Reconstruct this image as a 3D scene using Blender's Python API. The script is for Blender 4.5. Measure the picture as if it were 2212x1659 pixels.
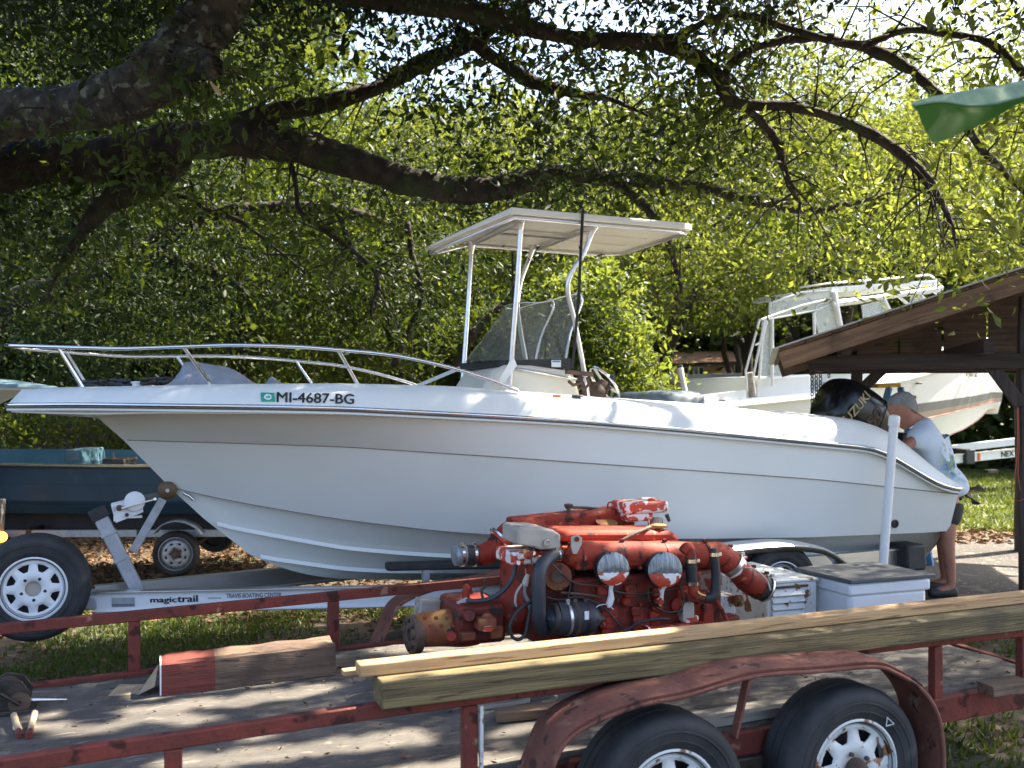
import bpy, bmesh, math, random
import numpy as np
from mathutils import Vector, Matrix, noise as mnoise
R = math.radians
random.seed(7)
rng = np.random.default_rng(11)
for o in list(bpy.data.objects):
    bpy.data.objects.remove(o)
SC = bpy.context.scene
COL = SC.collection

# ------------------------------------------------------------------ camera
H = 2.0                      # eye height above the yard
F, CX, HY = 2171.0, 1106.0, 865.0   # picture measures of the 2212 x 1659 view of the photo
cam = bpy.data.objects.new('camera', bpy.data.cameras.new('camera'))
COL.objects.link(cam)
cam.location = (0, 0, H)
cam.rotation_euler = (R(90), 0, 0)
cam.data.sensor_width = 36
cam.data.lens = 36 * F / 2212
cam.data.shift_y = (HY - 829.5) / 2212
cam.data.clip_end = 500
cam.data.clip_start = 0.05
cam.data.dof.use_dof = True; cam.data.dof.focus_distance = 6.6; cam.data.dof.aperture_fstop = 2.8
SC.camera = cam

# ------------------------------------------------------------------ sky, sun, exposure
SUN_AZ, SUN_EL = R(63), R(50)           # azimuth from +Y towards +X
SUN = Vector((math.cos(SUN_EL) * math.sin(SUN_AZ), math.cos(SUN_EL) * math.cos(SUN_AZ), math.sin(SUN_EL)))
w = bpy.data.worlds.new('World'); SC.world = w; w.use_nodes = True
nt = w.node_tree
sky = nt.nodes.new('ShaderNodeTexSky'); sky.sky_type = 'NISHITA'; sky.sun_disc = False
sky.sun_elevation = SUN_EL; sky.sun_rotation = SUN_AZ
sky.air_density = 0.8; sky.dust_density = 3.0; sky.ozone_density = 1.2
bg = nt.nodes['Background']
nt.links.new(sky.outputs['Color'], bg.inputs['Color'])
bg.inputs['Strength'].default_value = 0.105
sl = bpy.data.lights.new('sun', 'SUN'); sl.energy = 5.0; sl.angle = R(0.6); sl.color = (1.0, 0.90, 0.74)
sun = bpy.data.objects.new('sun', sl); COL.objects.link(sun)
sun.rotation_euler = SUN.to_track_quat('Z', 'Y').to_euler(); sun.location = (8, 12, 20)
SC.view_settings.view_transform = 'Standard'
SC.view_settings.look = 'None'
SC.view_settings.exposure = 2.4
SC.view_settings.gamma = 1.0
SC.view_settings.use_curve_mapping = False
SC.render.engine = 'CYCLES'
SC.cycles.max_bounces = 8; SC.cycles.diffuse_bounces = 4; SC.cycles.transmission_bounces = 6
SC.cycles.transparent_max_bounces = 12; SC.cycles.glossy_bounces = 3

# ------------------------------------------------------------------ measuring helpers
def P(px, py, Y):
    return Vector(((px - CX) * Y / F, Y, H - (py - HY) * Y / F))

class Fr:
    """a frame standing on the ground: local x along s, local y along t, z up"""
    def __init__(self, ox, oy, ang):
        self.o = (ox, oy); self.c = math.cos(R(ang)); self.s = math.sin(R(ang)); self.ang = R(ang)
    def uv(self, px, py, t):
        k = (px - CX) / F
        s = (self.o[0] - t * self.s - k * self.o[1] - k * t * self.c) / (k * self.s - self.c)
        Y = self.o[1] + s * self.s + t * self.c
        return Vector((s, t, H - (py - HY) * Y / F))
    def world(self, v):
        return Vector((self.o[0] + v[0] * self.c - v[1] * self.s, self.o[1] + v[0] * self.s + v[1] * self.c, v[2]))
    def local(self, v):
        x, y = v[0] - self.o[0], v[1] - self.o[1]
        return Vector((x * self.c + y * self.s, -x * self.s + y * self.c, v[2]))
    def scale(self, v):        # metres per picture pixel at a local point
        return self.world(v)[1] / F

# ------------------------------------------------------------------ mesh builder
class MB:
    def __init__(self): self.v = []; self.f = []
    def add(self, vs, fs):
        n = len(self.v); self.v += [tuple(x) for x in vs]; self.f += [tuple(i + n for i in f) for f in fs]; return self
    def hexa(self, c8):
        return self.add(c8, [(0, 3, 2, 1), (4, 5, 6, 7), (0, 1, 5, 4), (1, 2, 6, 5), (2, 3, 7, 6), (3, 0, 4, 7)])
    def box(self, c, s, rot=None):
        c = Vector(c); vs = []
        for z in (-1, 1):
            for x, y in ((-1, -1), (1, -1), (1, 1), (-1, 1)):
                p = Vector((x * s[0] / 2, y * s[1] / 2, z * s[2] / 2))
                if rot is not None: p = rot @ p
                vs.append(c + p)
        return self.hexa(vs)
    def bar(self, a, b, w, h, up=(0, 0, 1)):
        a, b = Vector(a), Vector(b); d = (b - a).normalized(); up = Vector(up)
        x = d.cross(up)
        if x.length < 1e-4: x = d.cross(Vector((1, 0, 0)))
        x.normalize(); u = x.cross(d).normalized()
        vs = []
        for p in (a, b):
            for i, j in ((-1, -1), (1, -1), (1, 1), (-1, 1)):
                vs.append(p + x * i * w / 2 + u * j * h / 2)
        return self.hexa([vs[0], vs[1], vs[2], vs[3], vs[4], vs[5], vs[6], vs[7]])
    def prism(self, poly, off):
        """poly: 3-D outline, off: extrusion vector"""
        n = len(poly); off = Vector(off)
        vs = [Vector(p) for p in poly] + [Vector(p) + off for p in poly]
        fs = [tuple(range(n - 1, -1, -1)), tuple(range(n, 2 * n))]
        fs += [(i, (i + 1) % n, n + (i + 1) % n, n + i) for i in range(n)]
        return self.add(vs, fs)
    def tube(self, pts, r, n=8, caps=True, closed=False):
        pts = [Vector(p) for p in pts]; m = len(pts)
        rs = r if isinstance(r, (list, tuple)) else [r] * m
        t0 = (pts[1] - pts[0]).normalized()
        a = t0.cross(Vector((0, 0, 1)))
        if a.length < 1e-3: a = t0.cross(Vector((1, 0, 0)))
        a.normalize(); vs = []
        for i, p in enumerate(pts):
            if closed: t = pts[(i + 1) % m] - pts[i - 1]
            elif i == 0: t = pts[1] - p
            elif i == m - 1: t = p - pts[-2]
            else: t = (pts[i + 1] - p).normalized() + (p - pts[i - 1]).normalized()
            if t.length < 1e-9: t = t0.copy()
            t.normalize()
            a = (a - t * a.dot(t))
            if a.length < 1e-6: a = t.cross(Vector((0.3, 0.2, 1)))
            a.normalize(); b = t.cross(a)
            for k in range(n):
                q = 2 * math.pi * k / n
                vs.append(p + (a * math.cos(q) + b * math.sin(q)) * rs[i])
        fs = []
        for i in range(m if closed else m - 1):
            i2 = (i + 1) % m
            for k in range(n):
                k2 = (k + 1) % n
                fs.append((i * n + k, i * n + k2, i2 * n + k2, i2 * n + k))
        if caps and not closed:
            fs.append(tuple(range(n - 1, -1, -1))); fs.append(tuple(range((m - 1) * n, m * n)))
        return self.add(vs, fs)
    def lathe(self, prof, o, axis, n=24, caps=True):
        """prof: (radius, height along axis)"""
        o = Vector(o); ax = Vector(axis).normalized()
        a = ax.cross(Vector((0, 0, 1)))
        if a.length < 1e-3: a = Vector((1, 0, 0))
        a.normalize(); b = ax.cross(a); vs = []
        for r, h in prof:
            for k in range(n):
                q = 2 * math.pi * k / n
                vs.append(o + ax * h + (a * math.cos(q) + b * math.sin(q)) * r)
        fs = []
        for i in range(len(prof) - 1):
            for k in range(n):
                k2 = (k + 1) % n
                fs.append((i * n + k, i * n + k2, (i + 1) * n + k2, (i + 1) * n + k))
        if caps:
            fs.append(tuple(range(n - 1, -1, -1))); fs.append(tuple(range((len(prof) - 1) * n, len(prof) * n)))
        return self.add(vs, fs)
    def grid(self, rows, flip=False, wrap=False):
        n = len(rows[0]); vs = [p for r in rows for p in r]; fs = []
        for i in range(len(rows) - 1):
            for k in range(n if wrap else n - 1):
                k2 = (k + 1) % n
                f = (i * n + k, i * n + k2, (i + 1) * n + k2, (i + 1) * n + k)
                fs.append(f[::-1] if flip else f)
        return self.add(vs, fs)
    def mesh(self, name):
        me = bpy.data.meshes.new(name); me.from_pydata(self.v, [], self.f); me.validate(); me.update(); return me
    def build(self, name, mat, parent=None, smooth=None, bevel=0, seg=2, fixn=True, sub=0):
        me = self.mesh(name)
        if fixn:
            bm = bmesh.new(); bm.from_mesh(me)
            bmesh.ops.remove_doubles(bm, verts=bm.verts, dist=1e-5)
            bmesh.ops.recalc_face_normals(bm, faces=bm.faces); bm.to_mesh(me); bm.free()
        return link(name, me, mat, parent, smooth, bevel, seg, sub)

def link(name, me, mat, parent=None, smooth=None, bevel=0, seg=2, sub=0):
    if mat is not None and len(me.materials) == 0: me.materials.append(mat)
    if smooth is not None:
        me.shade_smooth()
        if smooth < 180: me.set_sharp_from_angle(angle=R(smooth))
    o = bpy.data.objects.new(name, me); COL.objects.link(o); o.parent = parent
    if bevel:
        b = o.modifiers.new('bevel', 'BEVEL'); b.width = bevel; b.segments = seg; b.limit_method = 'ANGLE'; b.angle_limit = R(35)
        b.harden_normals = False
        if smooth is None:
            me.shade_smooth(); me.set_sharp_from_angle(angle=R(40))
    if sub:
        s = o.modifiers.new('subdivision', 'SUBSURF'); s.levels = sub; s.render_levels = sub
    return o

def tag(o, label=None, cat=None, group=None, kind=None):
    if label: o['label'] = label
    if cat: o['category'] = cat
    if group: o['group'] = group
    if kind: o['kind'] = kind
    return o
def thing(name, label, cat, loc=(0, 0, 0), rz=0, group=None):
    e = bpy.data.objects.new(name, None); COL.objects.link(e); e.empty_display_size = 0.2
    e.location = loc; e.rotation_euler = (0, 0, rz)
    return tag(e, label, cat, group)
def fthing(name, label, cat, fr, group=None):
    return thing(name, label, cat, (fr.o[0], fr.o[1], 0), fr.ang, group)
def copy_tree(o, parent=None):
    c = o.copy(); COL.objects.link(c); c.parent = parent
    for ch in list(o.children): copy_tree(ch, c)
    return c

def spline(pts, n=6):
    """Catmull-Rom through tuples of any length"""
    P_ = [np.array(p, float) for p in pts]
    if len(P_) < 3: n = max(n, 2)
    out = []
    for i in range(len(P_) - 1):
        p0 = P_[max(i - 1, 0)]; p1 = P_[i]; p2 = P_[i + 1]; p3 = P_[min(i + 2, len(P_) - 1)]
        for k in range(n):
            t = k / n
            out.append(0.5 * ((2 * p1) + (-p0 + p2) * t + (2 * p0 - 5 * p1 + 4 * p2 - p3) * t * t + (-p0 + 3 * p1 - 3 * p2 + p3) * t ** 3))
    out.append(P_[-1]); return out

# ------------------------------------------------------------------ materials
def M(name, col, rough=0.5, metal=0.0, var=None, vscale=4.0, vmix=1.0, bump=0.0, bscale=30.0, spot=None, sscale=8.0,
      sthr=0.58, ssoft=0.06, stretch=(1, 1, 1), coat=0.0, spec=None, srough=None, spot2=None, s2scale=20.0, s2thr=0.62, detail=6.0):
    m = bpy.data.materials.new(name); m.use_nodes = True
    nt = m.node_tree; N = nt.nodes; L = nt.links
    b = N['Principled BSDF']
    b.inputs['Roughness'].default_value = rough; b.inputs['Metallic'].default_value = metal
    b.inputs['Coat Weight'].default_value = coat
    if spec is not None: b.inputs['Specular IOR Level'].default_value = spec
    tc = N.new('ShaderNodeTexCoord'); mp = N.new('ShaderNodeMapping'); mp.inputs['Scale'].default_value = stretch
    L.new(tc.outputs['Object'], mp.inputs['Vector'])
    def noise(scale, det=detail):
        n = N.new('ShaderNodeTexNoise'); n.inputs['Scale'].default_value = scale; n.inputs['Detail'].default_value = det
        L.new(mp.outputs['Vector'], n.inputs['Vector']); return n.outputs['Fac']
    def ramp(sock, lo, hi):
        r = N.new('ShaderNodeMapRange'); r.inputs['From Min'].default_value = lo; r.inputs['From Max'].default_value = hi
        r.interpolation_type = 'SMOOTHSTEP'; L.new(sock, r.inputs['Value']); return r.outputs['Result']
    def mix(f, a, c):
        x = N.new('ShaderNodeMix'); x.data_type = 'RGBA'
        L.new(f, x.inputs['Factor'])
        for s_, k in ((a, 'A'), (c, 'B')):
            i = [q for q in x.inputs if q.name == k and q.type == 'RGBA'][0]
            if isinstance(s_, tuple): i.default_value = (*s_, 1)
            else: L.new(s_, i)
        return [q for q in x.outputs if q.type == 'RGBA'][0]
    cur = tuple(col); b.inputs['Base Color'].default_value = (*col, 1)
    if var is not None:
        cur = mix(ramp(noise(vscale), 0.5 - 0.22 / vmix, 0.5 + 0.22 / vmix), cur, tuple(var))
    if spot is not None:
        f = ramp(noise(sscale, 8.0), sthr, sthr + ssoft); cur = mix(f, cur, tuple(spot))
        if srough is not None:
            r = N.new('ShaderNodeMapRange'); r.inputs['To Min'].default_value = rough; r.inputs['To Max'].default_value = srough
            L.new(f, r.inputs['Value']); L.new(r.outputs['Result'], b.inputs['Roughness'])
    if spot2 is not None:
        cur = mix(ramp(noise(s2scale, 8.0), s2thr, s2thr + 0.05), cur, tuple(spot2))
    if not isinstance(cur, tuple): L.new(cur, b.inputs['Base Color'])
    if bump:
        bp = N.new('ShaderNodeBump'); bp.inputs['Strength'].default_value = bump; bp.inputs['Distance'].default_value = 0.02
        L.new(noise(bscale, 8.0), bp.inputs['Height']); L.new(bp.outputs['Normal'], b.inputs['Normal'])
    return m

def leafmat(name, c1, c2, trans=(0.25, 0.35, 0.03), tw=0.4, rough=0.35, hue=0.0, spec=0.5):
    m = bpy.data.materials.new(name); m.use_nodes = True; nt = m.node_tree; N = nt.nodes; L = nt.links
    b = N['Principled BSDF']; out = N['Material Output']
    g = N.new('ShaderNodeNewGeometry')
    x = N.new('ShaderNodeMix'); x.data_type = 'RGBA'
    A = [q for q in x.inputs if q.type == 'RGBA']; A[0].default_value = (*c1, 1); A[1].default_value = (*c2, 1)
    L.new(g.outputs['Random Per Island'], x.inputs['Factor'])
    col = [q for q in x.outputs if q.type == 'RGBA'][0]
    L.new(col, b.inputs['Base Color']); b.inputs['Roughness'].default_value = rough
    b.inputs['Specular IOR Level'].default_value = spec
    t = N.new('ShaderNodeBsdfTranslucent')
    x2 = N.new('ShaderNodeMix'); x2.data_type = 'RGBA'; B = [q for q in x2.inputs if q.type == 'RGBA']
    B[0].default_value = (*trans, 1); B[1].default_value = (trans[0] * 1.5, trans[1] * 1.25, trans[2] * 1.2, 1)
    L.new(g.outputs['Random Per Island'], x2.inputs['Factor'])
    L.new([q for q in x2.outputs if q.type == 'RGBA'][0], t.inputs['Color'])
    ms = N.new('ShaderNodeMixShader'); ms.inputs['Fac'].default_value = tw
    L.new(b.outputs['BSDF'], ms.inputs[1]); L.new(t.outputs['BSDF'], ms.inputs[2]); L.new(ms.outputs['Shader'], out.inputs['Surface'])
    return m

def clearmat(name, tint=(0.8, 0.85, 0.85), alpha=0.75, rough=0.08, bump=0.25):
    """thin clear plastic: mostly see-through with a glossy skin"""
    m = bpy.data.materials.new(name); m.use_nodes = True; nt = m.node_tree; N = nt.nodes; L = nt.links
    b = N['Principled BSDF']; out = N['Material Output']
    b.inputs['Base Color'].default_value = (*tint, 1); b.inputs['Roughness'].default_value = rough
    tr = N.new('ShaderNodeBsdfTransparent'); tr.inputs['Color'].default_value = (0.9, 0.92, 0.9, 1)
    ns = N.new('ShaderNodeTexNoise'); ns.inputs['Scale'].default_value = 3.0; ns.inputs['Detail'].default_value = 3
    tc = N.new('ShaderNodeTexCoord'); mp = N.new('ShaderNodeMapping'); mp.inputs['Scale'].default_value = (1.0, 3.0, 0.6)
    mp.inputs['Rotation'].default_value = (0, R(30), 0)
    L.new(tc.outputs['Object'], mp.inputs['Vector']); L.new(mp.outputs['Vector'], ns.inputs['Vector'])
    bp = N.new('ShaderNodeBump'); bp.inputs['Strength'].default_value = bump; bp.inputs['Distance'].default_value = 0.05
    L.new(ns.outputs['Fac'], bp.inputs['Height']); L.new(bp.outputs['Normal'], b.inputs['Normal'])
    ms = N.new('ShaderNodeMixShader'); ms.inputs['Fac'].default_value = alpha
    L.new(b.outputs['BSDF'], ms.inputs[1]); L.new(tr.outputs['BSDF'], ms.inputs[2]); L.new(ms.outputs['Shader'], out.inputs['Surface'])
    return m

def woodmat(name, c1, c2, axis=0, scale=6.0, rough=0.7, knots=None, stain=None):
    """grain runs along local axis"""
    st = [14, 14, 14]; st[axis] = 0.7
    m = M(name, c1, rough=rough, var=c2, vscale=scale * 0.35, vmix=2.0, stretch=tuple(st), bump=0.45, bscale=9, spot=tuple(0.62 * x for x in c2), sscale=scale * 0.9, sthr=0.57, ssoft=0.06)
    nt = m.node_tree; N = nt.nodes; L = nt.links; b = N['Principled BSDF']
    if knots or stain:
        tc = N.new('ShaderNodeTexCoord'); n = N.new('ShaderNodeTexNoise'); n.inputs['Scale'].default_value = 3.2; n.inputs['Detail'].default_value = 5
        L.new(tc.outputs['Object'], n.inputs['Vector'])
        r = N.new('ShaderNodeMapRange'); r.inputs['From Min'].default_value = 0.56; r.inputs['From Max'].default_value = 0.72
        L.new(n.outputs['Fac'], r.inputs['Value'])
        x = N.new('ShaderNodeMix'); x.data_type = 'RGBA'; I = [q for q in x.inputs if q.type == 'RGBA']
        src = b.inputs['Base Color'].links[0].from_socket
        L.new(src, I[0]); I[1].default_value = (*(stain or knots), 1); L.new(r.outputs['Result'], x.inputs['Factor'])
        L.new([q for q in x.outputs if q.type == 'RGBA'][0], b.inputs['Base Color'])
    return m

MAT = {}
MAT['gelcoat'] = M('white_gelcoat', (0.79, 0.81, 0.785), rough=0.48, var=(0.73, 0.755, 0.735), vscale=1.2, coat=0.05, bump=0.012, bscale=1.5)
MAT['gelhull'] = M('white_hull', (0.75, 0.775, 0.755), rough=0.45, var=(0.70, 0.722, 0.70), vscale=0.9, spot=(0.67, 0.68, 0.65), sscale=1.4, sthr=0.50, ssoft=0.35, coat=0.25)
MAT['cream'] = M('cream_gelcoat', (0.78, 0.73, 0.63), rough=0.4, var=(0.72, 0.67, 0.57), vscale=3)
MAT['pinstripe'] = M('brown_line', (0.22, 0.18, 0.16), rough=0.6)
MAT['steel'] = M('polished_steel', (0.78, 0.78, 0.79), rough=0.16, metal=1.0)
MAT['alu'] = M('brushed_aluminium', (0.80, 0.80, 0.82), rough=0.33, metal=1.0, var=(0.70, 0.70, 0.72), vscale=6, stretch=(1, 1, 4))
MAT['galv'] = M('galvanised_steel', (0.46, 0.49, 0.53), rough=0.5, metal=0.6, var=(0.36, 0.39, 0.43), vscale=14)
MAT['black'] = M('black_rubber', (0.018, 0.018, 0.02), rough=0.6, var=(0.03, 0.03, 0.032), vscale=8)
MAT['tyre'] = M('tyre_rubber', (0.018, 0.020, 0.022), rough=0.72, var=(0.040, 0.041, 0.043), vscale=7, spot=(0.075, 0.07, 0.06), sscale=5, sthr=0.62, ssoft=0.2)
MAT['gloss_black'] = M('gloss_black_paint', (0.008, 0.009, 0.010), rough=0.22, spec=0.35, coat=0.15, spot=(0.05, 0.05, 0.045), sscale=6, sthr=0.63, ssoft=0.2)
MAT['white_paint'] = M('white_enamel', (0.79, 0.82, 0.84), rough=0.4, var=(0.74, 0.76, 0.79), vscale=5)
MAT['rusty_white'] = M('rusty_white_enamel', (0.70, 0.72, 0.71), rough=0.45, spot=(0.20, 0.08, 0.03), sscale=11, sthr=0.57, ssoft=0.05, spot2=(0.30, 0.16, 0.08), s2scale=26, s2thr=0.63, var=(0.58, 0.60, 0.58), vscale=6)
MAT['red_rail'] = M('rusty_red_trailer_paint', (0.205, 0.042, 0.030), rough=0.65, spec=0.3, var=(0.125, 0.034, 0.025), vscale=6, spot=(0.055, 0.018, 0.014), sscale=9, sthr=0.56, ssoft=0.08,
                    spot2=(0.30, 0.15, 0.10), s2scale=7, s2thr=0.655, bump=0.25, bscale=40, srough=0.8)
MAT['red_fender'] = M('weathered_red_fender', (0.23, 0.095, 0.068), rough=0.8, spec=0.25, var=(0.155, 0.062, 0.046), vscale=6, spot=(0.33, 0.20, 0.15), sscale=7, sthr=0.58, ssoft=0.15,
                      spot2=(0.07, 0.035, 0.03), s2scale=14, s2thr=0.60, bump=0.3, bscale=30)
MAT['engine_red'] = M('worn_red_engine_paint', (0.28, 0.031, 0.014), rough=0.62, spec=0.3, var=(0.23, 0.027, 0.014), vscale=7, spot=(0.055, 0.016, 0.011), sscale=15, sthr=0.53, ssoft=0.10,
                      spot2=(0.42, 0.14, 0.05), s2scale=16, s2thr=0.63, bump=0.12, bscale=30, srough=0.75)
MAT['engine_pale'] = M('sun_faded_red_paint', (0.32, 0.042, 0.020), rough=0.65, spec=0.3, var=(0.27, 0.034, 0.018), vscale=6, spot=(0.075, 0.022, 0.016), sscale=15, sthr=0.55, ssoft=0.10, spot2=(0.50, 0.16, 0.09), s2scale=20, s2thr=0.64, bump=0.1, bscale=30)
MAT['engine_dark'] = M('greasy_red_block', (0.19, 0.021, 0.011), rough=0.55, spec=0.35, var=(0.07, 0.014, 0.010), vscale=9, spot=(0.30, 0.03, 0.015), sscale=6, sthr=0.56, ssoft=0.1, spot2=(0.03, 0.02, 0.017), s2scale=15, s2thr=0.58, bump=0.25, bscale=25)
MAT['rust_gear'] = M('rusty_gearbox', (0.26, 0.10, 0.028), rough=0.75, var=(0.20, 0.045, 0.022), vscale=5, spot=(0.34, 0.17, 0.045), sscale=6, sthr=0.54, ssoft=0.12, spot2=(0.05, 0.03, 0.022), s2scale=12, s2thr=0.6, bump=0.3, bscale=30)
MAT['peeled'] = M('peeling_white_over_red', (0.47, 0.055, 0.025), rough=0.5, spot=(0.74, 0.70, 0.66), sscale=16, sthr=0.50, ssoft=0.03, spot2=(0.55, 0.5, 0.45), s2scale=30, s2thr=0.66)
MAT['tape'] = M('silver_tape', (0.30, 0.335, 0.36), rough=0.34, metal=0.35, var=(0.17, 0.20, 0.22), vscale=14, stretch=(5, 1, 0.8), bump=0.8, bscale=12)
MAT['grey_tank'] = M('dusty_grey_aluminium', (0.44, 0.41, 0.36), rough=0.6, metal=0.15, var=(0.36, 0.335, 0.295), vscale=9, spot=(0.25, 0.22, 0.18), sscale=16, sthr=0.64, ssoft=0.1, bump=0.1, bscale=50)
MAT['brown_iron'] = M('dark_brown_iron', (0.055, 0.035, 0.025), rough=0.7, var=(0.12, 0.07, 0.045), vscale=9, bump=0.3, bscale=30)
MAT['grease'] = M('greasy_dark_metal', (0.03, 0.027, 0.024), rough=0.45, var=(0.07, 0.055, 0.045), vscale=12, metal=0.3, bump=0.2)
MAT['hose'] = M('blue_black_hose', (0.022, 0.027, 0.036), rough=0.5, var=(0.04, 0.045, 0.055), vscale=9)
MAT['brass'] = M('dull_brass', (0.45, 0.30, 0.12), rough=0.4, metal=0.8)
MAT['pvc'] = M('white_pvc', (0.80, 0.80, 0.79), rough=0.4, var=(0.74, 0.745, 0.75), vscale=3, stretch=(1, 1, 0.3))
MAT['blue_hull'] = M('faded_blue_hull', (0.040, 0.092, 0.145), rough=0.5, var=(0.030, 0.072, 0.115), vscale=2, spot=(0.065, 0.12, 0.17), sscale=3, sthr=0.6, ssoft=0.2)
MAT['blue_in'] = M('pale_blue_topside', (0.075, 0.165, 0.215), rough=0.5, var=(0.06, 0.135, 0.18), vscale=4)
MAT['grey_cloth'] = M('grey_canvas', (0.33, 0.36, 0.42), rough=0.9, var=(0.27, 0.30, 0.36), vscale=9, bump=0.2, bscale=50)
MAT['blue_tarp'] = M('blue_grey_tarp', (0.16, 0.26, 0.32), rough=0.6, var=(0.12, 0.21, 0.27), vscale=6, bump=0.2, bscale=12)
MAT['grey_cowl'] = M('grey_blue_cowling', (0.16, 0.20, 0.24), rough=0.35, var=(0.09, 0.12, 0.15), vscale=6, stretch=(1, 1, 2), spot=(0.34, 0.38, 0.40), sscale=5, sthr=0.60, ssoft=0.2)
MAT['shed_board'] = woodmat('rough_brown_board', (0.215, 0.125, 0.066), (0.150, 0.082, 0.044), axis=0, knots=(0.08, 0.042, 0.024))
MAT['shed_dark'] = woodmat('dark_old_timber', (0.050, 0.030, 0.020), (0.030, 0.018, 0.013), axis=0)
MAT['shed_mid'] = woodmat('brown_rafter_timber', (0.120, 0.068, 0.036), (0.075, 0.042, 0.024), axis=0, knots=(0.045, 0.026, 0.016))
MAT['post_dark'] = woodmat('dark_post', (0.060, 0.042, 0.034), (0.036, 0.026, 0.022), axis=2)
MAT['tin'] = M('tin_roof', (0.45, 0.46, 0.46), rough=0.5, metal=0.5, var=(0.35, 0.36, 0.36), vscale=3)
MAT['pine'] = woodmat('fresh_pine', (0.52, 0.335, 0.165), (0.44, 0.265, 0.120), axis=0, scale=5)
MAT['pine_end'] = M('pine_end_grain', (0.55, 0.39, 0.22), rough=0.8, var=(0.45, 0.30, 0.15), vscale=30)
MAT['treated'] = woodmat('treated_beam', (0.195, 0.150, 0.064), (0.110, 0.082, 0.036), axis=0, scale=6, stain=(0.085, 0.065, 0.034))
MAT['grey_wood'] = woodmat('weathered_grey_wood', (0.36, 0.335, 0.29), (0.25, 0.23, 0.20), axis=0, scale=5)
MAT['brown_wood'] = woodmat('old_brown_timber', (0.19, 0.125, 0.080), (0.125, 0.078, 0.052), axis=0, scale=6, stain=(0.08, 0.05, 0.037))
MAT['red_wood'] = woodmat('red_painted_end', (0.20, 0.044, 0.030), (0.15, 0.034, 0.024), axis=0, scale=6)
MAT['card'] = M('brown_cardboard', (0.38, 0.29, 0.19), rough=0.9, var=(0.33, 0.245, 0.155), vscale=20)
MAT['cushion'] = M('grey_lid', (0.105, 0.112, 0.115), rough=0.8, var=(0.085, 0.09, 0.094), vscale=12)
MAT['cooler'] = M('white_cooler_plastic', (0.72, 0.76, 0.80), rough=0.45, var=(0.66, 0.70, 0.74), vscale=6)
MAT['rope'] = M('black_strap', (0.012, 0.012, 0.013), rough=0.75)
MAT['ink'] = M('black_lettering', (0.012, 0.013, 0.016), rough=0.5)
MAT['gold'] = M('gold_lettering', (0.46, 0.36, 0.16), rough=0.4)
MAT['green_decal'] = M('green_decal', (0.02, 0.36, 0.22), rough=0.4)
MAT['label_blue'] = M('blue_print', (0.08, 0.22, 0.45), rough=0.5)
MAT['paper'] = M('white_label', (0.80, 0.81, 0.82), rough=0.6)
MAT['grey_print'] = M('grey_print', (0.16, 0.18, 0.20), rough=0.6)
MAT['roller'] = M('amber_brown_roller', (0.13, 0.075, 0.03), rough=0.45, var=(0.08, 0.045, 0.02), vscale=12)
MAT['yellow'] = M('yellow_plastic', (0.75, 0.40, 0.02), rough=0.45)
MAT['blue_rail'] = M('blue_fibreglass', (0.10, 0.26, 0.48), rough=0.5)
MAT['orange'] = M('orange_reflector', (0.85, 0.16, 0.02), rough=0.25)
MAT['stripe_grey'] = M('dark_grey_stripe', (0.10, 0.105, 0.10), rough=0.4)
MAT['stripe_tan'] = M('tan_stripe', (0.26, 0.20, 0.15), rough=0.4)
MAT['stripe_red'] = M('red_pinstripe', (0.40, 0.09, 0.05), rough=0.4)
MAT['offwhite'] = M('old_white_hull', (0.72, 0.71, 0.66), rough=0.4, var=(0.66, 0.645, 0.59), vscale=1.5)
MAT['clear'] = clearmat('clear_vinyl', alpha=0.74, bump=0.03, rough=0.3)
MAT['shield'] = clearmat('smoked_windshield', tint=(0.20, 0.20, 0.17), alpha=0.62, rough=0.10)
MAT['glass'] = M('dark_window', (0.03, 0.035, 0.04), rough=0.08)
MAT['siding'] = M('white_siding', (0.62, 0.63, 0.62), rough=0.6)
MAT['tan_wall'] = M('tan_wall', (0.44, 0.30, 0.17), rough=0.8, var=(0.38, 0.25, 0.14), vscale=5)
MAT['roof_brown'] = M('brown_shingles', (0.22, 0.12, 0.06), rough=0.85, var=(0.16, 0.085, 0.045), vscale=8)
MAT['bark'] = M('oak_bark', (0.040, 0.029, 0.019), rough=0.95, var=(0.016, 0.012, 0.008), vscale=9, vmix=1.5, stretch=(1, 1, 1), spot=(0.030, 0.040, 0.012), sscale=3, sthr=0.52, ssoft=0.15,
                spot2=(0.075, 0.075, 0.058), s2scale=15, s2thr=0.66, bump=1.0, bscale=22)
MAT['bark2'] = M('lichen_bark', (0.050, 0.041, 0.028), rough=0.95, var=(0.018, 0.014, 0.010), vscale=11, vmix=1.6, spot=(0.125, 0.13, 0.10), sscale=13, sthr=0.56, ssoft=0.1,
                 spot2=(0.06, 0.07, 0.025), s2scale=5, s2thr=0.6, bump=1.0, bscale=18)
MAT['bark3'] = M('brown_bark', (0.045, 0.033, 0.022), rough=0.95, var=(0.024, 0.018, 0.012), vscale=6, bump=1.0, bscale=25)
MAT['cutwood'] = M('broken_branch_wood', (0.46, 0.30, 0.18), rough=0.9, var=(0.36, 0.22, 0.12), vscale=20)
MAT['leaf_dark'] = leafmat('shaded_oak_leaves', (0.010, 0.021, 0.008), (0.026, 0.046, 0.014), trans=(0.035, 0.060, 0.007), tw=0.25, rough=0.5, spec=0.18)  # oak leaf colour darkened, less translucent, for trees that get less sun
MAT['leaf_mid'] = leafmat('oak_leaves', (0.018, 0.034, 0.009), (0.044, 0.070, 0.018), trans=(0.105, 0.155, 0.013), tw=0.38, rough=0.5, spec=0.18)
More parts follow.
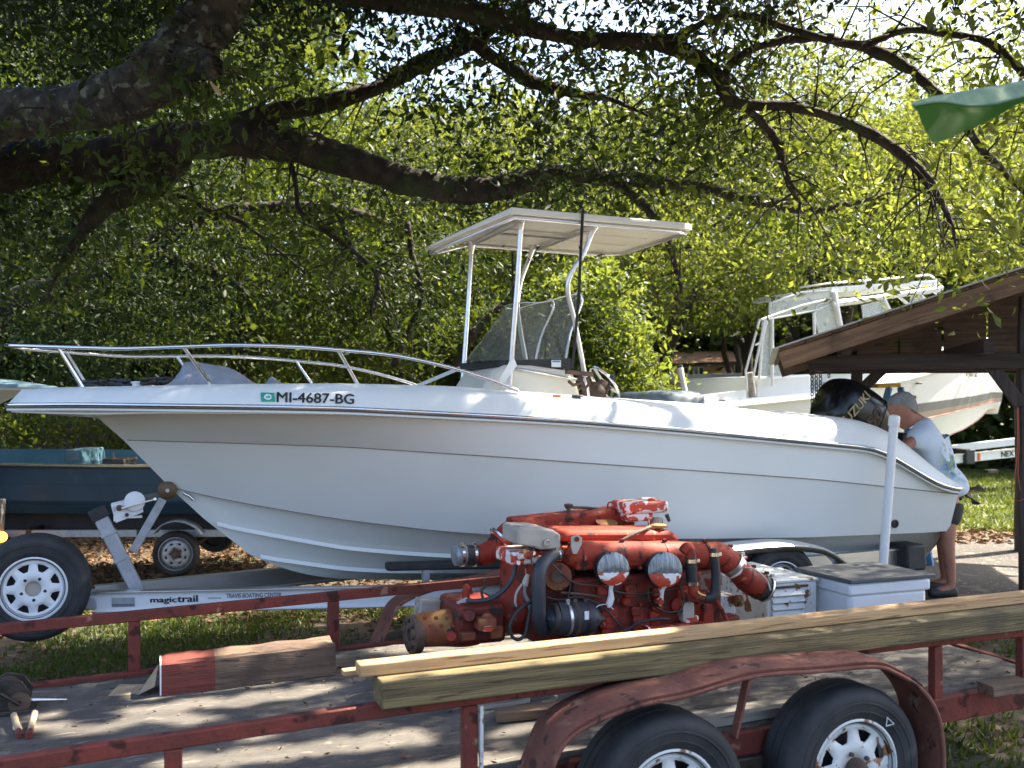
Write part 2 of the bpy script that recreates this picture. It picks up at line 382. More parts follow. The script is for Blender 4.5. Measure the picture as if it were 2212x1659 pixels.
MAT['leaf_green'] = leafmat('sunlit_green_oak_leaves', (0.026, 0.046, 0.011), (0.064, 0.094, 0.022), trans=(0.195, 0.255, 0.034), tw=0.42, rough=0.5, spec=0.2)  # brighter oak leaf copy; sunlight put into the translucent colour
MAT['leaf_light'] = leafmat('sunlit_oak_leaves', (0.018, 0.034, 0.008), (0.055, 0.074, 0.016), trans=(0.205, 0.265, 0.036), tw=0.44, rough=0.5, spec=0.25)  # backlit oak leaf copy, the sun's glow put into its colour
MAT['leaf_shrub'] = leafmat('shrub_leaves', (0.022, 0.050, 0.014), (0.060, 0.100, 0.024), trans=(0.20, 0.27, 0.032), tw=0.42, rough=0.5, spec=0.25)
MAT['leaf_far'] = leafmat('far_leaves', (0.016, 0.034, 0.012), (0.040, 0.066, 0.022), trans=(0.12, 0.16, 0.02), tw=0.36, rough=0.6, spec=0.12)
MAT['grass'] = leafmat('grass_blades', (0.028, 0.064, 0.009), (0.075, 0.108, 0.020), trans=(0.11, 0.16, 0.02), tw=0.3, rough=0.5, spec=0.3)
MAT['grass_pale'] = leafmat('pale_grass_blades', (0.055, 0.098, 0.014), (0.125, 0.145, 0.036), trans=(0.14, 0.19, 0.028), tw=0.3, rough=0.5, spec=0.3)  # paler copy of the grass blade colour
MAT['litter'] = leafmat('dry_leaf_litter', (0.10, 0.055, 0.028), (0.26, 0.16, 0.085), trans=(0.1, 0.06, 0.03), tw=0.1, rough=0.8, spec=0.2)
# ------------------------------------------------------------------ ground
def sstep(a, b, x):
    t = np.clip((np.asarray(x, float) - a) / (b - a), 0, 1); return t * t * (3 - 2 * t)
def gz(x, y):
    x = np.asarray(x, float); y = np.asarray(y, float)
    return 0.30 * sstep(0.6, 3.4, x) * sstep(5.6, 8.2, y) + 0.025 * np.sin(1.3 * x + 0.4) * np.sin(1.1 * y) * sstep(-2, 3, y)
def ground_mesh(name, xs, ys, dz, mat, keep=None):
    X, Y = np.meshgrid(xs, ys); Z = gz(X, Y) + dz
    n, m = X.shape
    vs = np.stack([X, Y, Z], -1).reshape(-1, 3)
    fs = []
    for i in range(n - 1):
        for k in range(m - 1):
            if keep is None or keep(X[i, k] + 0.5 * (xs[1] - xs[0]), Y[i, k] + 0.5 * (ys[1] - ys[0])):
                fs.append((i * m + k, i * m + k + 1, (i + 1) * m + k + 1, (i + 1) * m + k))
    b = MB(); b.v = [tuple(v) for v in vs]; b.f = fs
    return b.build(name, mat, smooth=180, fixn=False)

gm = M('yard_dirt', (0.085, 0.060, 0.038), rough=0.95, var=(0.045, 0.033, 0.022), vscale=1.6, spot=(0.036, 0.052, 0.014), sscale=0.7, sthr=0.50, ssoft=0.12,
       spot2=(0.19, 0.13, 0.085), s2scale=9, s2thr=0.62, bump=0.6, bscale=14)
xs = np.concatenate([np.linspace(-150, -13, 12), np.linspace(-12, 12, 81), np.linspace(13, 150, 12)])
ys = np.concatenate([np.linspace(-20, 0, 8), np.linspace(0.4, 20, 66), np.linspace(21, 180, 18)])
tag(ground_mesh('ground', xs, ys, 0, gm), kind='structure')
dm = M('packed_gravel_drive', (0.080, 0.070, 0.060), rough=0.95, var=(0.050, 0.044, 0.038), vscale=1.2, spot=(0.30, 0.27, 0.23), sscale=26, sthr=0.63, ssoft=0.04,
       spot2=(0.13, 0.11, 0.09), s2scale=3, s2thr=0.58, bump=0.6, bscale=40)
tag(ground_mesh('driveway', np.linspace(1.5, 30, 90), np.linspace(8.2, 12.6, 30), 0.006, dm, lambda x, y: y < 12.4 + 0.25 * math.sin(x * 0.9) and y > 8.4 + 0.2 * math.sin(x * 1.3) and x > 2.0), kind='structure')
lawn_m = M('lawn_soil', (0.075, 0.085, 0.028), rough=0.95, var=(0.11, 0.115, 0.04), vscale=1.0, spot=(0.20, 0.165, 0.095), sscale=0.55, sthr=0.55, ssoft=0.12, bump=0.5, bscale=18)
tag(ground_mesh('lawn', np.linspace(3.6, 40, 60), np.linspace(12.7, 40, 50), 0.004, lawn_m), kind='structure')

# ------------------------------------------------------------------ scattered leaf-like meshes
def scatter(name, cen, size, mat, parent=None, aspect=0.42, up=0.0, dirs=None, jitter=0.35, fold=0.18, kind=None):
    """one folded leaf per centre: two triangles"""
    n = len(cen); cen = np.asarray(cen, float)
    d = rng.normal(size=(n, 3)) if dirs is None else np.asarray(dirs, float) + rng.normal(size=(n, 3)) * jitter
    d[:, 2] += up
    d /= np.linalg.norm(d, axis=1, keepdims=True) + 1e-9
    q = rng.normal(size=(n, 3)); s = np.cross(d, q); s /= np.linalg.norm(s, axis=1, keepdims=True) + 1e-9
    nn = np.cross(s, d)
    L = size * np.clip(np.exp(rng.normal(size=(n, 1)) * .32), .45, 2.0); W = L * aspect * rng.uniform(0.75, 1.2, size=(n, 1)) * 0.5
    v = np.empty((n, 4, 3))
    mid = cen + d * L * 0.05
    v[:, 0] = cen - d * L * 0.5; v[:, 2] = cen + d * L * 0.5
    v[:, 1] = mid + s * W + nn * L * fold * 0.5; v[:, 3] = mid - s * W + nn * L * fold * 0.5
    me = bpy.data.meshes.new(name)
    me.vertices.add(n * 4); me.vertices.foreach_set('co', v.reshape(-1))
    base = np.arange(n)[:, None] * 4
    idx = np.concatenate([base + np.array([0, 1, 2]), base + np.array([0, 2, 3])], 1).reshape(-1).astype(np.int32)
    me.loops.add(n * 6); me.loops.foreach_set('vertex_index', idx)
    me.polygons.add(n * 2)
    me.polygons.foreach_set('loop_start', np.arange(n * 2, dtype=np.int32) * 3)
    me.update(calc_edges=True)
    o = link(name, me, mat, parent)
    if kind: o['kind'] = kind
    return o

def grass_patch(name, n, xr, yr, mat, h, keep=None, width=0.012):
    x = rng.uniform(*xr, n); y = rng.uniform(*yr, n)
    nz = np.sin(x * 2.1 + 1.0) * np.sin(y * 1.7) + 0.6 * np.sin(x * 5.3) * np.sin(y * 4.1 + 2) + rng.normal(size=n) * 0.35
    ok = nz > (-0.25 if h < .06 else -1.1)
    if keep is not None: ok &= keep(x, y)
    x, y = x[ok], y[ok]; n = len(x); z = gz(x, y)
    hh = h * rng.uniform(0.4, 1.2, n); a = rng.uniform(0, 2 * np.pi, n); le = rng.normal(size=(n, 2)) * 0.55 * hh[:, None]
    v = np.empty((n, 3, 3)); wx = np.cos(a) * width; wy = np.sin(a) * width
    v[:, 0] = np.stack([x - wx, y - wy, z - 0.01], 1); v[:, 1] = np.stack([x + wx, y + wy, z - 0.01], 1)
    v[:, 2] = np.stack([x + le[:, 0], y + le[:, 1], z + hh], 1)
    me = bpy.data.meshes.new(name); me.vertices.add(n * 3); me.vertices.foreach_set('co', v.reshape(-1))
    me.loops.add(n * 3); me.loops.foreach_set('vertex_index', np.arange(n * 3, dtype=np.int32))
    me.polygons.add(n); me.polygons.foreach_set('loop_start', np.arange(n, dtype=np.int32) * 3); me.update(calc_edges=True)
    return tag(link(name, me, mat), kind='stuff')
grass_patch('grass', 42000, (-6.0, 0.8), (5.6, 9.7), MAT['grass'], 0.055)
grass_patch('grass', 4000, (-6.0, 0.8), (5.4, 9.9), MAT['grass_pale'], 0.045)
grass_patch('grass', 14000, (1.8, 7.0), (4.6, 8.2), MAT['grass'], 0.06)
grass_patch('grass', 26000, (4.5, 15), (12.8, 24), MAT['grass_pale'], 0.075, width=0.02)
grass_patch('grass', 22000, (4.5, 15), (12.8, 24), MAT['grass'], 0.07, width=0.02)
def litter(name, n, xr, yr, size):
    x = rng.uniform(*xr, n); y = rng.uniform(*yr, n)
    c = np.stack([x, y, gz(x, y) + rng.uniform(0.003, 0.02, n)], 1)
    d = np.stack([rng.normal(size=n), rng.normal(size=n), rng.normal(size=n) * 0.12], 1)
    return scatter(name, c, size, MAT['litter'], dirs=d, jitter=0.05, aspect=0.5, kind='stuff')
litter('leaf_litter', 26000, (-9, 2.5), (9.0, 15.5), 0.06)
litter('leaf_litter', 3000, (-6, 1.5), (5.0, 9.0), 0.05)
litter('leaf_litter', 2500, (4.2, 9.0), (11.8, 13.2), 0.07)

# ------------------------------------------------------------------ light shafts left open by gaps in the foliage
SHAFTS = []          # (point, radius)
def shaft(p, r): SHAFTS.append((np.array(p, float), r))
def open_shafts(c):
    keep = np.ones(len(c), bool); d = np.array(SUN)
    for p, r in SHAFTS:
        q = c - p; k = q @ d
        dist = np.linalg.norm(q - k[:, None] * d, axis=1)
        keep &= ~((k > 0) & (dist < r * (0.8 + 0.035 * k)))
    return keep

# ------------------------------------------------------------------ trees
def clump_pts(centres, per, rad):
    c = np.repeat(np.asarray(centres, float), per, axis=0)
    k = np.repeat(rng.uniform(.5, 1.5, len(centres)), per)[:, None]
    off = rng.normal(size=c.shape) * rad * k * np.array([1, 1, 0.65]); return c + off
def ell_centres(n, c, r, shell=0.35, spread=1.0):
    m = max(4, n // 9)                      # boughs: groups of twigs with gaps between them
    d = rng.normal(size=(m, 3)); d /= np.linalg.norm(d, axis=1, keepdims=True)
    k = rng.uniform(0, 1, (m, 1)) ** shell
    bough = d * k * np.array(r)
    q = bough[rng.integers(m, size=n)] + rng.normal(size=(n, 3)) * np.array([.42, .34, .26]) * spread
    return np.array(c) + q
LIMBS = []
def limb_obj(pts, parent, mat, name='limb', n=8, wob=0.0):
    """pts: (px, py, r_px, Y)"""
    sp = spline([(p[0], p[1], p[2], p[3]) for p in pts], 14 if max(p[2] for p in pts) > 25 else 6); LIMBS.append(sp)
    if max(p[2] for p in pts) > 25: n = 26
    q = []; r = []
    for i, s in enumerate(sp):
        v = P(s[0], s[1], s[3]); rr = max(s[2], 1.0) * s[3] / F
        q.append(v + Vector(rng.normal(size=3)) * rr * (0.02 if n > 20 else 0.08)); r.append(rr * (1 + float(rng.normal()) * (.012 if n > 20 else .05)))
    b = MB(); b.tube(q, r, n=n)
    for i in range(len(q)):
        for k in range(n):
            p = Vector(b.v[i * n + k]); d = p - q[i]
            f = 1 + .20 * mnoise.noise(p * 4.5) + .11 * mnoise.noise(p * 14) + .05 * mnoise.noise(p * 40)
            b.v[i * n + k] = tuple(q[i] + d * f)
    return b.build(name, mat, parent, smooth=180, fixn=False)
def tree(name, label, base, h, trunk_r, crowns, mat, leaf, lean=(0, 0), per=26, rad=0.32, bark='bark3', group=None, nl=5, zmin=2.15):
    """crowns: list of (centre, radii, clumps)"""
    x, y = base; z0 = float(gz(x, y)) - 0.1
    t = thing(name, label, 'tree', (x, y, z0), 0, group)
    top = Vector((lean[0], lean[1], h))
    pts = [Vector((0, 0, 0)), Vector((lean[0] * 0.1 + 0.06, lean[1] * 0.1, h * 0.25)), Vector((lean[0] * 0.4 - 0.1, lean[1] * 0.4, h * 0.55)), top]
    pts = [Vector(p) for p in spline(pts, 4)]
    b = MB(); b.tube(pts, [trunk_r * (1.35 if i == 0 else 1 - 0.75 * i / len(pts)) for i in range(len(pts))], n=9); b.build('trunk', MAT[bark], t, smooth=180, fixn=False)
    off = np.array([x, y, z0]); cs = []
    for c, r, k in crowns: cs.append(ell_centres(k, np.array(c) - off, r))
    cs = np.concatenate(cs)
    for i in range(nl):
        e = Vector(cs[int(rng.integers(len(cs)))]); s = pts[int(len(pts) * rng.uniform(0.35, 0.8))]
        m = (s + e) / 2 + Vector((0, 0, 0.4)) + Vector(rng.normal(size=3) * 0.3)
        q = [Vector(p) for p in spline([s, m, e], 5)]
        lb = MB(); lb.tube(q, [trunk_r * 0.42 * (1 - 0.8 * j / len(q)) + 0.01 for j in range(len(q))], n=6); lb.build('limb', MAT[bark], t, smooth=180, fixn=False)
    L = clump_pts(cs, per, rad)
    L = L[open_shafts(L + off)]; L = L[(L + off)[:, 2] > zmin]
    scatter('crown', L, leaf, MAT[mat], t)
    return t
# ------------------------------------------------------------------ the big live oak over the boat: digitised limbs
oak = thing('live_oak', 'huge live oak whose thick lichen-grey limb crosses the upper left corner over the boat', 'tree', tuple(P(-420, 865, 9.2))[:2] + (-0.05,))
ob = oak.location.copy()
class OakFrame: pass
def oak_limb(pts, mat='bark', name='limb', n=9, parent=None):
    o = limb_obj(pts, None, MAT[mat], name, n); o.data.transform(Matrix.Translation(-(parent or oak).location)); o.parent = parent or oak; return o
tb = MB(); tb.tube([Vector((0, 0, 0)), Vector((0.05, 0.1, 1.2)), Vector((0.25, 0, 2.6)), Vector((0.75, -0.4, 3.7)), Vector((1.5, -0.8, 4.6))], [0.75, 0.58, 0.52, 0.48, 0.42], n=14)
tb.build('trunk', MAT['bark'], oak, smooth=180, fixn=False)
oak_limb([(-420, 560, 105, 9.1), (-300, 420, 88, 8.7), (-150, 310, 70, 8.3), (0, 256, 56, 8.0), (140, 236, 50, 7.8), (260, 208, 57, 7.6), (350, 152, 62, 7.5), (415, 85, 60, 7.5), (470, 15, 57, 7.5), (560, -80, 50, 7.6), (760, -190, 42, 7.8)], 'bark2', n=14)
oak_limb([(390, 120, 44, 7.45), (436, 138, 33, 7.3), (462, 147, 26, 7.2)], 'bark2', 'branch_stub')
oak_limb([(-380, 420, 60, 9.3), (-150, 395, 54, 9.1), (50, 352, 50, 9.0), (200, 345, 48, 9.0), (350, 315, 42, 9.0), (500, 298, 40, 9.1), (620, 310, 38, 9.2), (750, 347, 33, 9.3), (880, 390, 30, 9.4), (1000, 411, 28, 9.5), (1100, 401, 24, 9.6),
           (1200, 376, 20, 9.7), (1350, 386, 16, 9.9), (1500, 402, 14, 10.1), (1650, 437, 14, 10.2), (1760, 452, 11, 10.3), (1840, 440, 7, 10.4), (1920, 415, 3, 10.5)], 'bark', n=12)
oak_limb([(420, 305, 30, 9.0), (520, 268, 26, 9.1), (600, 243, 23, 9.2), (700, 224, 19, 9.3), (800, 195, 17, 9.4), (860, 165, 18, 9.5), (930, 130, 19, 9.5), (1000, 100, 17, 9.5), (1060, 60, 15, 9.5), (1130, 10, 13, 9.6), (1230, -80, 11, 9.8)])
oak_limb([(985, 60, 10, 9.2), (1011, 84, 15, 9.2), (1082, 135, 15, 9.3), (1150, 178, 14, 9.4), (1250, 202, 10, 9.5), (1320, 215, 6, 9.6), (1400, 250, 3, 9.7)])
oak_limb([(640, -40, 26, 8.0), (760, -10, 22, 8.2), (900, 12, 19, 8.4), (1040, 30, 22, 8.6), (1140, 60, 18, 8.7), (1240, 82, 15, 8.8), (1330, 90, 18, 8.8), (1420, 92, 19, 8.8), (1495, 118, 16, 8.8), (1551, 168, 14, 8.8), (1578, 215, 14, 8.8), (1640, 228, 12, 8.8),
           (1702, 229, 11, 8.8), (1804, 256, 11, 8.8), (1905, 303, 12, 8.8), (1989, 371, 11, 8.8), (2030, 430, 8, 8.8), (2056, 489, 5, 8.8), (2066, 540, 2, 8.8)])
oak_limb([(1390, 88, 12, 8.8), (1467, 77, 8, 8.7), (1530, 45, 8, 8.7), (1601, 30, 8, 8.7), (1702, 61, 8, 8.7), (1800, 88, 9, 8.7), (1880, 105, 12, 8.7), (1950, 140, 13, 8.7), (2010, 190, 11, 8.6), (2060, 240, 9, 8.6), (2130, 330, 9, 8.6), (2230, 430, 8, 8.6)])
oak_limb([(1870, 102, 8, 8.6), (1920, 75, 8, 8.5), (1972, 64, 8, 8.5), (2073, 77, 8, 8.5), (2140, 94, 9, 8.4), (2212, 158, 10, 8.4), (2290, 230, 10, 8.4)])
oak_limb([(1565, 195, 8, 8.8), (1575, 141, 8, 8.8), (1630, 105, 8, 8.8), (1700, 86, 9, 8.8), (1804, 81, 9, 8.7)])
oak_limb([(1600, 224, 8, 8.8), (1640, 260, 9, 8.8), (1675, 303, 9, 8.9), (1692, 360, 8, 8.9), (1710, 410, 6, 8.9), (1730, 440, 3, 9.0)])
oak_limb([(388, 345, 30, 9.0), (350, 368, 31, 9.05), (290, 400, 31, 9.1), (228, 442, 25, 9.2), (185, 490, 16, 9.3), (150, 540, 9, 9.4), (120, 600, 5, 9.5), (100, 660, 2, 9.5)], 'bark')
oak_limb([(318, 385, 8, 9.2), (330, 405, 8, 9.2), (354, 419, 7, 9.3), (404, 427, 6, 9.3), (455, 458, 5, 9.4), (520, 478, 5, 9.4), (600, 540, 4, 9.5), (660, 590, 3, 9.6)])
oak_limb([(627, 335, 6, 9.2), (632, 365, 6, 9.2), (640, 405, 5, 9.2), (647, 455, 5, 9.2), (690, 490, 5, 9.3), (760, 540, 5, 9.3), (812, 590, 5, 9.4), (812, 640, 4, 9.4)])
oak_limb([(1310, 384, 11, 9.9), (1370, 425, 10, 9.8), (1405, 462, 10, 9.8), (1440, 520, 8, 9.8), (1466, 600, 5, 9.8), (1475, 660, 3, 9.8)])
back = thing('live_oak', 'dark crooked limbs of a second oak behind the bow rail, left of the T-top', 'tree', tuple(P(-170, 865, 12.5))[:2] + (-0.05,))
oak_limb([(-170, 1190, 46, 12.5), (-160, 900, 42, 12.5), (-110, 740, 36, 12.4), (30, 650, 28, 12.3), (190, 600, 24, 12.2), (303, 540, 22, 12.0), (360, 510, 19, 12.0), (404, 487, 17, 12.0), (470, 458, 15, 12.0), (560, 450, 13, 12.1), (640, 448, 13, 12.2), (745, 455, 11, 12.4), (830, 480, 9, 12.6)], 'bark', 'limb', parent=back)
oak_limb([(300, 542, 15, 12.0), (337, 557, 16, 11.9), (390, 570, 17, 11.8), (438, 579, 14, 11.7), (490, 602, 9, 11.6), (540, 640, 4, 11.5)], 'bark', parent=back)
oak_limb([(880, 480, 6, 12.5), (893, 560, 7, 12.5), (908, 610, 7, 12.5), (905, 665, 6, 12.6), (850, 790, 8, 12.6)], 'bark', parent=back)
oak_limb([(730, 455, 6, 12.4), (770, 560, 6, 12.5), (815, 610, 7, 12.5), (800, 690, 7, 12.5)], 'bark', parent=back)
oak_limb([(1125, 600, 6, 13.4), (1105, 640, 7, 13.4), (1064, 676, 8, 13.3), (1020, 725, 10, 13.2), (985, 800, 12, 13.1)], 'bark', parent=back)

# torn strip of pale wood under the stub
st = MB(); a = P(455, 178, 7.15) - ob; bq = P(478, 208, 7.1) - ob; st.tube([a, (a + bq) / 2 + Vector((0.01, 0, -0.01)), bq], [0.008, 0.02, 0.004], n=6); st.build('torn_wood', MAT['cutwood'], oak, smooth=60)

# gaps in the leaves that let the sun reach the places that are lit in the photo
def lit(px, py, Y, r): shaft(P(px, py, Y), r)
for q in ((1180, 850, 7.5, .30), (1250, 852, 7.6, .45), (1330, 862, 7.5, .5), (1430, 872, 7.6, .5), (1530, 880, 7.7, .5), (1630, 890, 7.8, .5), (1730, 898, 8.0, .5), (1830, 908, 8.2, .4)): lit(*q)
for q in ((1380, 1080, 6.0, .24), (1290, 1130, 5.9, .20), (1190, 1125, 5.9, .16), (1430, 1150, 5.9, .16)): lit(*q)
for q in ((830, 1435, 4.3, .16), (950, 1420, 4.4, .18), (1080, 1405, 4.5, .20), (1220, 1390, 4.6, .2), (1380, 1370, 4.7, .14)): lit(*q)
for q in ((620, 1388, 6.0, .16), (680, 1388, 6.1, .13), (540, 1400, 5.9, .13)): lit(*q)
def lit_deck(px, py, r): lit(px, py, 1.63 * F / (py - HY), r)
for px in range(300, 690, 42): lit_deck(px, 1528 - (px - 300) * .10 + 5 * math.sin(px), .10 if px % 4 else .075)
for px in range(70, 480, 52): lit_deck(px, 1562 - (px - 70) * .06 + 9 * math.sin(px * .7), .075)
for px in range(400, 940, 46): lit_deck(px, 1640 - (px - 400) * .085 + 6 * math.sin(px), .10 if px % 3 else .07)
for px, py in ((120, 1530), (560, 1585), (1090, 1590), (1130, 1582)): lit_deck(px, py, .07)
for q in ((560, 455, 9, .2), (1170, 445, 6.8, .12), (1000, 740, 8.5, .15)): lit(*q)

def px_centres(n, xr, yr, Yr, bough=8, spread=.34):
    m = max(3, n // bough)
    px = rng.uniform(*xr, m); py = rng.uniform(*yr, m); Y = rng.uniform(*Yr, m)
    c = np.stack([(px - CX) * Y / F, Y, H - (py - HY) * Y / F], 1)
    if bough <= 1: return c
    return c[rng.integers(m, size=n)] + rng.normal(size=(n, 3)) * np.array([spread * 1.3, spread, spread * .75])
def crown(parent, cs, per, rad, leaf, mat, name='crown'):
    L = clump_pts(cs, per, rad); L = L[open_shafts(L)]
    ok = L[:, 2] > 1.9; L = L[ok] - np.array(parent.location)
    return scatter(name, L, leaf, MAT[mat], parent, up=-0.15)
cs = np.concatenate([
    px_centres(80, (-150, 560), (-300, 60), (7.0, 9.0)), px_centres(120, (-150, 480), (-200, 330), (8.9, 11)),
    px_centres(90, (300, 1000), (-300, 90), (8.8, 11)),
    px_centres(120, (850, 1650), (-300, 200), (9.0, 11.5)),
    px_centres(60, (1050, 1650), (200, 420), (9.2, 11)),
    px_centres(24, (1050, 1350), (360, 430), (8.8, 9.8)),
    px_centres(70, (-150, 420), (350, 560), (9.2, 11)),
    px_centres(420, (-300, 2400), (-1300, -260), (8, 14)),  # leaves above the view, added for shade
    np.stack([rng.uniform(-5, 10, 2700), rng.uniform(3.2, 9.5, 2700), rng.uniform(0, 1, 2700) * 3.6 + 5.0], 1),  # unseen overhead clumps added to shade the trailer deck and boat
    np.stack([rng.uniform(-4, 4.5, 1500), rng.uniform(6.4, 10.0, 1500), rng.uniform(6.4, 9.2, 1500)], 1),  # more unseen leaves, added to keep sun off the bow
    np.stack([rng.uniform(1, 9, 1200), rng.uniform(3.6, 8.0, 1200), rng.uniform(5.2, 8.8, 1200)], 1),  # unseen clumps added to deepen the shade on the deck
    np.stack([rng.uniform(-9, 0, 160), rng.uniform(12, 24, 160), rng.uniform(8.6, 11.5, 160)], 1),  # high leaves added to block sky light over the trees behind
])
fy = HY - (cs[:, 2] - H) * F / cs[:, 1]; cs = cs[(cs[:, 1] > 7.5) | (fy < -170)]
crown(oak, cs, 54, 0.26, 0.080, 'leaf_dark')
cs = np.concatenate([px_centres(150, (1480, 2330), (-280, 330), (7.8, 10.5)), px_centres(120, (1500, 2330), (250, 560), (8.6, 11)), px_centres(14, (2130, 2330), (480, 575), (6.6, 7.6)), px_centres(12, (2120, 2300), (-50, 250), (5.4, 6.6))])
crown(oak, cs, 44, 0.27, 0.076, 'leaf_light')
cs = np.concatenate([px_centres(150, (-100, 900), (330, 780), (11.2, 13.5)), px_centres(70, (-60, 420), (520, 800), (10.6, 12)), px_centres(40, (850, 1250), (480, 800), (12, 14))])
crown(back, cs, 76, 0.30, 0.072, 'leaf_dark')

tw = MB(); tl = []
for sp in LIMBS:
    for i in range(2, len(sp), 1):
        q = sp[i]
        for _ in range(2 if q[2] < 14 else 1):
            if rng.uniform() > .24: continue
            a = P(q[0], q[1], q[3]); d = Vector((rng.normal(), rng.normal() * .5, rng.normal() * .8 - .25)).normalized(); L_ = rng.uniform(.25, .8)
            m_ = a + d * L_ * .5 + Vector((0, 0, .05)); e = a + d * L_ + Vector((rng.normal() * .06, 0, -.10))
            if not (-400 < q[0] < 2500): continue
            tw.tube([a - oak.location, m_ - oak.location, e - oak.location], [.011, .007, .003], n=5); tl += [e, m_.lerp(e, .5)]
tag(tw.build('twigs', MAT['bark3'], oak, smooth=180, fixn=False), kind='stuff')
crown(oak, np.array([tuple(v) for v in tl]), 12, .12, .085, 'leaf_mid', 'twig_leaves')

# ------------------------------------------------------------------ trees behind the boats
G = 'trees behind the boats'
def px3(px, py, Y): return tuple(P(px, py, Y))
def bt(label, px, Y, h, tr, ells, mat, leaf, per=62, rad=0.34, **k):
    c = P(px, 865, Y); return tree('oak_tree', label, (c.x, c.y), h, tr, [(px3(a, b_, Y + dy), (rx * Y / F, d, ry * Y / F), n) for (a, b_, dy, rx, ry, d, n) in ells], mat, leaf * .78, per=per, rad=rad, group=G, **k)
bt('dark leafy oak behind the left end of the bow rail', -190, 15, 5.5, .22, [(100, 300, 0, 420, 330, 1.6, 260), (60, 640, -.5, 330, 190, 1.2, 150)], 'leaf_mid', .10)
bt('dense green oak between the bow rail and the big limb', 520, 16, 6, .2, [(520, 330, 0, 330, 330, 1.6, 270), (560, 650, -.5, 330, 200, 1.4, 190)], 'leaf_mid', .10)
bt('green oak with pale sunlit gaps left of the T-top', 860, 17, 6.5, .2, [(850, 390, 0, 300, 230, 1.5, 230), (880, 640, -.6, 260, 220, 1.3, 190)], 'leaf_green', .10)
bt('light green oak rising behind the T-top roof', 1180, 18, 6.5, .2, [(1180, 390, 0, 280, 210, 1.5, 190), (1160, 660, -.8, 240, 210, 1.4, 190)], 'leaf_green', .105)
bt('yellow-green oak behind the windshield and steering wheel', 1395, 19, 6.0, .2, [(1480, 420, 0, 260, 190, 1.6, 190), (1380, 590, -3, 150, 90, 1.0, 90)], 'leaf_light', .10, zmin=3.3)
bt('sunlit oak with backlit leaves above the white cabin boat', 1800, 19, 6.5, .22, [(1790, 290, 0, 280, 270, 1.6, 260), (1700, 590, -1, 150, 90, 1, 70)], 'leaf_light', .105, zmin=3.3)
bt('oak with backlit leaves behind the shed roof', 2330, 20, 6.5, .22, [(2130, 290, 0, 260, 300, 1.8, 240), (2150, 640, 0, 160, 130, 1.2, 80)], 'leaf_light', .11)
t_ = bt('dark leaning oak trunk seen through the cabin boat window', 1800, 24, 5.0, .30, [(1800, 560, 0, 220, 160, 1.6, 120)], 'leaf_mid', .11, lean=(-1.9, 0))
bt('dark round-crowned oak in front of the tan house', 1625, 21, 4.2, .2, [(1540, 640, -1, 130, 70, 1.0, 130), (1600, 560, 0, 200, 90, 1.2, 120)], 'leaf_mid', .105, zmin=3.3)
# shrubs
def shrub(label, px, Y, ells, mat='leaf_shrub', leaf=.09, per=46, rad=.2):
    c = P(px, 865, Y); z = float(gz(c.x, c.y)); s = thing('shrub', label, 'shrub', (c.x, c.y, z), 0, 'shrubs behind the boats'); off = np.array([c.x, c.y, z])
    L = np.concatenate([clump_pts(ell_centres(n, px3(a, b_, Y), (rx * Y / F, d, ry * Y / F), spread=.45), per, rad) for (a, b_, rx, ry, d, n) in ells]); L = L[L[:, 2] > z + .02] 
    scatter('foliage', L - off, leaf, MAT[mat], s)
    m = MB()
    for i in range(5):
        e = Vector(L[int(rng.integers(len(L)))] - off); m.tube([Vector((rng.normal() * .05, rng.normal() * .05, -.05)), e * .5 + Vector((0, 0, .1)), e], [.03, .02, .006], n=5)
    m.build('stems', MAT['bark3'], s, smooth=180, fixn=False)
    return s
shrub('bright leafy shrub behind the windshield and the grey cowlings', 1300, 14.0, [(1290, 730, 60, 85, .7, 110), (1280, 640, 60, 80, .7, 80), (1312, 815, 45, 35, .6, 50)])
shrub('dense dark shrub behind the T-top legs', 1040, 14.5, [(1040, 790, 150, 100, .8, 120), (1100, 700, 100, 100, .8, 70)], 'leaf_mid')
shrub('dark hedge-like shrub behind the grey canvas on the bow', 560, 17.4, [(560, 760, 300, 80, .7, 190)], 'leaf_mid')
shrub('pale shrub at the left edge above the blue boat', 10, 13.6, [(10, 960, 55, 60, .4, 40)], 'leaf_shrub')
shrub('yellow-green sprig of leaves in front of the slat fence', 235, 14.6, [(240, 965, 35, 45, .3, 16), (130, 915, 40, 20, .3, 10)], 'leaf_light')
# far wood as one mass
cs = np.concatenate([px_centres(1500, (-500, 2700), (250, 800), (25, 31), 1), px_centres(1500, (-600, 2800), (560, 1010), (24, 30), 1), px_centres(420, (-300, 700), (-150, 200), (22, 28), 1)])
L = clump_pts(cs, 44, 0.62)
fw = scatter('woodland', L, .30, MAT['leaf_far'], kind='stuff', aspect=.62)

# ------------------------------------------------------------------ banana leaf at the right edge
ban = thing('banana_plant', 'single big banana leaf hanging in from the right edge above the shed roof', 'plant', tuple(P(2560, 865, 3.4))[:2] + (0,))
bo = ban.location.copy()
BL = leafmat('banana_leaf_green', (0.030, 0.095, 0.010), (0.030, 0.095, 0.010), trans=(0.050, 0.120, 0.008), tw=0.35, rough=0.6, spec=0.08)
BP = M('banana_leaf_pale_sheen', (0.20, 0.28, 0.19), rough=0.7, spec=0.15, var=(0.15, 0.23, 0.14), vscale=16, stretch=(3, 1, .5), bump=0.2, bscale=14)  # whitish sheen of the fold put into the pale waxy colour
mid = [(1969, 229, 3.10), (2030, 220, 3.12), (2090, 228, 3.15), (2150, 224, 3.2), (2240, 205, 3.26), (2380, 215, 3.32), (2500, 310, 3.38)]
low = [(1990, 264, 3.02), (2019, 307, 3.0), (2088, 282, 3.02), (2150, 254, 3.06), (2235, 218, 3.1), (2370, 260, 3.2), (2490, 330, 3.34)]
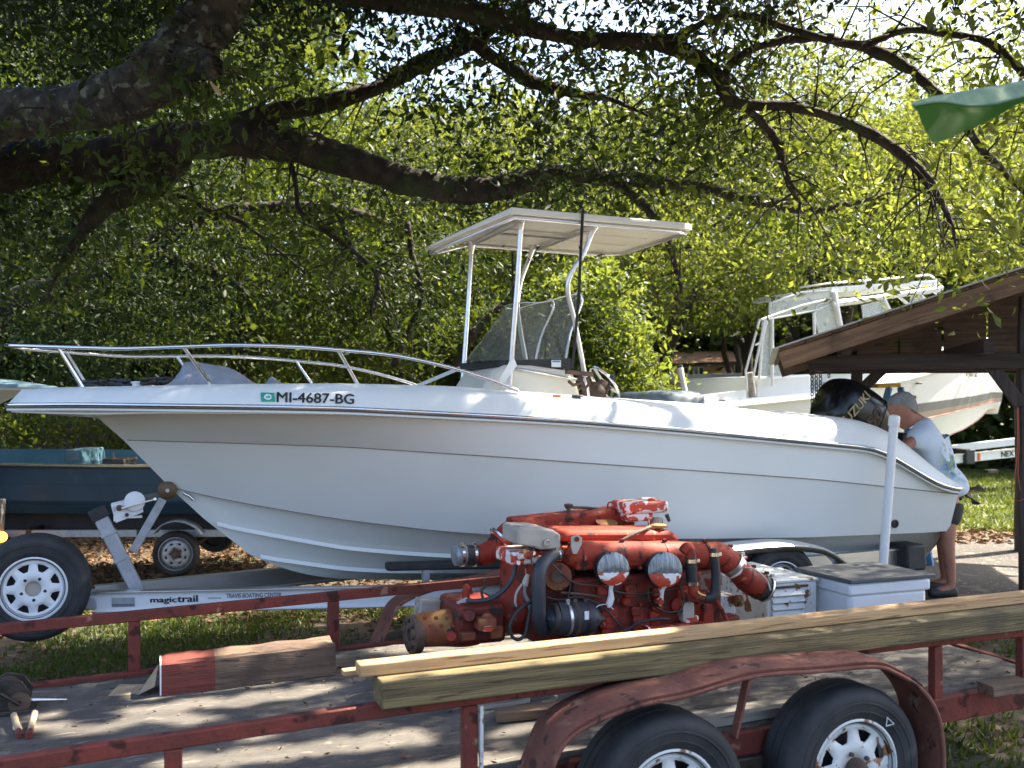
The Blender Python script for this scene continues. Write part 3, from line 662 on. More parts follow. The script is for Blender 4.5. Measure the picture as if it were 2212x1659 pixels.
upp = [(1971, 227, 3.14), (2040, 205, 3.22), (2100, 193, 3.30), (2160, 183, 3.36), (2250, 170, 3.42), (2390, 190, 3.5), (2505, 300, 3.42)]
def rows3(A): return [Vector(q) - bo for q in [P(*s) for s in spline(A, 5)]]
m = MB(); a, c, d = rows3(mid), rows3(low), rows3(upp)
m.grid([d, [(p + q) / 2 + Vector((0, 0, .012)) for p, q in zip(a, d)], a])
m.build('leaf_fold', BP, ban, smooth=180)
m = MB(); m.grid([[p + Vector((0, -.002, -.002)) for p in a], [(p * .55 + q * .45) + Vector((0, -.01, .004)) for p, q in zip(a, c)], c]); m.build('leaf_blade', BL, ban, smooth=180)
m = MB(); m.tube([p + Vector((0, -.004, 0)) for p in a], [.004 + .004 * i / len(a) for i in range(len(a))], n=6); m.build('leaf_midrib', BP, ban, smooth=180)
m = MB(); m.tube([P(2240, 180, 3.27) - bo, P(2380, 190, 3.33) - bo, P(2500, 300, 3.39) - bo, P(2550, 480, 3.4) - bo], [.008, .014, .02, .03], n=8); m.build('leaf_stalk', MAT['leaf_shrub'], ban, smooth=180)
m = MB(); m.tube([Vector((0, 0, -.05)), Vector((.02, 0, 1.0)), Vector((0, 0, 1.9)), Vector((-.03, 0, 2.62))], [.13, .11, .08, .028], n=12); m.build('stem', MAT['bark3'], ban, smooth=180)
# ------------------------------------------------------------------ text helper
def text_mesh(body, size, shear=0.0, bold=0.0, extrude=0.0, sx=1.0):
    cu = bpy.data.curves.new('lettering', 'FONT'); cu.body = body; cu.size = size; cu.shear = shear; cu.extrude = extrude
    cu.resolution_u = 3
    o = bpy.data.objects.new('lettering', cu); COL.objects.link(o)
    bpy.context.view_layer.update()
    me = bpy.data.meshes.new_from_object(o.evaluated_get(bpy.context.evaluated_depsgraph_get()))
    bpy.data.objects.remove(o); bpy.data.curves.remove(cu)
    if bold:
        bm = bmesh.new(); bm.from_mesh(me); g0 = list(bm.faces)
        for i, (dx, dy) in enumerate(((1, 0), (-1, 0), (0, .6), (0, -.6))):
            r = bmesh.ops.duplicate(bm, geom=list(bm.verts)[:len(me.vertices)] + list(bm.edges)[:len(me.edges)] + g0)
            bmesh.ops.translate(bm, verts=[v for v in r['geom'] if isinstance(v, bmesh.types.BMVert)], vec=(dx * bold * size * 1.6, dy * bold * size * 1.6, .0006 * (i + 1) * size))
        bm.to_mesh(me); bm.free()
    if sx != 1.0: me.transform(Matrix.Diagonal((sx, 1, 1, 1)))
    return me
def text_fit(body, w, h, **k):
    me = text_mesh(body, 1.0, **k); co = np.array([v.co for v in me.vertices]); lo, hi = co.min(0), co.max(0)
    me.transform(Matrix.Translation((-lo[0], -lo[1], 0))); me.transform(Matrix.Diagonal((w / (hi[0] - lo[0]), h / (hi[1] - lo[1]), 1, 1)))
    return me
STAND = Matrix.Rotation(R(90), 4, 'X')      # text lying in XY stood up to face -t

# ------------------------------------------------------------------ the white centre console boat
BO = Fr(-3.553, 7.06, 20.0)
boat = fthing('boat', 'white centre console fishing boat with T-top and bow rail on the aluminium trailer', 'boat', BO)
def bfun(B, Lr, n, m):
    def f(x):
        x = np.clip(np.asarray(x, float) / Lr, 0, 1); return B * (1 - (1 - x) ** n) ** (1.0 / m)
    return f
class Line:
    def __init__(self, pts, bf, tmax=None, N=120):
        s0 = BO.uv(*pts[0], 0.0)[0]; S = []; Z = []
        for px, py in pts:
            s = BO.uv(px, py, 0)[0]
            for _ in range(60):
                v = BO.uv(px, py, -float(bf(max(s - s0, 0)))); s = 0.5 * s + 0.5 * v[0]
            S.append(v[0]); Z.append(v[2])
        S[0] = s0; self.s0, self.s1 = s0, S[-1]; self.bf = bf
        xs = np.linspace(s0, S[-1], 400); zs = np.interp(xs, S, Z)
        k = 15; pad = np.concatenate([zs[0] - (zs[k:0:-1] - zs[0]), zs, zs[-1] - (zs[-2:-k - 2:-1] - zs[-1])])
        ker = np.hanning(2 * k + 1); ker /= ker.sum(); zs = np.convolve(pad, ker, 'valid'); zs = zs[:400]
        self.xs, self.zs = xs, zs
    def z(self, s): return np.interp(s, self.xs, self.zs)
    def b(self, s): return self.bf(np.maximum(np.asarray(s) - self.s0, 0))
    def row(self, sgn, u, db=0.0, dz=0.0):
        s = self.s0 + (self.s1 - self.s0) * u
        b = np.maximum(self.b(s) + db * np.clip((s - self.s0) / 0.25, 0, 1), 0)
        return [Vector((s[i], sgn * b[i], float(self.z(s[i])) + dz)) for i in range(len(s))]
bR = bfun(1.22, 3.0, 2.0, 1.7)
LR = Line([(13.5, 876), (168, 875), (337, 877), (573, 880), (745, 883.5), (914, 892), (1082, 900.5), (1251, 910.5), (1491, 930.5), (1601, 941), (1770, 957.5), (1880, 968), (1905, 974), (1940, 995), (2036, 1053), (2073, 1057)], bR)
LF = Line([(24, 890), (120, 894), (202, 896), (337, 893), (573, 894), (745, 896), (1082, 910), (1251, 920), (1491, 939.5), (1770, 966), (1890, 977), (1925, 994), (2036, 1061), (2072, 1065)], bfun(1.195, 3.0, 2.0, 1.65))
LH = Line([(212, 903), (337, 895), (573, 896), (745, 898), (1082, 912), (1251, 922), (1491, 941.5), (1770, 968), (1890, 979), (1925, 996), (2036, 1063), (2071, 1067)], bfun(1.175, 2.7, 2.0, 1.35))
LK = Line([(266, 950), (505, 957), (745, 965), (1082, 987), (1491, 1015.7), (1770, 1036), (2000, 1060), (2070, 1067.5)], bfun(1.155, 3.6, 2.0, 1.1))
LC = Line([(365, 1050), (381, 1056), (480, 1078), (600, 1100), (745, 1123), (948, 1147), (1069, 1155.5), (1300, 1163), (1467, 1164), (1736, 1161), (1989, 1151), (2050, 1147)], bfun(1.03, 4.2, 1.9, 1.0))
LS1 = Line([(440, 1120), (458, 1128), (573, 1150.5), (745, 1181), (880, 1192.6), (981, 1198), (1300, 1204), (1900, 1190), (2020, 1180)], bfun(.70, 4.4, 1.9, 1.0))
LS2 = Line([(535, 1194), (566, 1201), (745, 1226), (846, 1231), (1109, 1231), (1500, 1228), (1900, 1212), (2000, 1204)], bfun(.36, 4.0, 1.8, 1.0))
LKE = Line([(540, 1198), (573, 1214), (634, 1235), (691, 1246.5), (745, 1251), (1103, 1255), (1500, 1250), (1950, 1232)], bfun(0.001, 1, 1, 1))
u = np.linspace(0, 1, 90) ** 1.25
for sg, nm in ((-1, 'hull_side'), (1, 'hull_side')):
    m = MB(); m.grid([LF.row(sg, u), LH.row(sg, u), LK.row(sg, u, .004)]); m.grid([LK.row(sg, u), LC.row(sg, u)])
    m.grid([LC.row(sg, u), LC.row(sg, u, -.07, -.006)]); m.grid([LC.row(sg, u, -.07, -.006), LS1.row(sg, u), LS2.row(sg, u), LKE.row(sg, u)])
    m.build(nm, MAT['gelhull'], boat, smooth=24)
m = MB()
end = [LF, LH, LK, LC, LS1, LS2, LKE]
pl = [L.row(-1, np.array([1.0]))[0] for L in end] + [L.row(1, np.array([1.0]))[0] for L in reversed(end[:-1])]
m.add(pl, [tuple(range(len(pl)))]); m.build('transom', MAT['gelhull'], boat)
# strakes
for L in (LS1, LS2):
    for sg in (-1, 1):
        us = np.linspace(.015, .93, 60); a = L.row(sg, us, .012, .006); b_ = L.row(sg, us, .030, -.022); c = L.row(sg, us, -.035, -.024)
        m = MB(); m.grid([a, b_, c, a]); m.build('strake', MAT['gelcoat'], boat, smooth=25)
# crease line and rub rail
for sg in (-1, 1):
    m = MB(); m.tube(LK.row(sg, np.linspace(.004, 1, 80), .006), .0035, n=5); m.build('pinstripe', MAT['pinstripe'], boat)
    m = MB(); m.tube(LC.row(sg, np.linspace(.0, .6, 60), .004), .003, n=5); m.build('pinstripe', MAT['pinstripe'], boat)
    us = np.linspace(0, 1, 110) ** 1.3
    m = MB(); m.tube(LR.row(sg, us, .000, -.010), .010, n=8); rub = m.build('rub_rail', MAT['stripe_grey'], boat, smooth=180, fixn=False)
    m = MB(); m.tube(LR.row(sg, us, .008, .005), .014, n=8); m.build('steel_insert', MAT['steel'], rub, smooth=180, fixn=False)
    m = MB(); m.grid([LR.row(sg, us, .006, -.012), LR.row(sg, us, -.006, -.030), LR.row(sg, us, .006, -.034), LF.row(sg, us, .004, .012), LF.row(sg, us, .0, 0)]); m.build('rub_moulding', MAT['gelcoat'], boat, smooth=50)
# deck cap
LT = Line([(46, 843), (118, 838), (303, 835), (455, 831.5), (745, 829), (981, 835), (1126, 847), (1271, 857), (1491, 871), (1736, 894), (1837, 904), (1880, 914), (1918, 934), (1950, 960), (2023, 1021), (2060, 1048), (2072, 1051)], bfun(1.0, 2.6, 2.0, 1.45))
DECK = {}
for sg in (-1, 1):
    t_ = LT.row(sg, u); r_ = LR.row(sg, u)
    def lerp(a, b, k, db, dz):
        out = []
        for p, q in zip(a, b):
            s = (p + q) / 2; f = min(1, abs(s[1]) / .4)
            v = p.lerp(q, k); out.append(Vector((v[0], v[1] + sg * db * f, v[2] + dz)))
        return out
    def ell(a, b, k):
        return [Vector((p[0] + (q[0] - p[0]) * k, q[1] + (p[1] - q[1]) * math.sqrt(1 - k * k), p[2] + (q[2] - p[2]) * k)) for p, q in zip(a, b)]
    fade = lambda row, d, dz: [Vector((v[0], sg * max(abs(v[1]) - d, 0), v[2] + dz)) for v in row]
    rows = [r_] + [ell(r_, t_, a) for a in (.18, .36, .54, .70, .84, .94)] + [fade(t_, .02, .004), fade(t_, .12, .006), fade(t_, .16, -.006)]
    wall = [];  sole = []
    for v in t_:
        d = .10 if v[0] < 2.3 else (.78 if v[0] < 6.55 else .12)
        d = .10 + .30 * float(sstep(2.25, 2.5, v[0])) + .38 * float(sstep(3.2, 4.4, v[0])) - .60 * float(sstep(6.5, 6.7, v[0]))
        q = max(abs(v[1]) - .27 - .12 * float(1 - sstep(3.5, 5, v[0])), 0); wall.append(Vector((v[0], sg * q, v[2] - d))); sole.append(Vector((v[0], 0, v[2] - d + .01)))
    m = MB(); m.grid(rows + [wall, sole]); m.build('deck', MAT['gelcoat'], boat, smooth=40)
def coam_b(s, z):      # half-beam of the outer coaming surface at height z
    zr, zt = float(LR.z(s)), float(LT.z(s)); k = min(max((z - zr) / (zt - zr), 0), 1)
    b0, b1 = float(LR.b(s)), float(LT.b(s)); return b1 + (b0 - b1) * math.sqrt(max(1 - k * k, 0))
def on_coaming(me, name, px, py, w, h, mat, parent, slope=0.0, off=.003):
    """lay a flat mesh (unit: metres, lower-left at 0,0) on the near coaming; px,py = lower-left corner in the photo"""
    v = BO.uv(px, py, -1.1)
    for _ in range(20): v = BO.uv(px, py, -float(coam_b(v[0], v[2])))
    for q in me.vertices:
        s = v[0] + q.co.x; z = v[2] + q.co.y - slope * q.co.x; q.co = (s, -coam_b(s, z) - off - q.co.z, z)
    me.update(); return link(name, me, mat, parent)
def subplate(w, h, n=6):
    b = MB(); b.grid([[Vector((w * i / n, h * k / 2, 0)) for i in range(n + 1)] for k in range(3)]); return b.mesh('plate')
def pxm(px, py, t): return BO.scale(BO.uv(px, py, t))
kk = pxm(680, 860, -1.05)
reg = on_coaming(text_fit('MI-4687-BG', 162 * kk * 1.0, 22 * kk, shear=.10, bold=.014), 'registration_number', 597, 868.5, 0, 0, MAT['ink'], boat, slope=.028)
dec = on_coaming(subplate(28 * kk, 19 * kk), 'registration_decal', 564, 867, 0, 0, MAT['green_decal'], boat, slope=.02)
b = MB(); n = 14; b.add([Vector((.5 * 28 * kk + 8.5 * kk * math.cos(q * 2 * math.pi / n) * (1.0 if q % 3 else .8), 9.5 * kk + 6.3 * kk * math.sin(q * 2 * math.pi / n), 0)) for q in range(n)], [tuple(range(n))])
on_coaming(b.mesh('emblem'), 'emblem', 564, 867, 0, 0, MAT['paper'], dec, slope=.02, off=.005)
b = MB(); b.box((.5 * 28 * kk, 9.5 * kk, 0), (9 * kk, 3.0 * kk, .0005)); b.box((.5 * 28 * kk + 2 * kk, 11.5 * kk, 0), (4 * kk, 2.4 * kk, .0005)); on_coaming(b.mesh('emblem'), 'emblem', 564, 867, 0, 0, MAT['green_decal'], dec, slope=.02, off=.008)
# small fittings let into the coaming top
for px, py, mt, w_ in ((1194, 854.5, 'orange', 19), (1236, 855.5, 'ink', 24)):
    v = BO.uv(px, py, -1.08); k2 = BO.scale(v); b = MB(); b.box(v + Vector((w_ * k2 / 2, -.005, 0)), (w_ * k2, .05, 4.5 * k2)); b.build('navigation_light' if mt == 'orange' else 'rod_holder', MAT[mt], boat, bevel=.006)
v = BO.uv(2008, 1017, -1.10); b = MB(); b.lathe([(.052, 0), (.052, .02), (.03, .024)], v + Vector((0, .03, -.005)), (0.3, -.35, 1), n=20); b.build('stern_cleat', MAT['black'], boat, smooth=40)
v = BO.uv(1932, 1131, -1.06); b = MB(); b.lathe([(.036, 0), (.036, .012), (.026, .016), (.022, .006), (.012, .006)], v + Vector((0, .0, 0)), (0, -1, -.1), n=20); b.build('scupper', MAT['black'], boat, smooth=40)
v = BO.uv(402, 1070, 0.0); b = MB(); b.tube([v + Vector((-.02, -.05, .02)), v + Vector((.02, -.05, .0)), v + Vector((.05, -.05, -.03))], .012, n=8); b.build('bow_eye', MAT['steel'], boat, smooth=60)

# ---- bow rail
def railpts(pts, db, sgn=-1):
    f = LT; out = []; s0 = BO.uv(*pts[0], 0)[0]
    for i, (px, py) in enumerate(pts):
        s = BO.uv(px, py, 0)[0]
        for _ in range(60):
            t = -float(np.maximum(bR(max(s - s0, 0)) - db * min(1, max(s - s0, 0) / .4), 0)); v = BO.uv(px, py, t); s = .5 * s + .5 * v[0]
        out.append(v if i else BO.uv(px, py, 0))
    return out
rp = railpts([(13, 745), (40, 747), (135, 750), (256, 753), (330, 751), (398, 748.5), (505, 745.5), (640, 749), (745, 757), (830, 765), (897, 776), (981, 796), (1066, 823), (1122, 846)], .13)
sm = [Vector(p) for p in spline([tuple(p) for p in rp], 6)]
full = [Vector((p[0], -p[1], p[2])) for p in reversed(sm[1:])] + sm
rail = MB(); rail.tube(full, .0135, n=10); rail = rail.build('bow_rail', MAT['steel'], boat, smooth=180, fixn=False)
def rail_at(px):
    for a, b_ in zip(sm, sm[1:]):
        pa, pb = BO.world(a), BO.world(b_); xa, xb = CX + F * pa[0] / pa[1], CX + F * pb[0] / pb[1]
        if xa <= px <= xb: return a.lerp(b_, (px - xa) / max(xb - xa, 1e-6))
    return sm[0]
for pt, pb in ((125, (179, 838)), (396, (457, 833)), (731, (774, 833))):
    a = rail_at(pt); v = BO.uv(*pb, -1)
    for _ in range(30): v = BO.uv(*pb, -max(float(LT.b(v[0])) - .04, .05))
    for sg in (1, -1):
        q = lambda w_: Vector((w_[0], w_[1] * sg, w_[2]))
        b = MB(); b.tube([q(a), q(v)], .0125, n=8); b.lathe([(.03, 0), (.03, .008), (.016, .014)], q(v) + Vector((0, 0, -.006)), (0, 0, 1), n=14); b.build('stanchion', MAT['steel'], rail, smooth=40)

# ---- T-top
TT = bpy.data.objects.new('t_top', None); COL.objects.link(TT); TT.parent = boat
tw = .73
def tz(px, py, t): return BO.uv(px, py, t)
roof = [tz(1106, 462, -tw), tz(1478, 495, -tw), tz(1495, 498, -.64), tz(1352, 545, .58), tz(1320, 547, .70), tz(1270, 546, tw), tz(1000, 526, tw), tz(935, 541, .34), tz(917, 541, .12), tz(930, 534, -.15)]
b = MB(); n = len(roof)
top = [Vector((p[0], p[1], p[2] + (.052 if i not in (7, 8, 9) else .02))) for i, p in enumerate(roof)]
cen = lambda L, d: sum(L, Vector()) / len(L) + Vector((0, 0, d))
b.v = [tuple(p) for p in roof] + [tuple(p) for p in top]
b.f = [(i, (i + 1) % n, n + (i + 1) % n, n + i) for i in range(n)] + [tuple(range(6, -1, -1)) + (), (6, 9, 8, 7), ] + [tuple(n + i for i in range(7)), (n + 6, n + 7, n + 8, n + 9)]
b.f[n] = (0, 6, 5, 4, 3, 2, 1); b.f[n + 1] = (0, 9, 8, 7, 6); b.f[n + 3] = (n + 6, n + 7, n + 8, n + 9, n + 0)
b.build('top_panel', MAT['cream'], TT, bevel=.008)
def ins(p, d=.05, dz=-.02):
    c = Vector((roof[0][0] * .5 + roof[1][0] * .5, 0, p[2])); q = p + (c - p).normalized() * d; q.z = p.z + dz; return q
b = MB(); b.tube([ins(p) for p in roof], .016, n=8, closed=True); b.build('perimeter_tube', MAT['alu'], TT, smooth=180, fixn=False)
b = MB(); hd = [Vector((p[0], p[1], p[2] + .03)) for p in roof]; hd = [p + (p - Vector((4.0, 0, p[2]))).normalized() * .006 for p in hd]
b = MB()
zt = lambda s: float(np.interp(s, [roof[0][0], roof[1][0]], [roof[0][2], roof[1][2]]))
for pa, pf in (((1124, 466), (1018, 524)), ((1281, 489), (1155, 530))):
    a = BO.uv(*pa, -.58); c = BO.uv(*pf, .58); s_ = (a[0] + c[0]) / 2
    b = MB(); b.bar(Vector((s_ - .0, -.68, zt(s_) - .028)), Vector((s_, .68, zt(s_) - .028)), .034, .034); b.build('cross_tube', MAT['alu'], TT, bevel=.008)
for dt in (-.14, -.06):
    b = MB(); sa, sb = BO.uv(1124, 466, -.58)[0], BO.uv(1281, 489, -.58)[0]; b.bar(Vector((sa, dt, zt(sa) - .026)), Vector((sb, dt, zt(sb) - .026)), .022, .03); b.build('roof_batten', MAT['alu'], TT)
b = MB(); sa, sb = BO.uv(1300, 489, -.58)[0], roof[1][0] - .06
for dt in (-.2, .2):
    b.bar(Vector((sa, dt, zt(sa) - .004)), Vector((sb, dt, zt(sb) - .004)), .012, .008)
b.build('panel_seam', MAT['cream'], TT)
def leg(pts, ts, r=.0205):
    q = [BO.uv(p[0], p[1], t) for p, t in zip(pts, ts)]; q = [Vector(x) for x in spline([tuple(x) for x in q], 6)]
    b = MB(); b.tube(q, r, n=10); b.lathe([(.045, 0), (.030, -.05), (r, -.11)], q[0] + Vector((0, 0, .012)), (q[0] - q[3]), n=12)
    return b.build('leg', MAT['alu'], TT, smooth=50, fixn=False)
leg([(1126, 470), (1118, 600), (1109, 720), (1101, 842)], [-.58, -.55, -.52, -.49])
leg([(1019, 526), (1012, 640), (1004, 760), (998, 845)], [.58, .56, .54, .52])
leg([(1282, 492), (1262, 545), (1236, 585), (1227, 612), (1228, 640), (1240, 690), (1262, 805), (1271, 870)], [-.58, -.57, -.56, -.55, -.54, -.53, -.50, -.48])
leg([(1155, 530), (1142, 562), (1126, 605), (1118, 653), (1122, 700), (1136, 780), (1150, 850)], [.58, .57, .56, .55, .54, .52, .50])
for pa, pb, ta, tb_, wd in (((994, 795), (896, 836), .54, .60, .032),):
    b = MB(); b.bar(BO.uv(*pa, ta), BO.uv(*pb, tb_), .012, wd); b.build('brace', MAT['gelcoat'], TT, bevel=.004)
b = MB(); pl = [BO.uv(1109, 768, -.55), BO.uv(1117, 790, -.55), BO.uv(1090, 826, -.56), BO.uv(1070, 832, -.56)]; b.prism(pl, (0, .012, 0)); b.build('brace', MAT['gelcoat'], TT, bevel=.003)
b = MB(); b.bar(BO.uv(1090, 838, -.5), BO.uv(1102, 841, -.5), .05, .05); b.build('foot', MAT['gelcoat'], TT)

# ---- console with windshield, wheel, dash
CO = bpy.data.objects.new('console', None); COL.objects.link(CO); CO.parent = boat
cw = .40
out = [(1030, 868), (1042, 838), (1068, 799), (1092, 788), (1150, 789), (1228, 800), (1243, 812), (1262, 880)]
L_ = [BO.uv(px, py, -cw) for px, py in out]
b = MB(); lo = [Vector((p[0], p[1], p[2])) for p in L_]; dz = -.45
lo = [Vector((lo[0][0] - .02, -cw, lo[0][2] + dz))] + lo + [Vector((lo[-1][0] + .02, -cw, lo[-1][2] + dz))]
b.prism(lo, (0, 2 * cw, 0)); b.build('cabinet', MAT['cream'], CO, bevel=.035, seg=3)
b = MB(); b.tube([BO.uv(1104, 795, -cw - .025), BO.uv(1160, 804, -cw - .03), BO.uv(1225, 816, -cw - .03), BO.uv(1250, 820, -cw - .02)], .012, n=8); b.build('grab_rail', MAT['steel'], CO, smooth=180)
zs = lambda px, py, t=-.36: BO.uv(px, py, t)
b = MB(); b.hexa([zs(1077, 793), zs(1236, 797), Vector((zs(1236, 797)[0], .36, zs(1236, 797)[2])), Vector((zs(1077, 793)[0] - .1, .36, zs(1077, 793)[2])), zs(1080, 778), zs(1234, 773), Vector((zs(1234, 773)[0], .36, zs(1234, 773)[2])), Vector((zs(1080, 778)[0] - .1, .36, zs(1080, 778)[2]))]); b.build('dash_band', MAT['black'], CO, bevel=.006)
v = zs(1190, 787); k2 = BO.scale(v); b = MB(); b.box(v + Vector((11 * k2, -.012, 1.5 * k2)), (22 * k2, .006, 15 * k2)); dl = b.build('dash_label', MAT['paper'], CO)
b = MB(); b.box(v + Vector((11 * k2, -.017, 6 * k2)), (18 * k2, .003, 3 * k2)); b.build('label_print', MAT['label_blue'], dl)
# windshield: wraps round the front of the console
def wrow(pxs): return pxs
sa, sb = zs(1082, 778), zs(1226, 776); ta, tb_ = zs(1163, 653, -.30), zs(1248, 634, -.30)
rows = []
for k in np.linspace(0, 1, 7):
    f0 = Vector(sa).lerp(ta, k); f1 = Vector(sb).lerp(tb_, k); hw = abs(f0[1])
    bulge = .10 * math.sin(k * math.pi) * .25
    row = [Vector((f1[0], -hw, f1[2])), Vector(((f0[0] * .45 + f1[0] * .55), -hw - .015, f0[2] * .45 + f1[2] * .55)), Vector((f0[0] + .03, -hw, f0[2])), Vector((f0[0] - .10, -hw * .75, f0[2])), Vector((f0[0] - .15, 0, f0[2])), Vector((f0[0] - .10, hw * .75, f0[2])), Vector((f0[0] + .03, hw, f0[2])),
           Vector((f0[0] * .45 + f1[0] * .55, hw + .015, f0[2] * .45 + f1[2] * .55)), Vector((f1[0], hw, f1[2]))]
    rows.append([Vector(p) for p in spline([tuple(p) for p in row], 4)])
b = MB(); b.grid(rows); b.build('windshield', MAT['shield'], CO, smooth=180)
b = MB(); b.tube(rows[-1], .006, n=6); b.build('windshield_trim', MAT['alu'], CO, smooth=180)
for sg in (-1, 1):
    q = [zs(1218, 800, -.34), zs(1232, 720, -.33), zs(1256, 655, -.31), zs(1252, 634, -.30), zs(1240, 636, -.28)]
    q = [Vector((p[0], p[1] * -sg, p[2])) for p in q]; b = MB(); b.tube([Vector(p) for p in spline([tuple(p) for p in q], 5)], .012, n=8); b.build('windshield_hoop', MAT['steel'], CO, smooth=180)
# steering wheel on the aft face, tilted
sw = BO.uv(1307, 831, 0.05); ax = Vector((.80, 0, .60)).normalized(); e1 = Vector((0, 1, 0)); e2 = ax.cross(e1)
SW = bpy.data.objects.new('steering_wheel', None); COL.objects.link(SW); SW.parent = boat
b = MB(); b.tube([sw + (e1 * math.cos(q) + e2 * math.sin(q)) * .185 for q in np.linspace(0, 2 * math.pi, 33)[:-1]], .013, n=8, closed=True); b.build('wheel_rim', MAT['steel'], SW, smooth=180, fixn=False)
b = MB()
for q in (R(90), R(210), R(330)):
    d = e1 * math.cos(q) + e2 * math.sin(q); b.bar(sw + d * .03, sw + d * .18, .05, .006, up=ax)
b.build('spokes', MAT['steel'], SW, bevel=.002)
b = MB(); b.lathe([(.0, .02), (.045, .02), (.06, 0), (.065, -.05), (.09, -.07), (.10, -.13), (.08, -.22)], sw, ax, n=20, caps=False); b.build('hub', MAT['brown_iron'], SW, smooth=45)
b = MB(); b.tube([sw - ax * .08 + Vector((0, -.16, 0)), sw - ax * .02 + Vector((0, -.17, .06))], .014, n=8); b.lathe([(.0, -.025), (.022, -.02), (.028, 0), (.022, .02), (0, .025)], sw - ax * .02 + Vector((0, -.17, .07)), (0, 0, 1), n=12, caps=False); b.build('throttle_lever', MAT['black'], CO, smooth=60)
# black anchor-light pole clips and strap round the T-top
v1, v2, v3 = BO.uv(1259, 452, -tw - .02), BO.uv(1250, 640, -.70), BO.uv(1236, 806, -.62)
strap = fthing('tie_down_strap', 'black strap hanging from the T-top down to a dark folded anchor', 'strap', BO)
b = MB(); b.bar(v1 + Vector((0, 0, .0)), v2, .022, .006, up=(0, 1, 0)); b.bar(v2, v3, .022, .006, up=(0, 1, 0)); b.bar(v1 + Vector((0, -.0, .012)), v1 + Vector((.10, 1.42, .015)), .022, .006); b.build('webbing', MAT['rope'], strap)
v4 = BO.uv(1104, 540, tw); b = MB(); b.bar(BO.uv(1107, 545, tw + .01), BO.uv(1108, 800, .6), .02, .006, up=(0, 1, 0)); b.build('webbing', MAT['rope'], strap)
anch = fthing('folded_anchor', 'dark folded anchor hanging on the console under the black strap', 'anchor', BO)
b = MB(); k2 = .0032
q = lambda px, py, t=-.62: BO.uv(px, py, t)
b.bar(q(1222, 803), q(1280, 809), .05, .035); b.build('stock', MAT['brown_iron'], anch, bevel=.008)
b = MB(); b.tube([q(1228, 823), q(1238, 832), q(1252, 828), q(1258, 814)], .014, n=8); b.tube([q(1268, 815), q(1272, 830), q(1262, 842), q(1252, 836)], .013, n=8); b.tube([q(1250, 812), q(1262, 840), q(1266, 865)], [.022, .02, .016], n=8); b.build('flukes', MAT['brown_iron'], anch, smooth=180)
# two grey seat-back cushions / covers standing aft of the console
for i, (x0, x1, yt, t, lab) in enumerate(((1345, 1425, 846, .55, 'smaller grey outboard cowling showing above the gunwale, next to the steering wheel'), (1388, 1500, 843, .15, 'larger grey outboard cowling showing above the gunwale, nearer the cabin boat'))):
    a, c = BO.uv(x0, 872, t), BO.uv(x1, 872, t); h = BO.uv(x0, yt, t)[2] - a[2]; L = c[0] - a[0]
    cwl = thing('outboard_cowling', lab, 'outboard motor', BO.world(Vector((a[0], t, a[2] - .50))), BO.ang, 'grey outboard cowlings lying in the boat')
    b = MB(); rows = []
    for z_, f, wv in ((-.0, .92, .30), (.30, .99, .34), (.46, 1.0, .34), (.50 + h * .55, .97, .31), (.50 + h * .86, .84, .25), (.50 + h * .98, .60, .15), (.50 + h, .30, .05)):
        ring = []
        for k in range(24):
            qn = 2 * math.pi * k / 24; cx_, sx_ = math.cos(qn), math.sin(qn); e = .55
            ring.append(Vector((L / 2 + math.copysign(abs(cx_) ** e, cx_) * L / 2 * f + (-.04 * L * (1 - f)), math.copysign(abs(sx_) ** e, sx_) * wv, z_)))
        rows.append(ring)
    b.grid(rows, wrap=True); b.add(rows[-1], [tuple(range(24))]); b.add(rows[0], [tuple(range(23, -1, -1))]); b.build('cowling', MAT['grey_cowl'], cwl, smooth=60)
    b = MB(); b.tube([p + Vector((0, 0, .01)) for p in rows[2]], .012, n=6, closed=True); b.build('seal_band', MAT['black'], cwl, smooth=180)

# ---- things lying on the foredeck
def on_deck(px, py, t): return BO.uv(px, py, t)
can = fthing('canvas_cover', 'crumpled grey canvas cover heaped on the foredeck inside the bow rail', 'canvas', BO)
out = [(348, 834, -.2), (372, 822, -.1), (386, 808, 0), (398, 786, .05), (412, 780, .08), (455, 786, .1), (492, 793, .1), (520, 806, .1), (548, 828, .05), (572, 834, .0), (585, 812, .15), (610, 834, .1)]
crest = [BO.uv(*p) for p in out]; rows = []
for k, (dt, f) in enumerate(((-.45, 0), (-.36, .35), (-.2, .75), (-.08, .97), (0, 1.0), (.15, .8), (.32, .3), (.40, 0))):
    row = []
    for p in spline([tuple(c) for c in crest], 4):
        base = float(LT.z(p[0])) - .04; w_ = .02 * math.sin(p[0] * 31 + k * 1.7) + .015 * math.sin(p[0] * 57 - k * 2.3)
        row.append(Vector((p[0] + w_ * .8, p[1] + dt + w_, base + (p[2] - base) * f + w_ * f * (1 - f) * 2)))
    rows.append(row)
b = MB(); b.grid(rows); b.build('folds', MAT['grey_cloth'], can, smooth=50, sub=1)
bag = fthing('dark_rope_heap', 'dark heap of rope and chain on the foredeck beside the white cup', 'rope', BO)
for i in range(9):
    b = MB(); c = BO.uv(200 + i * 24 + rng.uniform(-8, 8), 833 - (6 if i > 4 else 0) + rng.uniform(-3, 2), rng.uniform(-.1, .15)); r = rng.uniform(.025, .05) * (1.3 if i > 4 else 1)
    b.tube([c + Vector((math.cos(q) * r * 1.6, math.sin(q) * r * 1.6, .012 * math.sin(3 * q + i))) for q in np.linspace(0, 2 * math.pi, 13)[:-1]], .016, n=6, closed=True)
    b.tube([c + Vector((math.cos(q) * r, math.sin(q) * r, .03)) for q in np.linspace(0, 2 * math.pi, 11)[:-1]], .016, n=6, closed=True); b.build('coil', MAT['grease'] if i % 3 else MAT['hose'], bag, smooth=180)
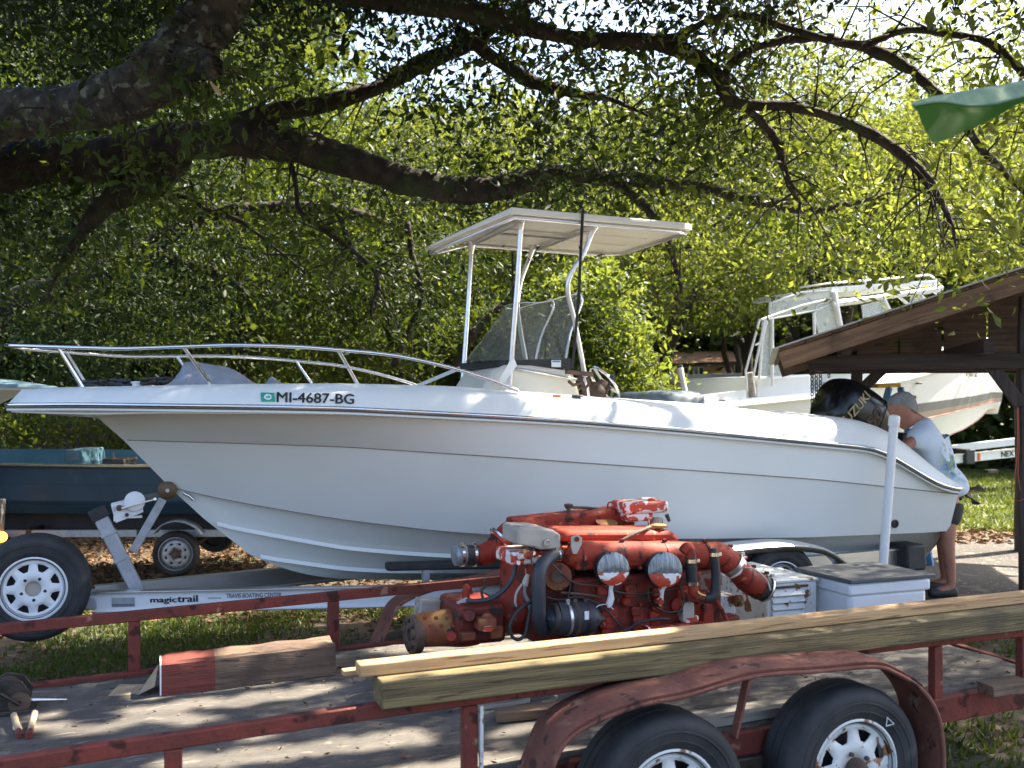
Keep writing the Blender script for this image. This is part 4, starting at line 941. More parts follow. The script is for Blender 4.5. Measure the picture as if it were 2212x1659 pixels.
v = BO.uv(296, 838, -.05); k2 = BO.scale(v); b = MB(); b.lathe([(.0, 14 * k2), (11 * k2, 14 * k2), (13 * k2, 13 * k2), (13 * k2, 10 * k2), (10 * k2, 9 * k2), (10 * k2, -.05), (0, -.05)], (0, 0, 0), (0, 0, 1), n=20, caps=False)
cup = b.build('white_cup', MAT['pvc'], None, smooth=40); cup.location = BO.world(v); tag(cup, 'white plastic cup standing on the foredeck beside the dark rope heap', 'cup')
v = BO.uv(330, 836, -.05); b = MB(); b.lathe([(0, .035), (.02, .033), (.036, .018), (.04, 0), (.036, -.02), (.0, -.03)], (0, 0, .01), (0.2, -.5, .8), n=16, caps=False); lt = b.build('bow_light', MAT['steel'], None, smooth=60); lt.location = BO.world(v); tag(lt, 'small chrome bow light dome between the white cup and the grey canvas', 'light')
b = MB(); b.box((-.045, 0, 0), (.05, .06, .045)); b.build('light_base', MAT['grease'], lt, bevel=.01)
# ------------------------------------------------------------------ wheels
def wheel(parent, c, axis, Rt, wt, Rr, matr, style='spoke', hub=True, name='wheel', tyre='tyre'):
    """c: centre of the outer face, axis: outward"""
    c = Vector(c); ax = Vector(axis).normalized(); e1 = ax.cross(Vector((0, 0, 1))).normalized(); e2 = ax.cross(e1)
    W = bpy.data.objects.new(name, None); COL.objects.link(W); W.parent = parent; W.location = c
    p = [(Rr * .93, -.012), (Rr * 1.02, -.004), (Rr * 1.10, .006), (Rr * 1.16, .010), (Rr * 1.17, .014), (Rr * 1.19, .014), (Rr * 1.20, .010), (Rt * .80, .014), (Rt * .81, .018), (Rt * .825, .018), (Rt * .835, .014), (Rt * .86, .016), (Rt * .93, .006), (Rt * .975, -.014), (Rt * .99, -.03), (Rt, -.045), (Rt, -wt * .36), (Rt * .978, -wt * .37), (Rt * .978, -wt * .40), (Rt, -wt * .41), (Rt, -wt * .59), (Rt * .978, -wt * .60), (Rt * .978, -wt * .63), (Rt, -wt * .64), (Rt, -wt + .045), (Rt * .985, -wt + .02), (Rt * .92, -wt), (Rr * 1.02, -wt), (Rr * .93, -wt + .01)]
    b = MB(); b.lathe(p, (0, 0, 0), ax, n=56, caps=False); o = b.build('tyre', MAT[tyre], W, smooth=35, fixn=False)
    for k in range(0):
        q = 2 * math.pi * k / 64; d = e1 * math.cos(q) + e2 * math.sin(q); tq = ax.cross(d)
        for j, h in enumerate((-.045, -wt / 2 - .02, -wt + .045)):
            b.bar(d * (Rt - .002) + ax * (h - .016) + tq * .004 * (j - 1), d * (Rt - .002) + ax * (h + .016) - tq * .004 * (j - 1), Rt * .062, .012, up=d)
    b = MB(); b.lathe([(Rr * 1.0, -.014), (Rr * 1.03, .0), (Rr * .985, .004), (Rr * .95, -.012), (Rr * .925, -.035), (Rr * .90, -.10), (Rr * .90, -wt + .03)], (0, 0, 0), ax, n=48, caps=False)
    rim = b.build('rim', MAT[matr], W, smooth=40, fixn=False)
    b = MB(); pt = lambda r, q, h: (e1 * math.cos(q) + e2 * math.sin(q)) * r * Rr + ax * h
    ns = 8
    if style == 'spoke':
        rr = [.24, .48, .57, .69, .79, .86, .93]; hh = [-.012, -.010, -.016, -.020, -.024, -.018, -.030]; hw = [.16, .13, .11, .20, .235, .22, .22]
    else:
        rr = [.24, .50, .56, .62, .68, .74, .93]; hh = [-.010, -.012, -.014, -.014, -.014, -.016, -.03]; hw = [.12, .10, .085, .12, .12, .085, .1]
    rows = []
    for r, h, w_ in zip(rr, hh, hw):
        row = []
        for k in range(ns):
            cc = 2 * math.pi * (k + .5) / ns
            for a in (cc - w_, cc, cc + w_, cc + math.pi / ns): row.append(pt(r, a, h))
        rows.append(row)
    vs = [v for r in rows for v in r]; n = ns * 4; fs = []
    for i in range(len(rr) - 1):
        for k in range(n):
            if 2 <= i <= 3 and k % 4 in (0, 1): continue
            fs.append((i * n + k, i * n + (k + 1) % n, (i + 1) * n + (k + 1) % n, (i + 1) * n + k))
    b.add(vs, fs); f = b.build('spoke_disc', MAT[matr], W, smooth=30); md = f.modifiers.new('thickness', 'SOLIDIFY'); md.thickness = .008
    b = MB(); b.lathe([(0, -.09), (Rr * .9, -.09)], (0, 0, 0), ax, n=32, caps=False); b.build('backing_disc', MAT['black'], W)  # black disc behind the openings of the wheel
    b = MB()
    if hub:
        b.lathe([(Rr * .25, -.012), (Rr * .22, .02), (Rr * .17, .045), (Rr * .15, .052), (0, .054)], (0, 0, 0), ax, n=20, caps=False); b.build('hub_cap', MAT['brown_iron'], W, smooth=40)
        b = MB()
        for k in range(5): b.lathe([(.011, 0), (.011, .016), (0, .018)], pt(.34, 2 * math.pi * k / 5, -.012), ax, n=6, caps=False)
        b.build('lug_nuts', MAT['brown_iron'], W)
    else:
        b.lathe([(Rr * .24, -.012), (Rr * .23, -.03), (0, -.03)], (0, 0, 0), ax, n=20, caps=False); b.build('hub_hole', MAT['grey_tank'], W, smooth=40)
        b = MB()
        for k in range(5): b.lathe([(.011, .0), (.011, .004), (0, .004)], pt(.36, 2 * math.pi * (k + .3) / 5, -.012), ax, n=8, caps=False)
        b.build('bolt_holes', MAT['black'] if 1 else None, W)
    return W

# ------------------------------------------------------------------ aluminium boat trailer
btr = fthing('boat_trailer', 'silver aluminium boat trailer with winch post and white guide pole under the white boat', 'trailer', BO)
A = BO.uv(196, 1300, -.10); za = A[2]
NB = Fr(*tuple(BO.world(A))[:2], 6.0)
def loc(v): return BO.local(v)
def beam_ib(p, q, h, parent, name='frame_beam', mat='alu'):
    b = MB(); b.bar(p, q, .012, h); d = Vector((0, 0, h / 2)); b.bar(p + d, q + d, .075, .012); b.bar(p - d, q - d, .075, .012); return b.build(name, MAT[mat], parent)
zt_ = NB.uv(300, 1277, 0)[2]; zb_ = NB.uv(215, 1322, 0)[2]; hb = zt_ - zb_; zc = (zt_ + zb_) / 2
pA = loc(NB.world((0.02, 0, zc))); pB = loc(NB.world((3.3, 0, zc)))
b = MB(); b.bar(pA, pB, .012, hb); nbm = b.build('frame_beam', MAT['paint'] if 'paint' in MAT else MAT['white_paint'], btr)
for dz in (hb / 2, -hb / 2):
    b = MB(); b.bar(pA + Vector((0, 0, dz)), pB + Vector((0, 0, dz)), .08, .012); b.build('beam_flange', MAT['alu'], nbm, bevel=.003)
fa = loc(NB.world((0.02, .0, zc))) + Vector((0, .24, 0)); fb = Vector((pB[0], -pB[1], zc)); beam_ib(fa, fb, hb, btr)
back_z = zc + .02
pC = Vector((pB[0] - .02, pB[1], back_z)); pD = Vector((7.0, pB[1] - .02, back_z + .08)); beam_ib(pC, pD, hb, btr); beam_ib(Vector((pC[0], -pC[1], back_z)), Vector((pD[0], -pD[1], back_z + .08)), hb, btr)
for s_ in (3.2, 4.6, 6.0, 6.95):
    b = MB(); b.bar(Vector((s_, pB[1], back_z - .05)), Vector((s_, -pB[1], back_z - .05)), .06, .08); b.build('cross_member', MAT['galv'], btr)
b = MB(); b.box(fa.lerp(pA, .5) + Vector((-.08, 0, -.0)), (.20, .30, .10)); b.bar(fa.lerp(pA, .5) + Vector((-.1, 0, 0)), fa.lerp(pA, .5) + Vector((-.9, 0, -.02)), .09, .09); b.build('coupler_tongue', MAT['galv'], btr, bevel=.01)
for sg in (-1, 1):
    b = MB(); b.bar(BO.uv(800, 1240, -.55) if 0 else Vector((2.6, sg * .50, float(LS1.z(2.6)) - .10)), Vector((6.9, sg * .55, float(LS1.z(6.9)) - .07)), .10, .06); b.build('bunk', MAT['black'], btr, bevel=.015)
    for s_ in (2.9, 4.5, 6.4): b = MB(); b.bar(Vector((s_, sg * .52, back_z)), Vector((s_, sg * .52, float(LS1.z(s_)) - .1)), .05, .05); b.build('bunk_bracket', MAT['galv'], btr)
# decals on the near beam
def on_beam(me, name, px, py, mat, off=.009, parent=None):
    v = NB.uv(px, py, -.0); 
    for q in me.vertices: q.co = loc(NB.world((v[0] + q.co.x, -off - q.co.z, v[2] + q.co.y)))
    me.update(); return link(name, me, mat, parent or nbm)
kb = NB.scale(NB.uv(380, 1295, 0))
on_beam(text_fit('magic', 56 * kb, 15 * kb, bold=.02), 'beam_lettering', 325, 1305, MAT['ink'])
on_beam(text_fit('trail', 44 * kb, 15 * kb, bold=.02), 'beam_lettering', 383, 1300.5, MAT['ink'])
on_beam(text_fit('TRAVIS BOATING CENTER', 118 * kb, 10 * kb, bold=.014), 'beam_lettering', 489, 1291.5, MAT['grey_print'])
b = MB(); b.box((24 * kb, 10 * kb, 0), (48 * kb, 20 * kb, .001)); on_beam(b.mesh('sticker'), 'sticker', 242, 1311, MAT['galv'])
b = MB(); b.box((24 * kb, 3 * kb, 0), (47 * kb, 5.5 * kb, .001)); on_beam(b.mesh('sticker'), 'sticker', 242, 1310, MAT['grey_print'], off=.012)
b = MB(); b.box((14 * kb, 2.5 * kb, 0), (28 * kb, 3 * kb, .001)); on_beam(b.mesh('sticker'), 'sticker', 450, 1294, MAT['galv'])
# winch post
u0 = lambda px, py, t=0.0: BO.uv(px, py, t)
b = MB(); b.bar(u0(302, 1285), u0(215, 1112), .10, .075, up=(0, 1, 0)); wp = b.build('winch_post', MAT['galv'], btr, bevel=.008)
b = MB(); b.bar(u0(219, 1120), u0(208, 1098), .125, .10, up=(0, 1, 0)); b.build('post_cap', MAT['black'], wp, bevel=.006)
for q in ((235, 1152), (263, 1206)):
    d = (u0(302, 1285) - u0(215, 1112)).normalized(); c = u0(*q); b = MB(); b.bar(c - d * .012, c + d * .012, .112, .09, up=(0, 1, 0)); b.build('post_clamp', MAT['galv'], wp, bevel=.003)
b = MB(); b.bar(u0(287, 1192, -.03), u0(352, 1078, -.06), .06, .012, up=(0, 1, 0)); b.bar(u0(287, 1192, .03), u0(352, 1078, .06), .06, .012, up=(0, 1, 0)); b.build('roller_arm', MAT['galv'], btr, bevel=.004)
rc = u0(361.5, 1058, -.0); b = MB(); b.lathe([(.0, .055), (.02, .055), (.055, .055), (.066, .045), (.052, .012), (.05, 0), (.052, -.012), (.066, -.045), (.055, -.055), (0, -.055)], rc, (0, 1, 0), n=28, caps=False); ro = b.build('bow_roller', MAT['roller'], btr, smooth=50)
b = MB(); b.lathe([(0, -.07), (.014, -.07), (.018, -.062), (.018, .062), (0, .07)], rc, (0, 1, 0), n=14, caps=False); b.build('roller_pin', MAT['galv'], ro, smooth=50)
cz = [(239, 1090), (303, 1075), (310, 1106), (250, 1130)]; pl = [u0(px, py, -.06) for px, py in cz]
b = MB(); b.prism(pl, (0, .012, 0)); b.prism([p + Vector((0, .11, 0)) for p in pl], (0, .012, 0)); b.bar((pl[0] + pl[3]) / 2 + Vector((.008, 0, 0)), (pl[0] + pl[3]) / 2 + Vector((.008, .12, 0)), .012, .11); b.bar((pl[2] + pl[3]) / 2, (pl[2] + pl[3]) / 2 + Vector((0, .12, 0)), .17, .012); wn = b.build('winch', MAT['white_paint'], btr, bevel=.003)
gc = u0(291, 1083, -.075); b = MB(); b.lathe([(0, .02), (.062, .02), (.072, .012), (.072, -.002), (.05, -.006), (0, -.006)], gc, (0, -1, 0), n=30, caps=False); b.build('gear_cover', MAT['white_paint'], wn, smooth=40)
b = MB(); b.bar(u0(262, 1098, -.10), u0(335, 1078, -.10), .012, .03, up=(0, 1, 0)); b.tube([u0(335, 1078, -.10), u0(335, 1078, -.2)], .012, n=8); b.build('winch_handle', MAT['alu'], wn, bevel=.002)
b = MB(); b.lathe([(0, .04), (.045, .03), (.045, -.03), (0, -.04)], u0(264, 1098, -.0), (0, 1, 0), n=16, caps=False); b.lathe([(0, .0), (.022, .0), (.022, .03), (0, .03)], u0(258, 1097, -.066), (0, -1, 0), n=10, caps=False); b.lathe([(0, .0), (.014, .0), (.014, .02), (0, .02)], u0(274, 1112, -.066), (0, -1, 0), n=10, caps=False); b.build('winch_drum', MAT['brown_iron'], wn, smooth=40)
b = MB(); b.bar(u0(300, 1078, 0), u0(372, 1066, 0), .05, .006, up=(0, 1, 0)); b.build('winch_strap', MAT['stripe_grey'], wn)
# guide pole, fender, road wheels
gp = BO.uv(1906, 1240, -1.36); gt = BO.uv(1932, 902, -1.36); b = MB(); b.tube([gp + (gp - gt) * .35, gt], .036, n=16); pole = b.build('guide_pole', MAT['pvc'], btr, smooth=50)
d = (gt - gp).normalized(); b = MB(); b.lathe([(.043, -.07), (.045, -.065), (.045, 0), (.040, .014), (.02, .022), (0, .024)], gt, d, n=18, caps=False); b.build('pole_cap', MAT['pvc'], pole, smooth=40)
b = MB(); b.bar(gp + (gp - gt) * .33 + Vector((0, .0, 0)), Vector((gp[0] - .05, pB[1], back_z)), .06, .06); b.build('pole_bracket', MAT['galv'], pole)
fen = [(1110, 1260), (1140, 1226), (1200, 1200), (1300, 1188), (1450, 1184), (1578, 1182), (1640, 1176), (1712, 1172), (1772, 1178), (1800, 1189), (1822, 1204), (1843, 1223), (1856, 1250)]
f0 = [Vector(p) for p in spline([tuple(BO.uv(px, py + 4, -1.42)) for px, py in fen], 4)]
rows = [[p + Vector((0, .0, -.05)) for p in f0], [p + Vector((0, -.004, -.012)) for p in f0], [p + Vector((0, .02, .004)) for p in f0], [p + Vector((0, .10, .010)) for p in f0], [p + Vector((0, .25, .010)) for p in f0]]
b = MB(); b.grid(rows); fd = b.build('fender', MAT['alu'], btr, smooth=60); md = fd.modifiers.new('thickness', 'SOLIDIFY'); md.thickness = .006
for px in (1440, 1690):
    c = BO.uv(px, 1268, -1.38); wheel(btr, c, (0, -1, 0), .33, .2, .19, 'galv')
    b = MB(); b.bar(c + Vector((0, .1, 0)), Vector((c[0], 0, c[2])), .05, .05); b.build('axle', MAT['galv'], btr)
b = MB(); b.box(BO.uv(1936, 1196, -.8), (.20, .5, .22)); b.build('rear_black_box', MAT['black'], btr, bevel=.02)  # plain black box under the stern, behind the guide pole
# spare wheel carried on the tongue
c = BO.uv(71, 1273, -.32); spare = wheel(btr, c, (0.0, -1, 0), .365, .215, .213, 'white_paint', hub=False, name='spare_wheel')
b = MB(); b.bar(c + Vector((0, .1, 0)), Vector((c[0] + .05, -.02, zc)), .05, .05); b.build('spare_bracket', MAT['galv'], btr)

# ------------------------------------------------------------------ blue boat and its trailer
c0 = P(-240, 865, 10.7); BB = Fr(c0.x, c0.y, 3.0)
bb = fthing('boat', 'dark blue flat-sided boat with pale blue rim at the left behind the winch', 'boat', BB)
ub = lambda px, py, t=0.0: BB.uv(px, py, t)
sA, sB = 0.0, ub(640, 1000)[0]
zg = lambda s: float(np.interp(s, [ub(0, 1003)[0], ub(252, 1006)[0]], [ub(0, 1003)[2], ub(252, 1006)[2]]))
ss = np.linspace(sA, sB, 24); wB = 1.75
def brow(t, dz, taper=0.0):
    return [Vector((s, t, zg(s) + dz)) for s in ss]
k_ = ub(150, 1050)[2]
dz = lambda y: ub(150, y)[2] - ub(150, 1004)[2]
b = MB(); b.grid([brow(0, 0), brow(.02, dz(1030)), brow(.05, dz(1047)), brow(.045, dz(1048)), brow(.09, dz(1083)), brow(.14, dz(1084)), brow(.15, dz(1091)), brow(.11, dz(1092)), brow(.22, dz(1114)), brow(wB / 2, dz(1120)), brow(wB - .22, dz(1114)), brow(wB - .08, dz(1083)), brow(wB, 0)])
hl = b.build('hull', MAT['blue_hull'], bb, smooth=25)
for s_, nm in ((sA, 'bow_panel'), (sB, 'transom')):
    b = MB(); z0 = zg(s_); b.add([Vector((s_, 0, z0)), Vector((s_, .22, z0 + dz(1114))), Vector((s_, wB - .22, z0 + dz(1114))), Vector((s_, wB, z0))], [(0, 1, 2, 3)]); b.build(nm, MAT['blue_hull'], bb)
b = MB(); b.grid([brow(-.025, -.012), brow(-.03, .004), brow(0, .014), brow(.05, .012), brow(.06, -.03)]); b.build('gunwale', MAT['alu'], bb, smooth=50)
b = MB(); b.grid([brow(-.026, -.014), brow(-.03, -.03), brow(-.004, -.034)]); b.build('gunwale_shadow_strip', MAT['black'], bb)  # black strip painted in for the shadow line under the gunwale
b = MB(); b.grid([brow(wB - .05, dz(987)), brow(wB, dz(988)), brow(wB + .02, -.02)]); b.grid([brow(wB - .06, dz(987)), brow(wB - .10, -.3), brow(.1, -.3), brow(.05, .005)]); b.build('topside', MAT['blue_in'], bb, smooth=40)
def bbox(x0, y0, x1, y1, t0, t1, slant, mat, name, lower=.2, dark=None):
    p = [ub(x0, y1, t0), ub(x1 + slant, y1, t0), ub(x1, y0, t0), ub(x0 + 2, y0, t0)]; p[0] = p[0] - Vector((0, 0, lower)); p[1] = p[1] - Vector((0, 0, lower))
    b = MB(); b.prism(p, (0, t1 - t0, 0)); return b.build(name, MAT[mat], bb, bevel=.015)
cb = bbox(133, 972, 178, 1003, .5, 1.2, 9, 'blue_in', 'steering_console')
p = [ub(141, 993, .49), ub(172, 993, .49), ub(170, 976, .49), ub(143, 976, .49)]; b = MB(); b.prism(p, (0, .004, 0)); b.build('console_panel', MAT['grey_cowl'], cb)
bbox(194, 993, 207, 1004, .5, .9, 6, 'blue_in', 'seat_box'); bbox(216, 992, 268, 1004, .7, 1.2, 2, 'grease', 'seat')
b = MB(); b.bar(ub(247, 996, .8), ub(245, 978, .8), .012, .012); b.build('cleat', MAT['cutwood'], bb)
bt_ = fthing('boat_trailer', 'low dark trailer with small grey wheel and thin silver fender under the blue boat', 'trailer', BB)
for t in (.15, 1.55):
    b = MB(); b.bar(ub(-150, 1153, t), ub(560, 1151, t), .06, .08); b.build('frame_beam', MAT['galv'], bt_, bevel=.005)
for px in (60, 300, 520): b = MB(); b.bar(ub(px, 1150, .1), ub(px, 1150, .1) + Vector((0, 1.5, 0)), .05, .07); b.build('cross_member', MAT['grease'], bt_)
for t in (.5, 1.2): b = MB(); b.bar(ub(-140, 1124, t), ub(540, 1124, t), .08, .24); b.build('bunk', MAT['black'], bt_)  # bunks made tall and black to darken the gap under the hull
c = ub(379, 1197, -.10)
wheel(bt_, c, (.12, -1, 0), .245, .13, .175, 'galv', style='round'); wheel(bt_, c + Vector((0, 1.85, 0)), (0, 1, 0), .245, .13, .175, 'galv', style='round')
b = MB(); b.bar(c + Vector((0, .05, 0)), c + Vector((0, 1.8, 0)), .05, .05); b.bar(c + Vector((0, .3, 0)), c + Vector((0, .3, .25)), .05, .04); b.build('axle', MAT['grease'], bt_)
ar = [(331, 1154), (338, 1143), (352, 1132), (376, 1126), (400, 1129), (422, 1140), (435, 1155)]
for dt in (0,):
    f0 = [Vector(q) for q in spline([tuple(ub(px, py, -.12)) for px, py in ar], 4)]; b = MB(); b.grid([f0, [p + Vector((0, .17, .01)) for p in f0]]); fd = b.build('fender', MAT['galv'], bt_, smooth=60); fd.modifiers.new('thickness', 'SOLIDIFY').thickness = .01
reflector_mat = bpy.data.materials.new('glowing_amber_reflector'); reflector_mat.use_nodes = True; lb_ = reflector_mat.node_tree.nodes['Principled BSDF']; lb_.inputs['Base Color'].default_value = (.9, .25, .02, 1); lb_.inputs['Emission Color'].default_value = (1, .38, .04, 1); lb_.inputs['Emission Strength'].default_value = 1.6  # reflector catching the sun; its glint is given as emission
b = MB(); b.lathe([(0, .05), (.03, .045), (.05, .02), (.055, 0), (.055, -.03), (0, -.03)], ub(3, 1160, -.25), (.3, -1, .1), n=16, caps=False); b.build('marker_reflector', reflector_mat, bt_, smooth=50)
b = MB(); b.bar(ub(3, 1160, -.2), ub(3, 1155, .2), .03, .03); b.build('reflector_bracket', MAT['galv'], bt_)
b = MB(); b.bar(ub(4, 1078, -.2), ub(-4, 1215, -.2), .09, .05); b.build('guide_post', MAT['grey_wood'], bt_, bevel=.006)

# ------------------------------------------------------------------ pale boat bow under a tarp at the left edge
c0 = P(125, 865, 9.9); PB = Fr(c0.x, c0.y, -12.0)
pb = fthing('boat', 'pale pointed bow under a grey-blue tarp at the left edge, behind the white boat', 'boat', PB)
up_ = lambda px, py, t=0.0: PB.uv(px, py, t)
z1 = up_(125, 836)[2]; rows = []
for s_, hw, zb in ((0, .0, -.02), (-.15, .13, -.04), (-.45, .34, -.075), (-.8, .52, -.16), (-1.4, .72, -.50), (-2.6, .9, -.75), (-4.4, .95, -.8)):
    zz = z1 + s_ * -.004
    rows.append([Vector((s_, -hw, zz)), Vector((s_, -hw * .97, zz - .03)), Vector((s_, -hw * .78, zz + zb * .6)), Vector((s_, 0, zz + zb)), Vector((s_, hw * .78, zz + zb * .6)), Vector((s_, hw, zz))])
b = MB(); b.grid(rows); b.build('hull', MAT['offwhite'], pb, smooth=40)
tp = []
for s_, hw, h in ((-.0, .02, .005), (-.2, .17, .03), (-.5, .37, .07), (-.9, .56, .11), (-1.5, .74, .14), (-2.6, .92, .2), (-4.4, .96, .2)):
    tp.append([Vector((s_, -hw - .01, z1 - .012)), Vector((s_, -hw, z1 + h * .45)), Vector((s_, -hw * .4, z1 + h * .9)), Vector((s_, 0, z1 + h)), Vector((s_, hw * .5, z1 + h * .8)), Vector((s_, hw + .01, z1 - .01))])
b = MB(); b.grid(tp); b.build('tarp', MAT['blue_tarp'], pb, smooth=60)
for s_ in (-1.6, -3.4):
    b = MB(); b.bar(Vector((s_, 0, z1 - .55)), Vector((s_, 0, -.1)), .12, .12); b.build('stand', MAT['shed_dark'], pb)

# ------------------------------------------------------------------ slat fence behind the blue boat
c0 = P(-260, 865, 16.3); FE = Fr(c0.x, c0.y, 1.0)
fe = fthing('fence', 'dark vertical slat fence in the shade behind the blue boat', 'fence', FE)
mesh0 = None; n_sl = 46
for i in range(n_sl):
    if mesh0 is None:
        m = MB(); m.hexa([Vector((0, 0, 0)), Vector((.105, 0, 0)), Vector((.105, .02, 0)), Vector((0, .02, 0)), Vector((0, 0, 1.82)), Vector((.105, 0, 1.82)), Vector((.105, .02, 1.82)), Vector((0, .02, 1.82))]); mesh0 = m.mesh('slat'); mesh0.materials.append(MAT['shed_dark'])
    o = bpy.data.objects.new('slat', mesh0); COL.objects.link(o); o.parent = fe; o.location = (i * .125, 0, rng.uniform(-.04, .03)); o.rotation_euler = (0, R(rng.uniform(-.6, .6)), R(rng.uniform(-3, 3)))
for z_ in (.4, 1.4):
    b = MB(); b.bar(Vector((-.1, .05, z_)), Vector((n_sl * .125, .05, z_)), .04, .09); b.build('fence_rail', MAT['shed_dark'], fe)
# ------------------------------------------------------------------ red flatbed trailer in front
TR = Fr(1.509, 4.972, 20.9)
rt = fthing('flatbed_trailer', 'rusty red tandem flatbed trailer with side rails in front of the white boat', 'trailer', TR)
zr = lambda s: .752 + .029 * (s + 2.35)
zd = lambda s: zr(s) - .385
zn = lambda s: zr(s) - .014 - .0052 * (s + 2.1) ** 2      # the near rail has bent with age
tt = lambda px, py, t=0.0: TR.uv(px, py, t)
W_ = 2.38; S0, S1 = -5.0, 1.62
def rail_seg(s0, s1, t, dz, w_, h, name='rail', parent=rt, mat='red_rail'):
    b = MB(); n = max(2, int((s1 - s0) / .8))
    for i in range(1): b.bar(Vector((s0, t, zr(s0) + dz)), Vector((s1, t, zr(s1) + dz)), w_, h)
    return b.build(name, MAT[mat], parent, bevel=.006)
b = MB(); rows = []
for i in range(25):
    s_ = S0 + (S1 - S0) * i / 24; w_ = .025 + float(rng.normal() * .0008); h_ = float(rng.normal() * .0012)
    rows.append([Vector((s_, -w_, zn(s_) - .061)), Vector((s_, w_, zn(s_) - .061)), Vector((s_, w_, zn(s_) + h_)), Vector((s_, -w_, zn(s_) + h_))])
b.grid(rows, wrap=True); b.add(rows[0], [(0, 1, 2, 3)]); b.add(rows[-1], [(3, 2, 1, 0)]); b.build('rail', MAT['red_rail'], rt, bevel=.006)
rail_seg(S0, S1, W_, -.03, .05, .062)
rail_seg(S0, S1, .0, -.385 - .07, .06, .13, 'side_beam'); rail_seg(S0, S1, W_, -.385 - .045, .06, .13, 'side_beam')
def post(s, t, w_=.07, d_=.05):
    b = MB(); b.bar(Vector((s, t, (zn(s) if t < 1 else zr(s)) - .062)), Vector((s, t, zr(s) - .50)), w_, d_, up=(0, 1, 0)); return b.build('post', MAT['red_rail'], rt, bevel=.005)
for px in (374, 1013, 2020): post(tt(px, 1560)[0], -.002, .066 if px < 2000 else .055)
post(1.36, 0, .075); post(-4.6, 0)
for px in (290, 720): post(tt(px, 1400, W_)[0], W_)
post(S1 - .04, W_); post(tt(1130, 1300, W_)[0], W_); post(S0 + .3, W_)
s_ = tt(1013, 1560)[0]; b = MB(); b.bar(Vector((s_ + .045, -.03, zn(s_) - .062)), Vector((s_ + .045, -.03, zr(s_) - .5)), .014, .022, up=(0, 1, 0)); b.build('post_edge', MAT['rusty_white'], rt)
for s_ in (S0 + .05, -3.4, -1.9, -.4, .9, S1 - .05):
    b = MB(); b.bar(Vector((s_, .03, zd(s_) - .06)), Vector((s_, W_ - .03, zd(s_) - .06)), .06, .09); b.build('cross_member', MAT['red_rail'], rt)
# deck: weathered sheets of plywood with dirt
dkm = M('weathered_plywood_deck', (0.130, 0.118, 0.104), rough=0.9, var=(0.070, 0.063, 0.056), vscale=2.4, stretch=(.7, 2.2, 1), spot=(0.19, 0.165, 0.14), sscale=11, sthr=0.58, ssoft=0.08, spot2=(0.07, 0.058, 0.046), s2scale=22, s2thr=0.62, bump=0.7, bscale=22)
cuts = [S0, S1]
for i, (a, c) in enumerate(zip(cuts, cuts[1:])):
    b = MB(); nx, ny = 90, 26; rows = []
    for k in range(ny + 1):
        t = .032 + (W_ - .064) * k / ny; rows.append([Vector((a + .004 + (c - a - .008) * j / nx, t, zd(a + (c - a) * j / nx) + .006 * math.sin(5 * t + i) * math.sin(3.1 * j / nx * 3) + float(rng.normal() * .0025))) for j in range(nx + 1)])
    b.grid(rows); dk = b.build('deck', dkm, rt, smooth=180); dk.modifiers.new('thickness', 'SOLIDIFY').thickness = .018
b = MB(); b.bar(Vector((S1, .03, zd(S1) - .05)), Vector((S1, W_ - .03, zd(S1) - .05)), .05, .12); b.build('tail_beam', MAT['red_rail'], rt, bevel=.005)
# litter on the deck
n = 1100; s = rng.uniform(S0, S1, n); t = rng.uniform(.06, W_ - .08, n)
c = np.stack([s, t, .752 + .029 * (s + 2.35) - .385 + rng.uniform(.004, .012, n)], 1)
scatter('leaf_litter', c, .026, MAT['litter'], rt, dirs=np.stack([rng.normal(size=n), rng.normal(size=n), rng.normal(size=n) * .1], 1), jitter=.02, aspect=.35, kind='stuff')
# fenders
near_f = [(1150, 1760), (1180, 1690), (1217, 1605), (1285, 1556), (1386, 1519), (1491, 1497), (1628, 1458), (1770, 1447), (1888, 1438), (1938, 1454), (1989, 1487), (2023, 1538), (2036, 1605), (2038, 1700), (2034, 1780)]
f0 = [Vector(p) for p in spline([tuple(tt(px, py - 12, -.31)) for px, py in near_f], 5)]
rows = [[p + Vector((0, 0, -.032)) for p in f0], [p + Vector((0, -.006, -.006)) for p in f0], [p + Vector((0, .03, .002)) for p in f0], [p + Vector((0, .14, .004)) for p in f0], [p + Vector((0, .27, .0)) for p in f0]]
b = MB(); b.grid(rows); fd = b.build('fender', MAT['red_fender'], rt, smooth=50); fd.modifiers.new('thickness', 'SOLIDIFY').thickness = .007
b = MB(); b.tube([p + Vector((0, -.002, -.03)) for p in f0], .011, n=6); b.build('fender_lip', MAT['red_fender'], fd, smooth=180)
rows = [[Vector((p[0], W_ - p[1], p[2])) for p in r] for r in rows]
b = MB(); b.grid(rows); fd2 = b.build('fender', MAT['red_fender'], rt, smooth=50); fd2.modifiers.new('thickness', 'SOLIDIFY').thickness = .007
far_f = [(770, 1420), (784, 1390), (800, 1340), (818, 1304), (850, 1276), (890, 1260), (960, 1250)]
b = MB(); q = tt(1615, 1462, -.29); q2 = tt(1586, 1590, -.24); b.bar(q, q2, .045, .012, up=(1, 0, 0)); b.build('fender_brace', MAT['red_fender'], rt)
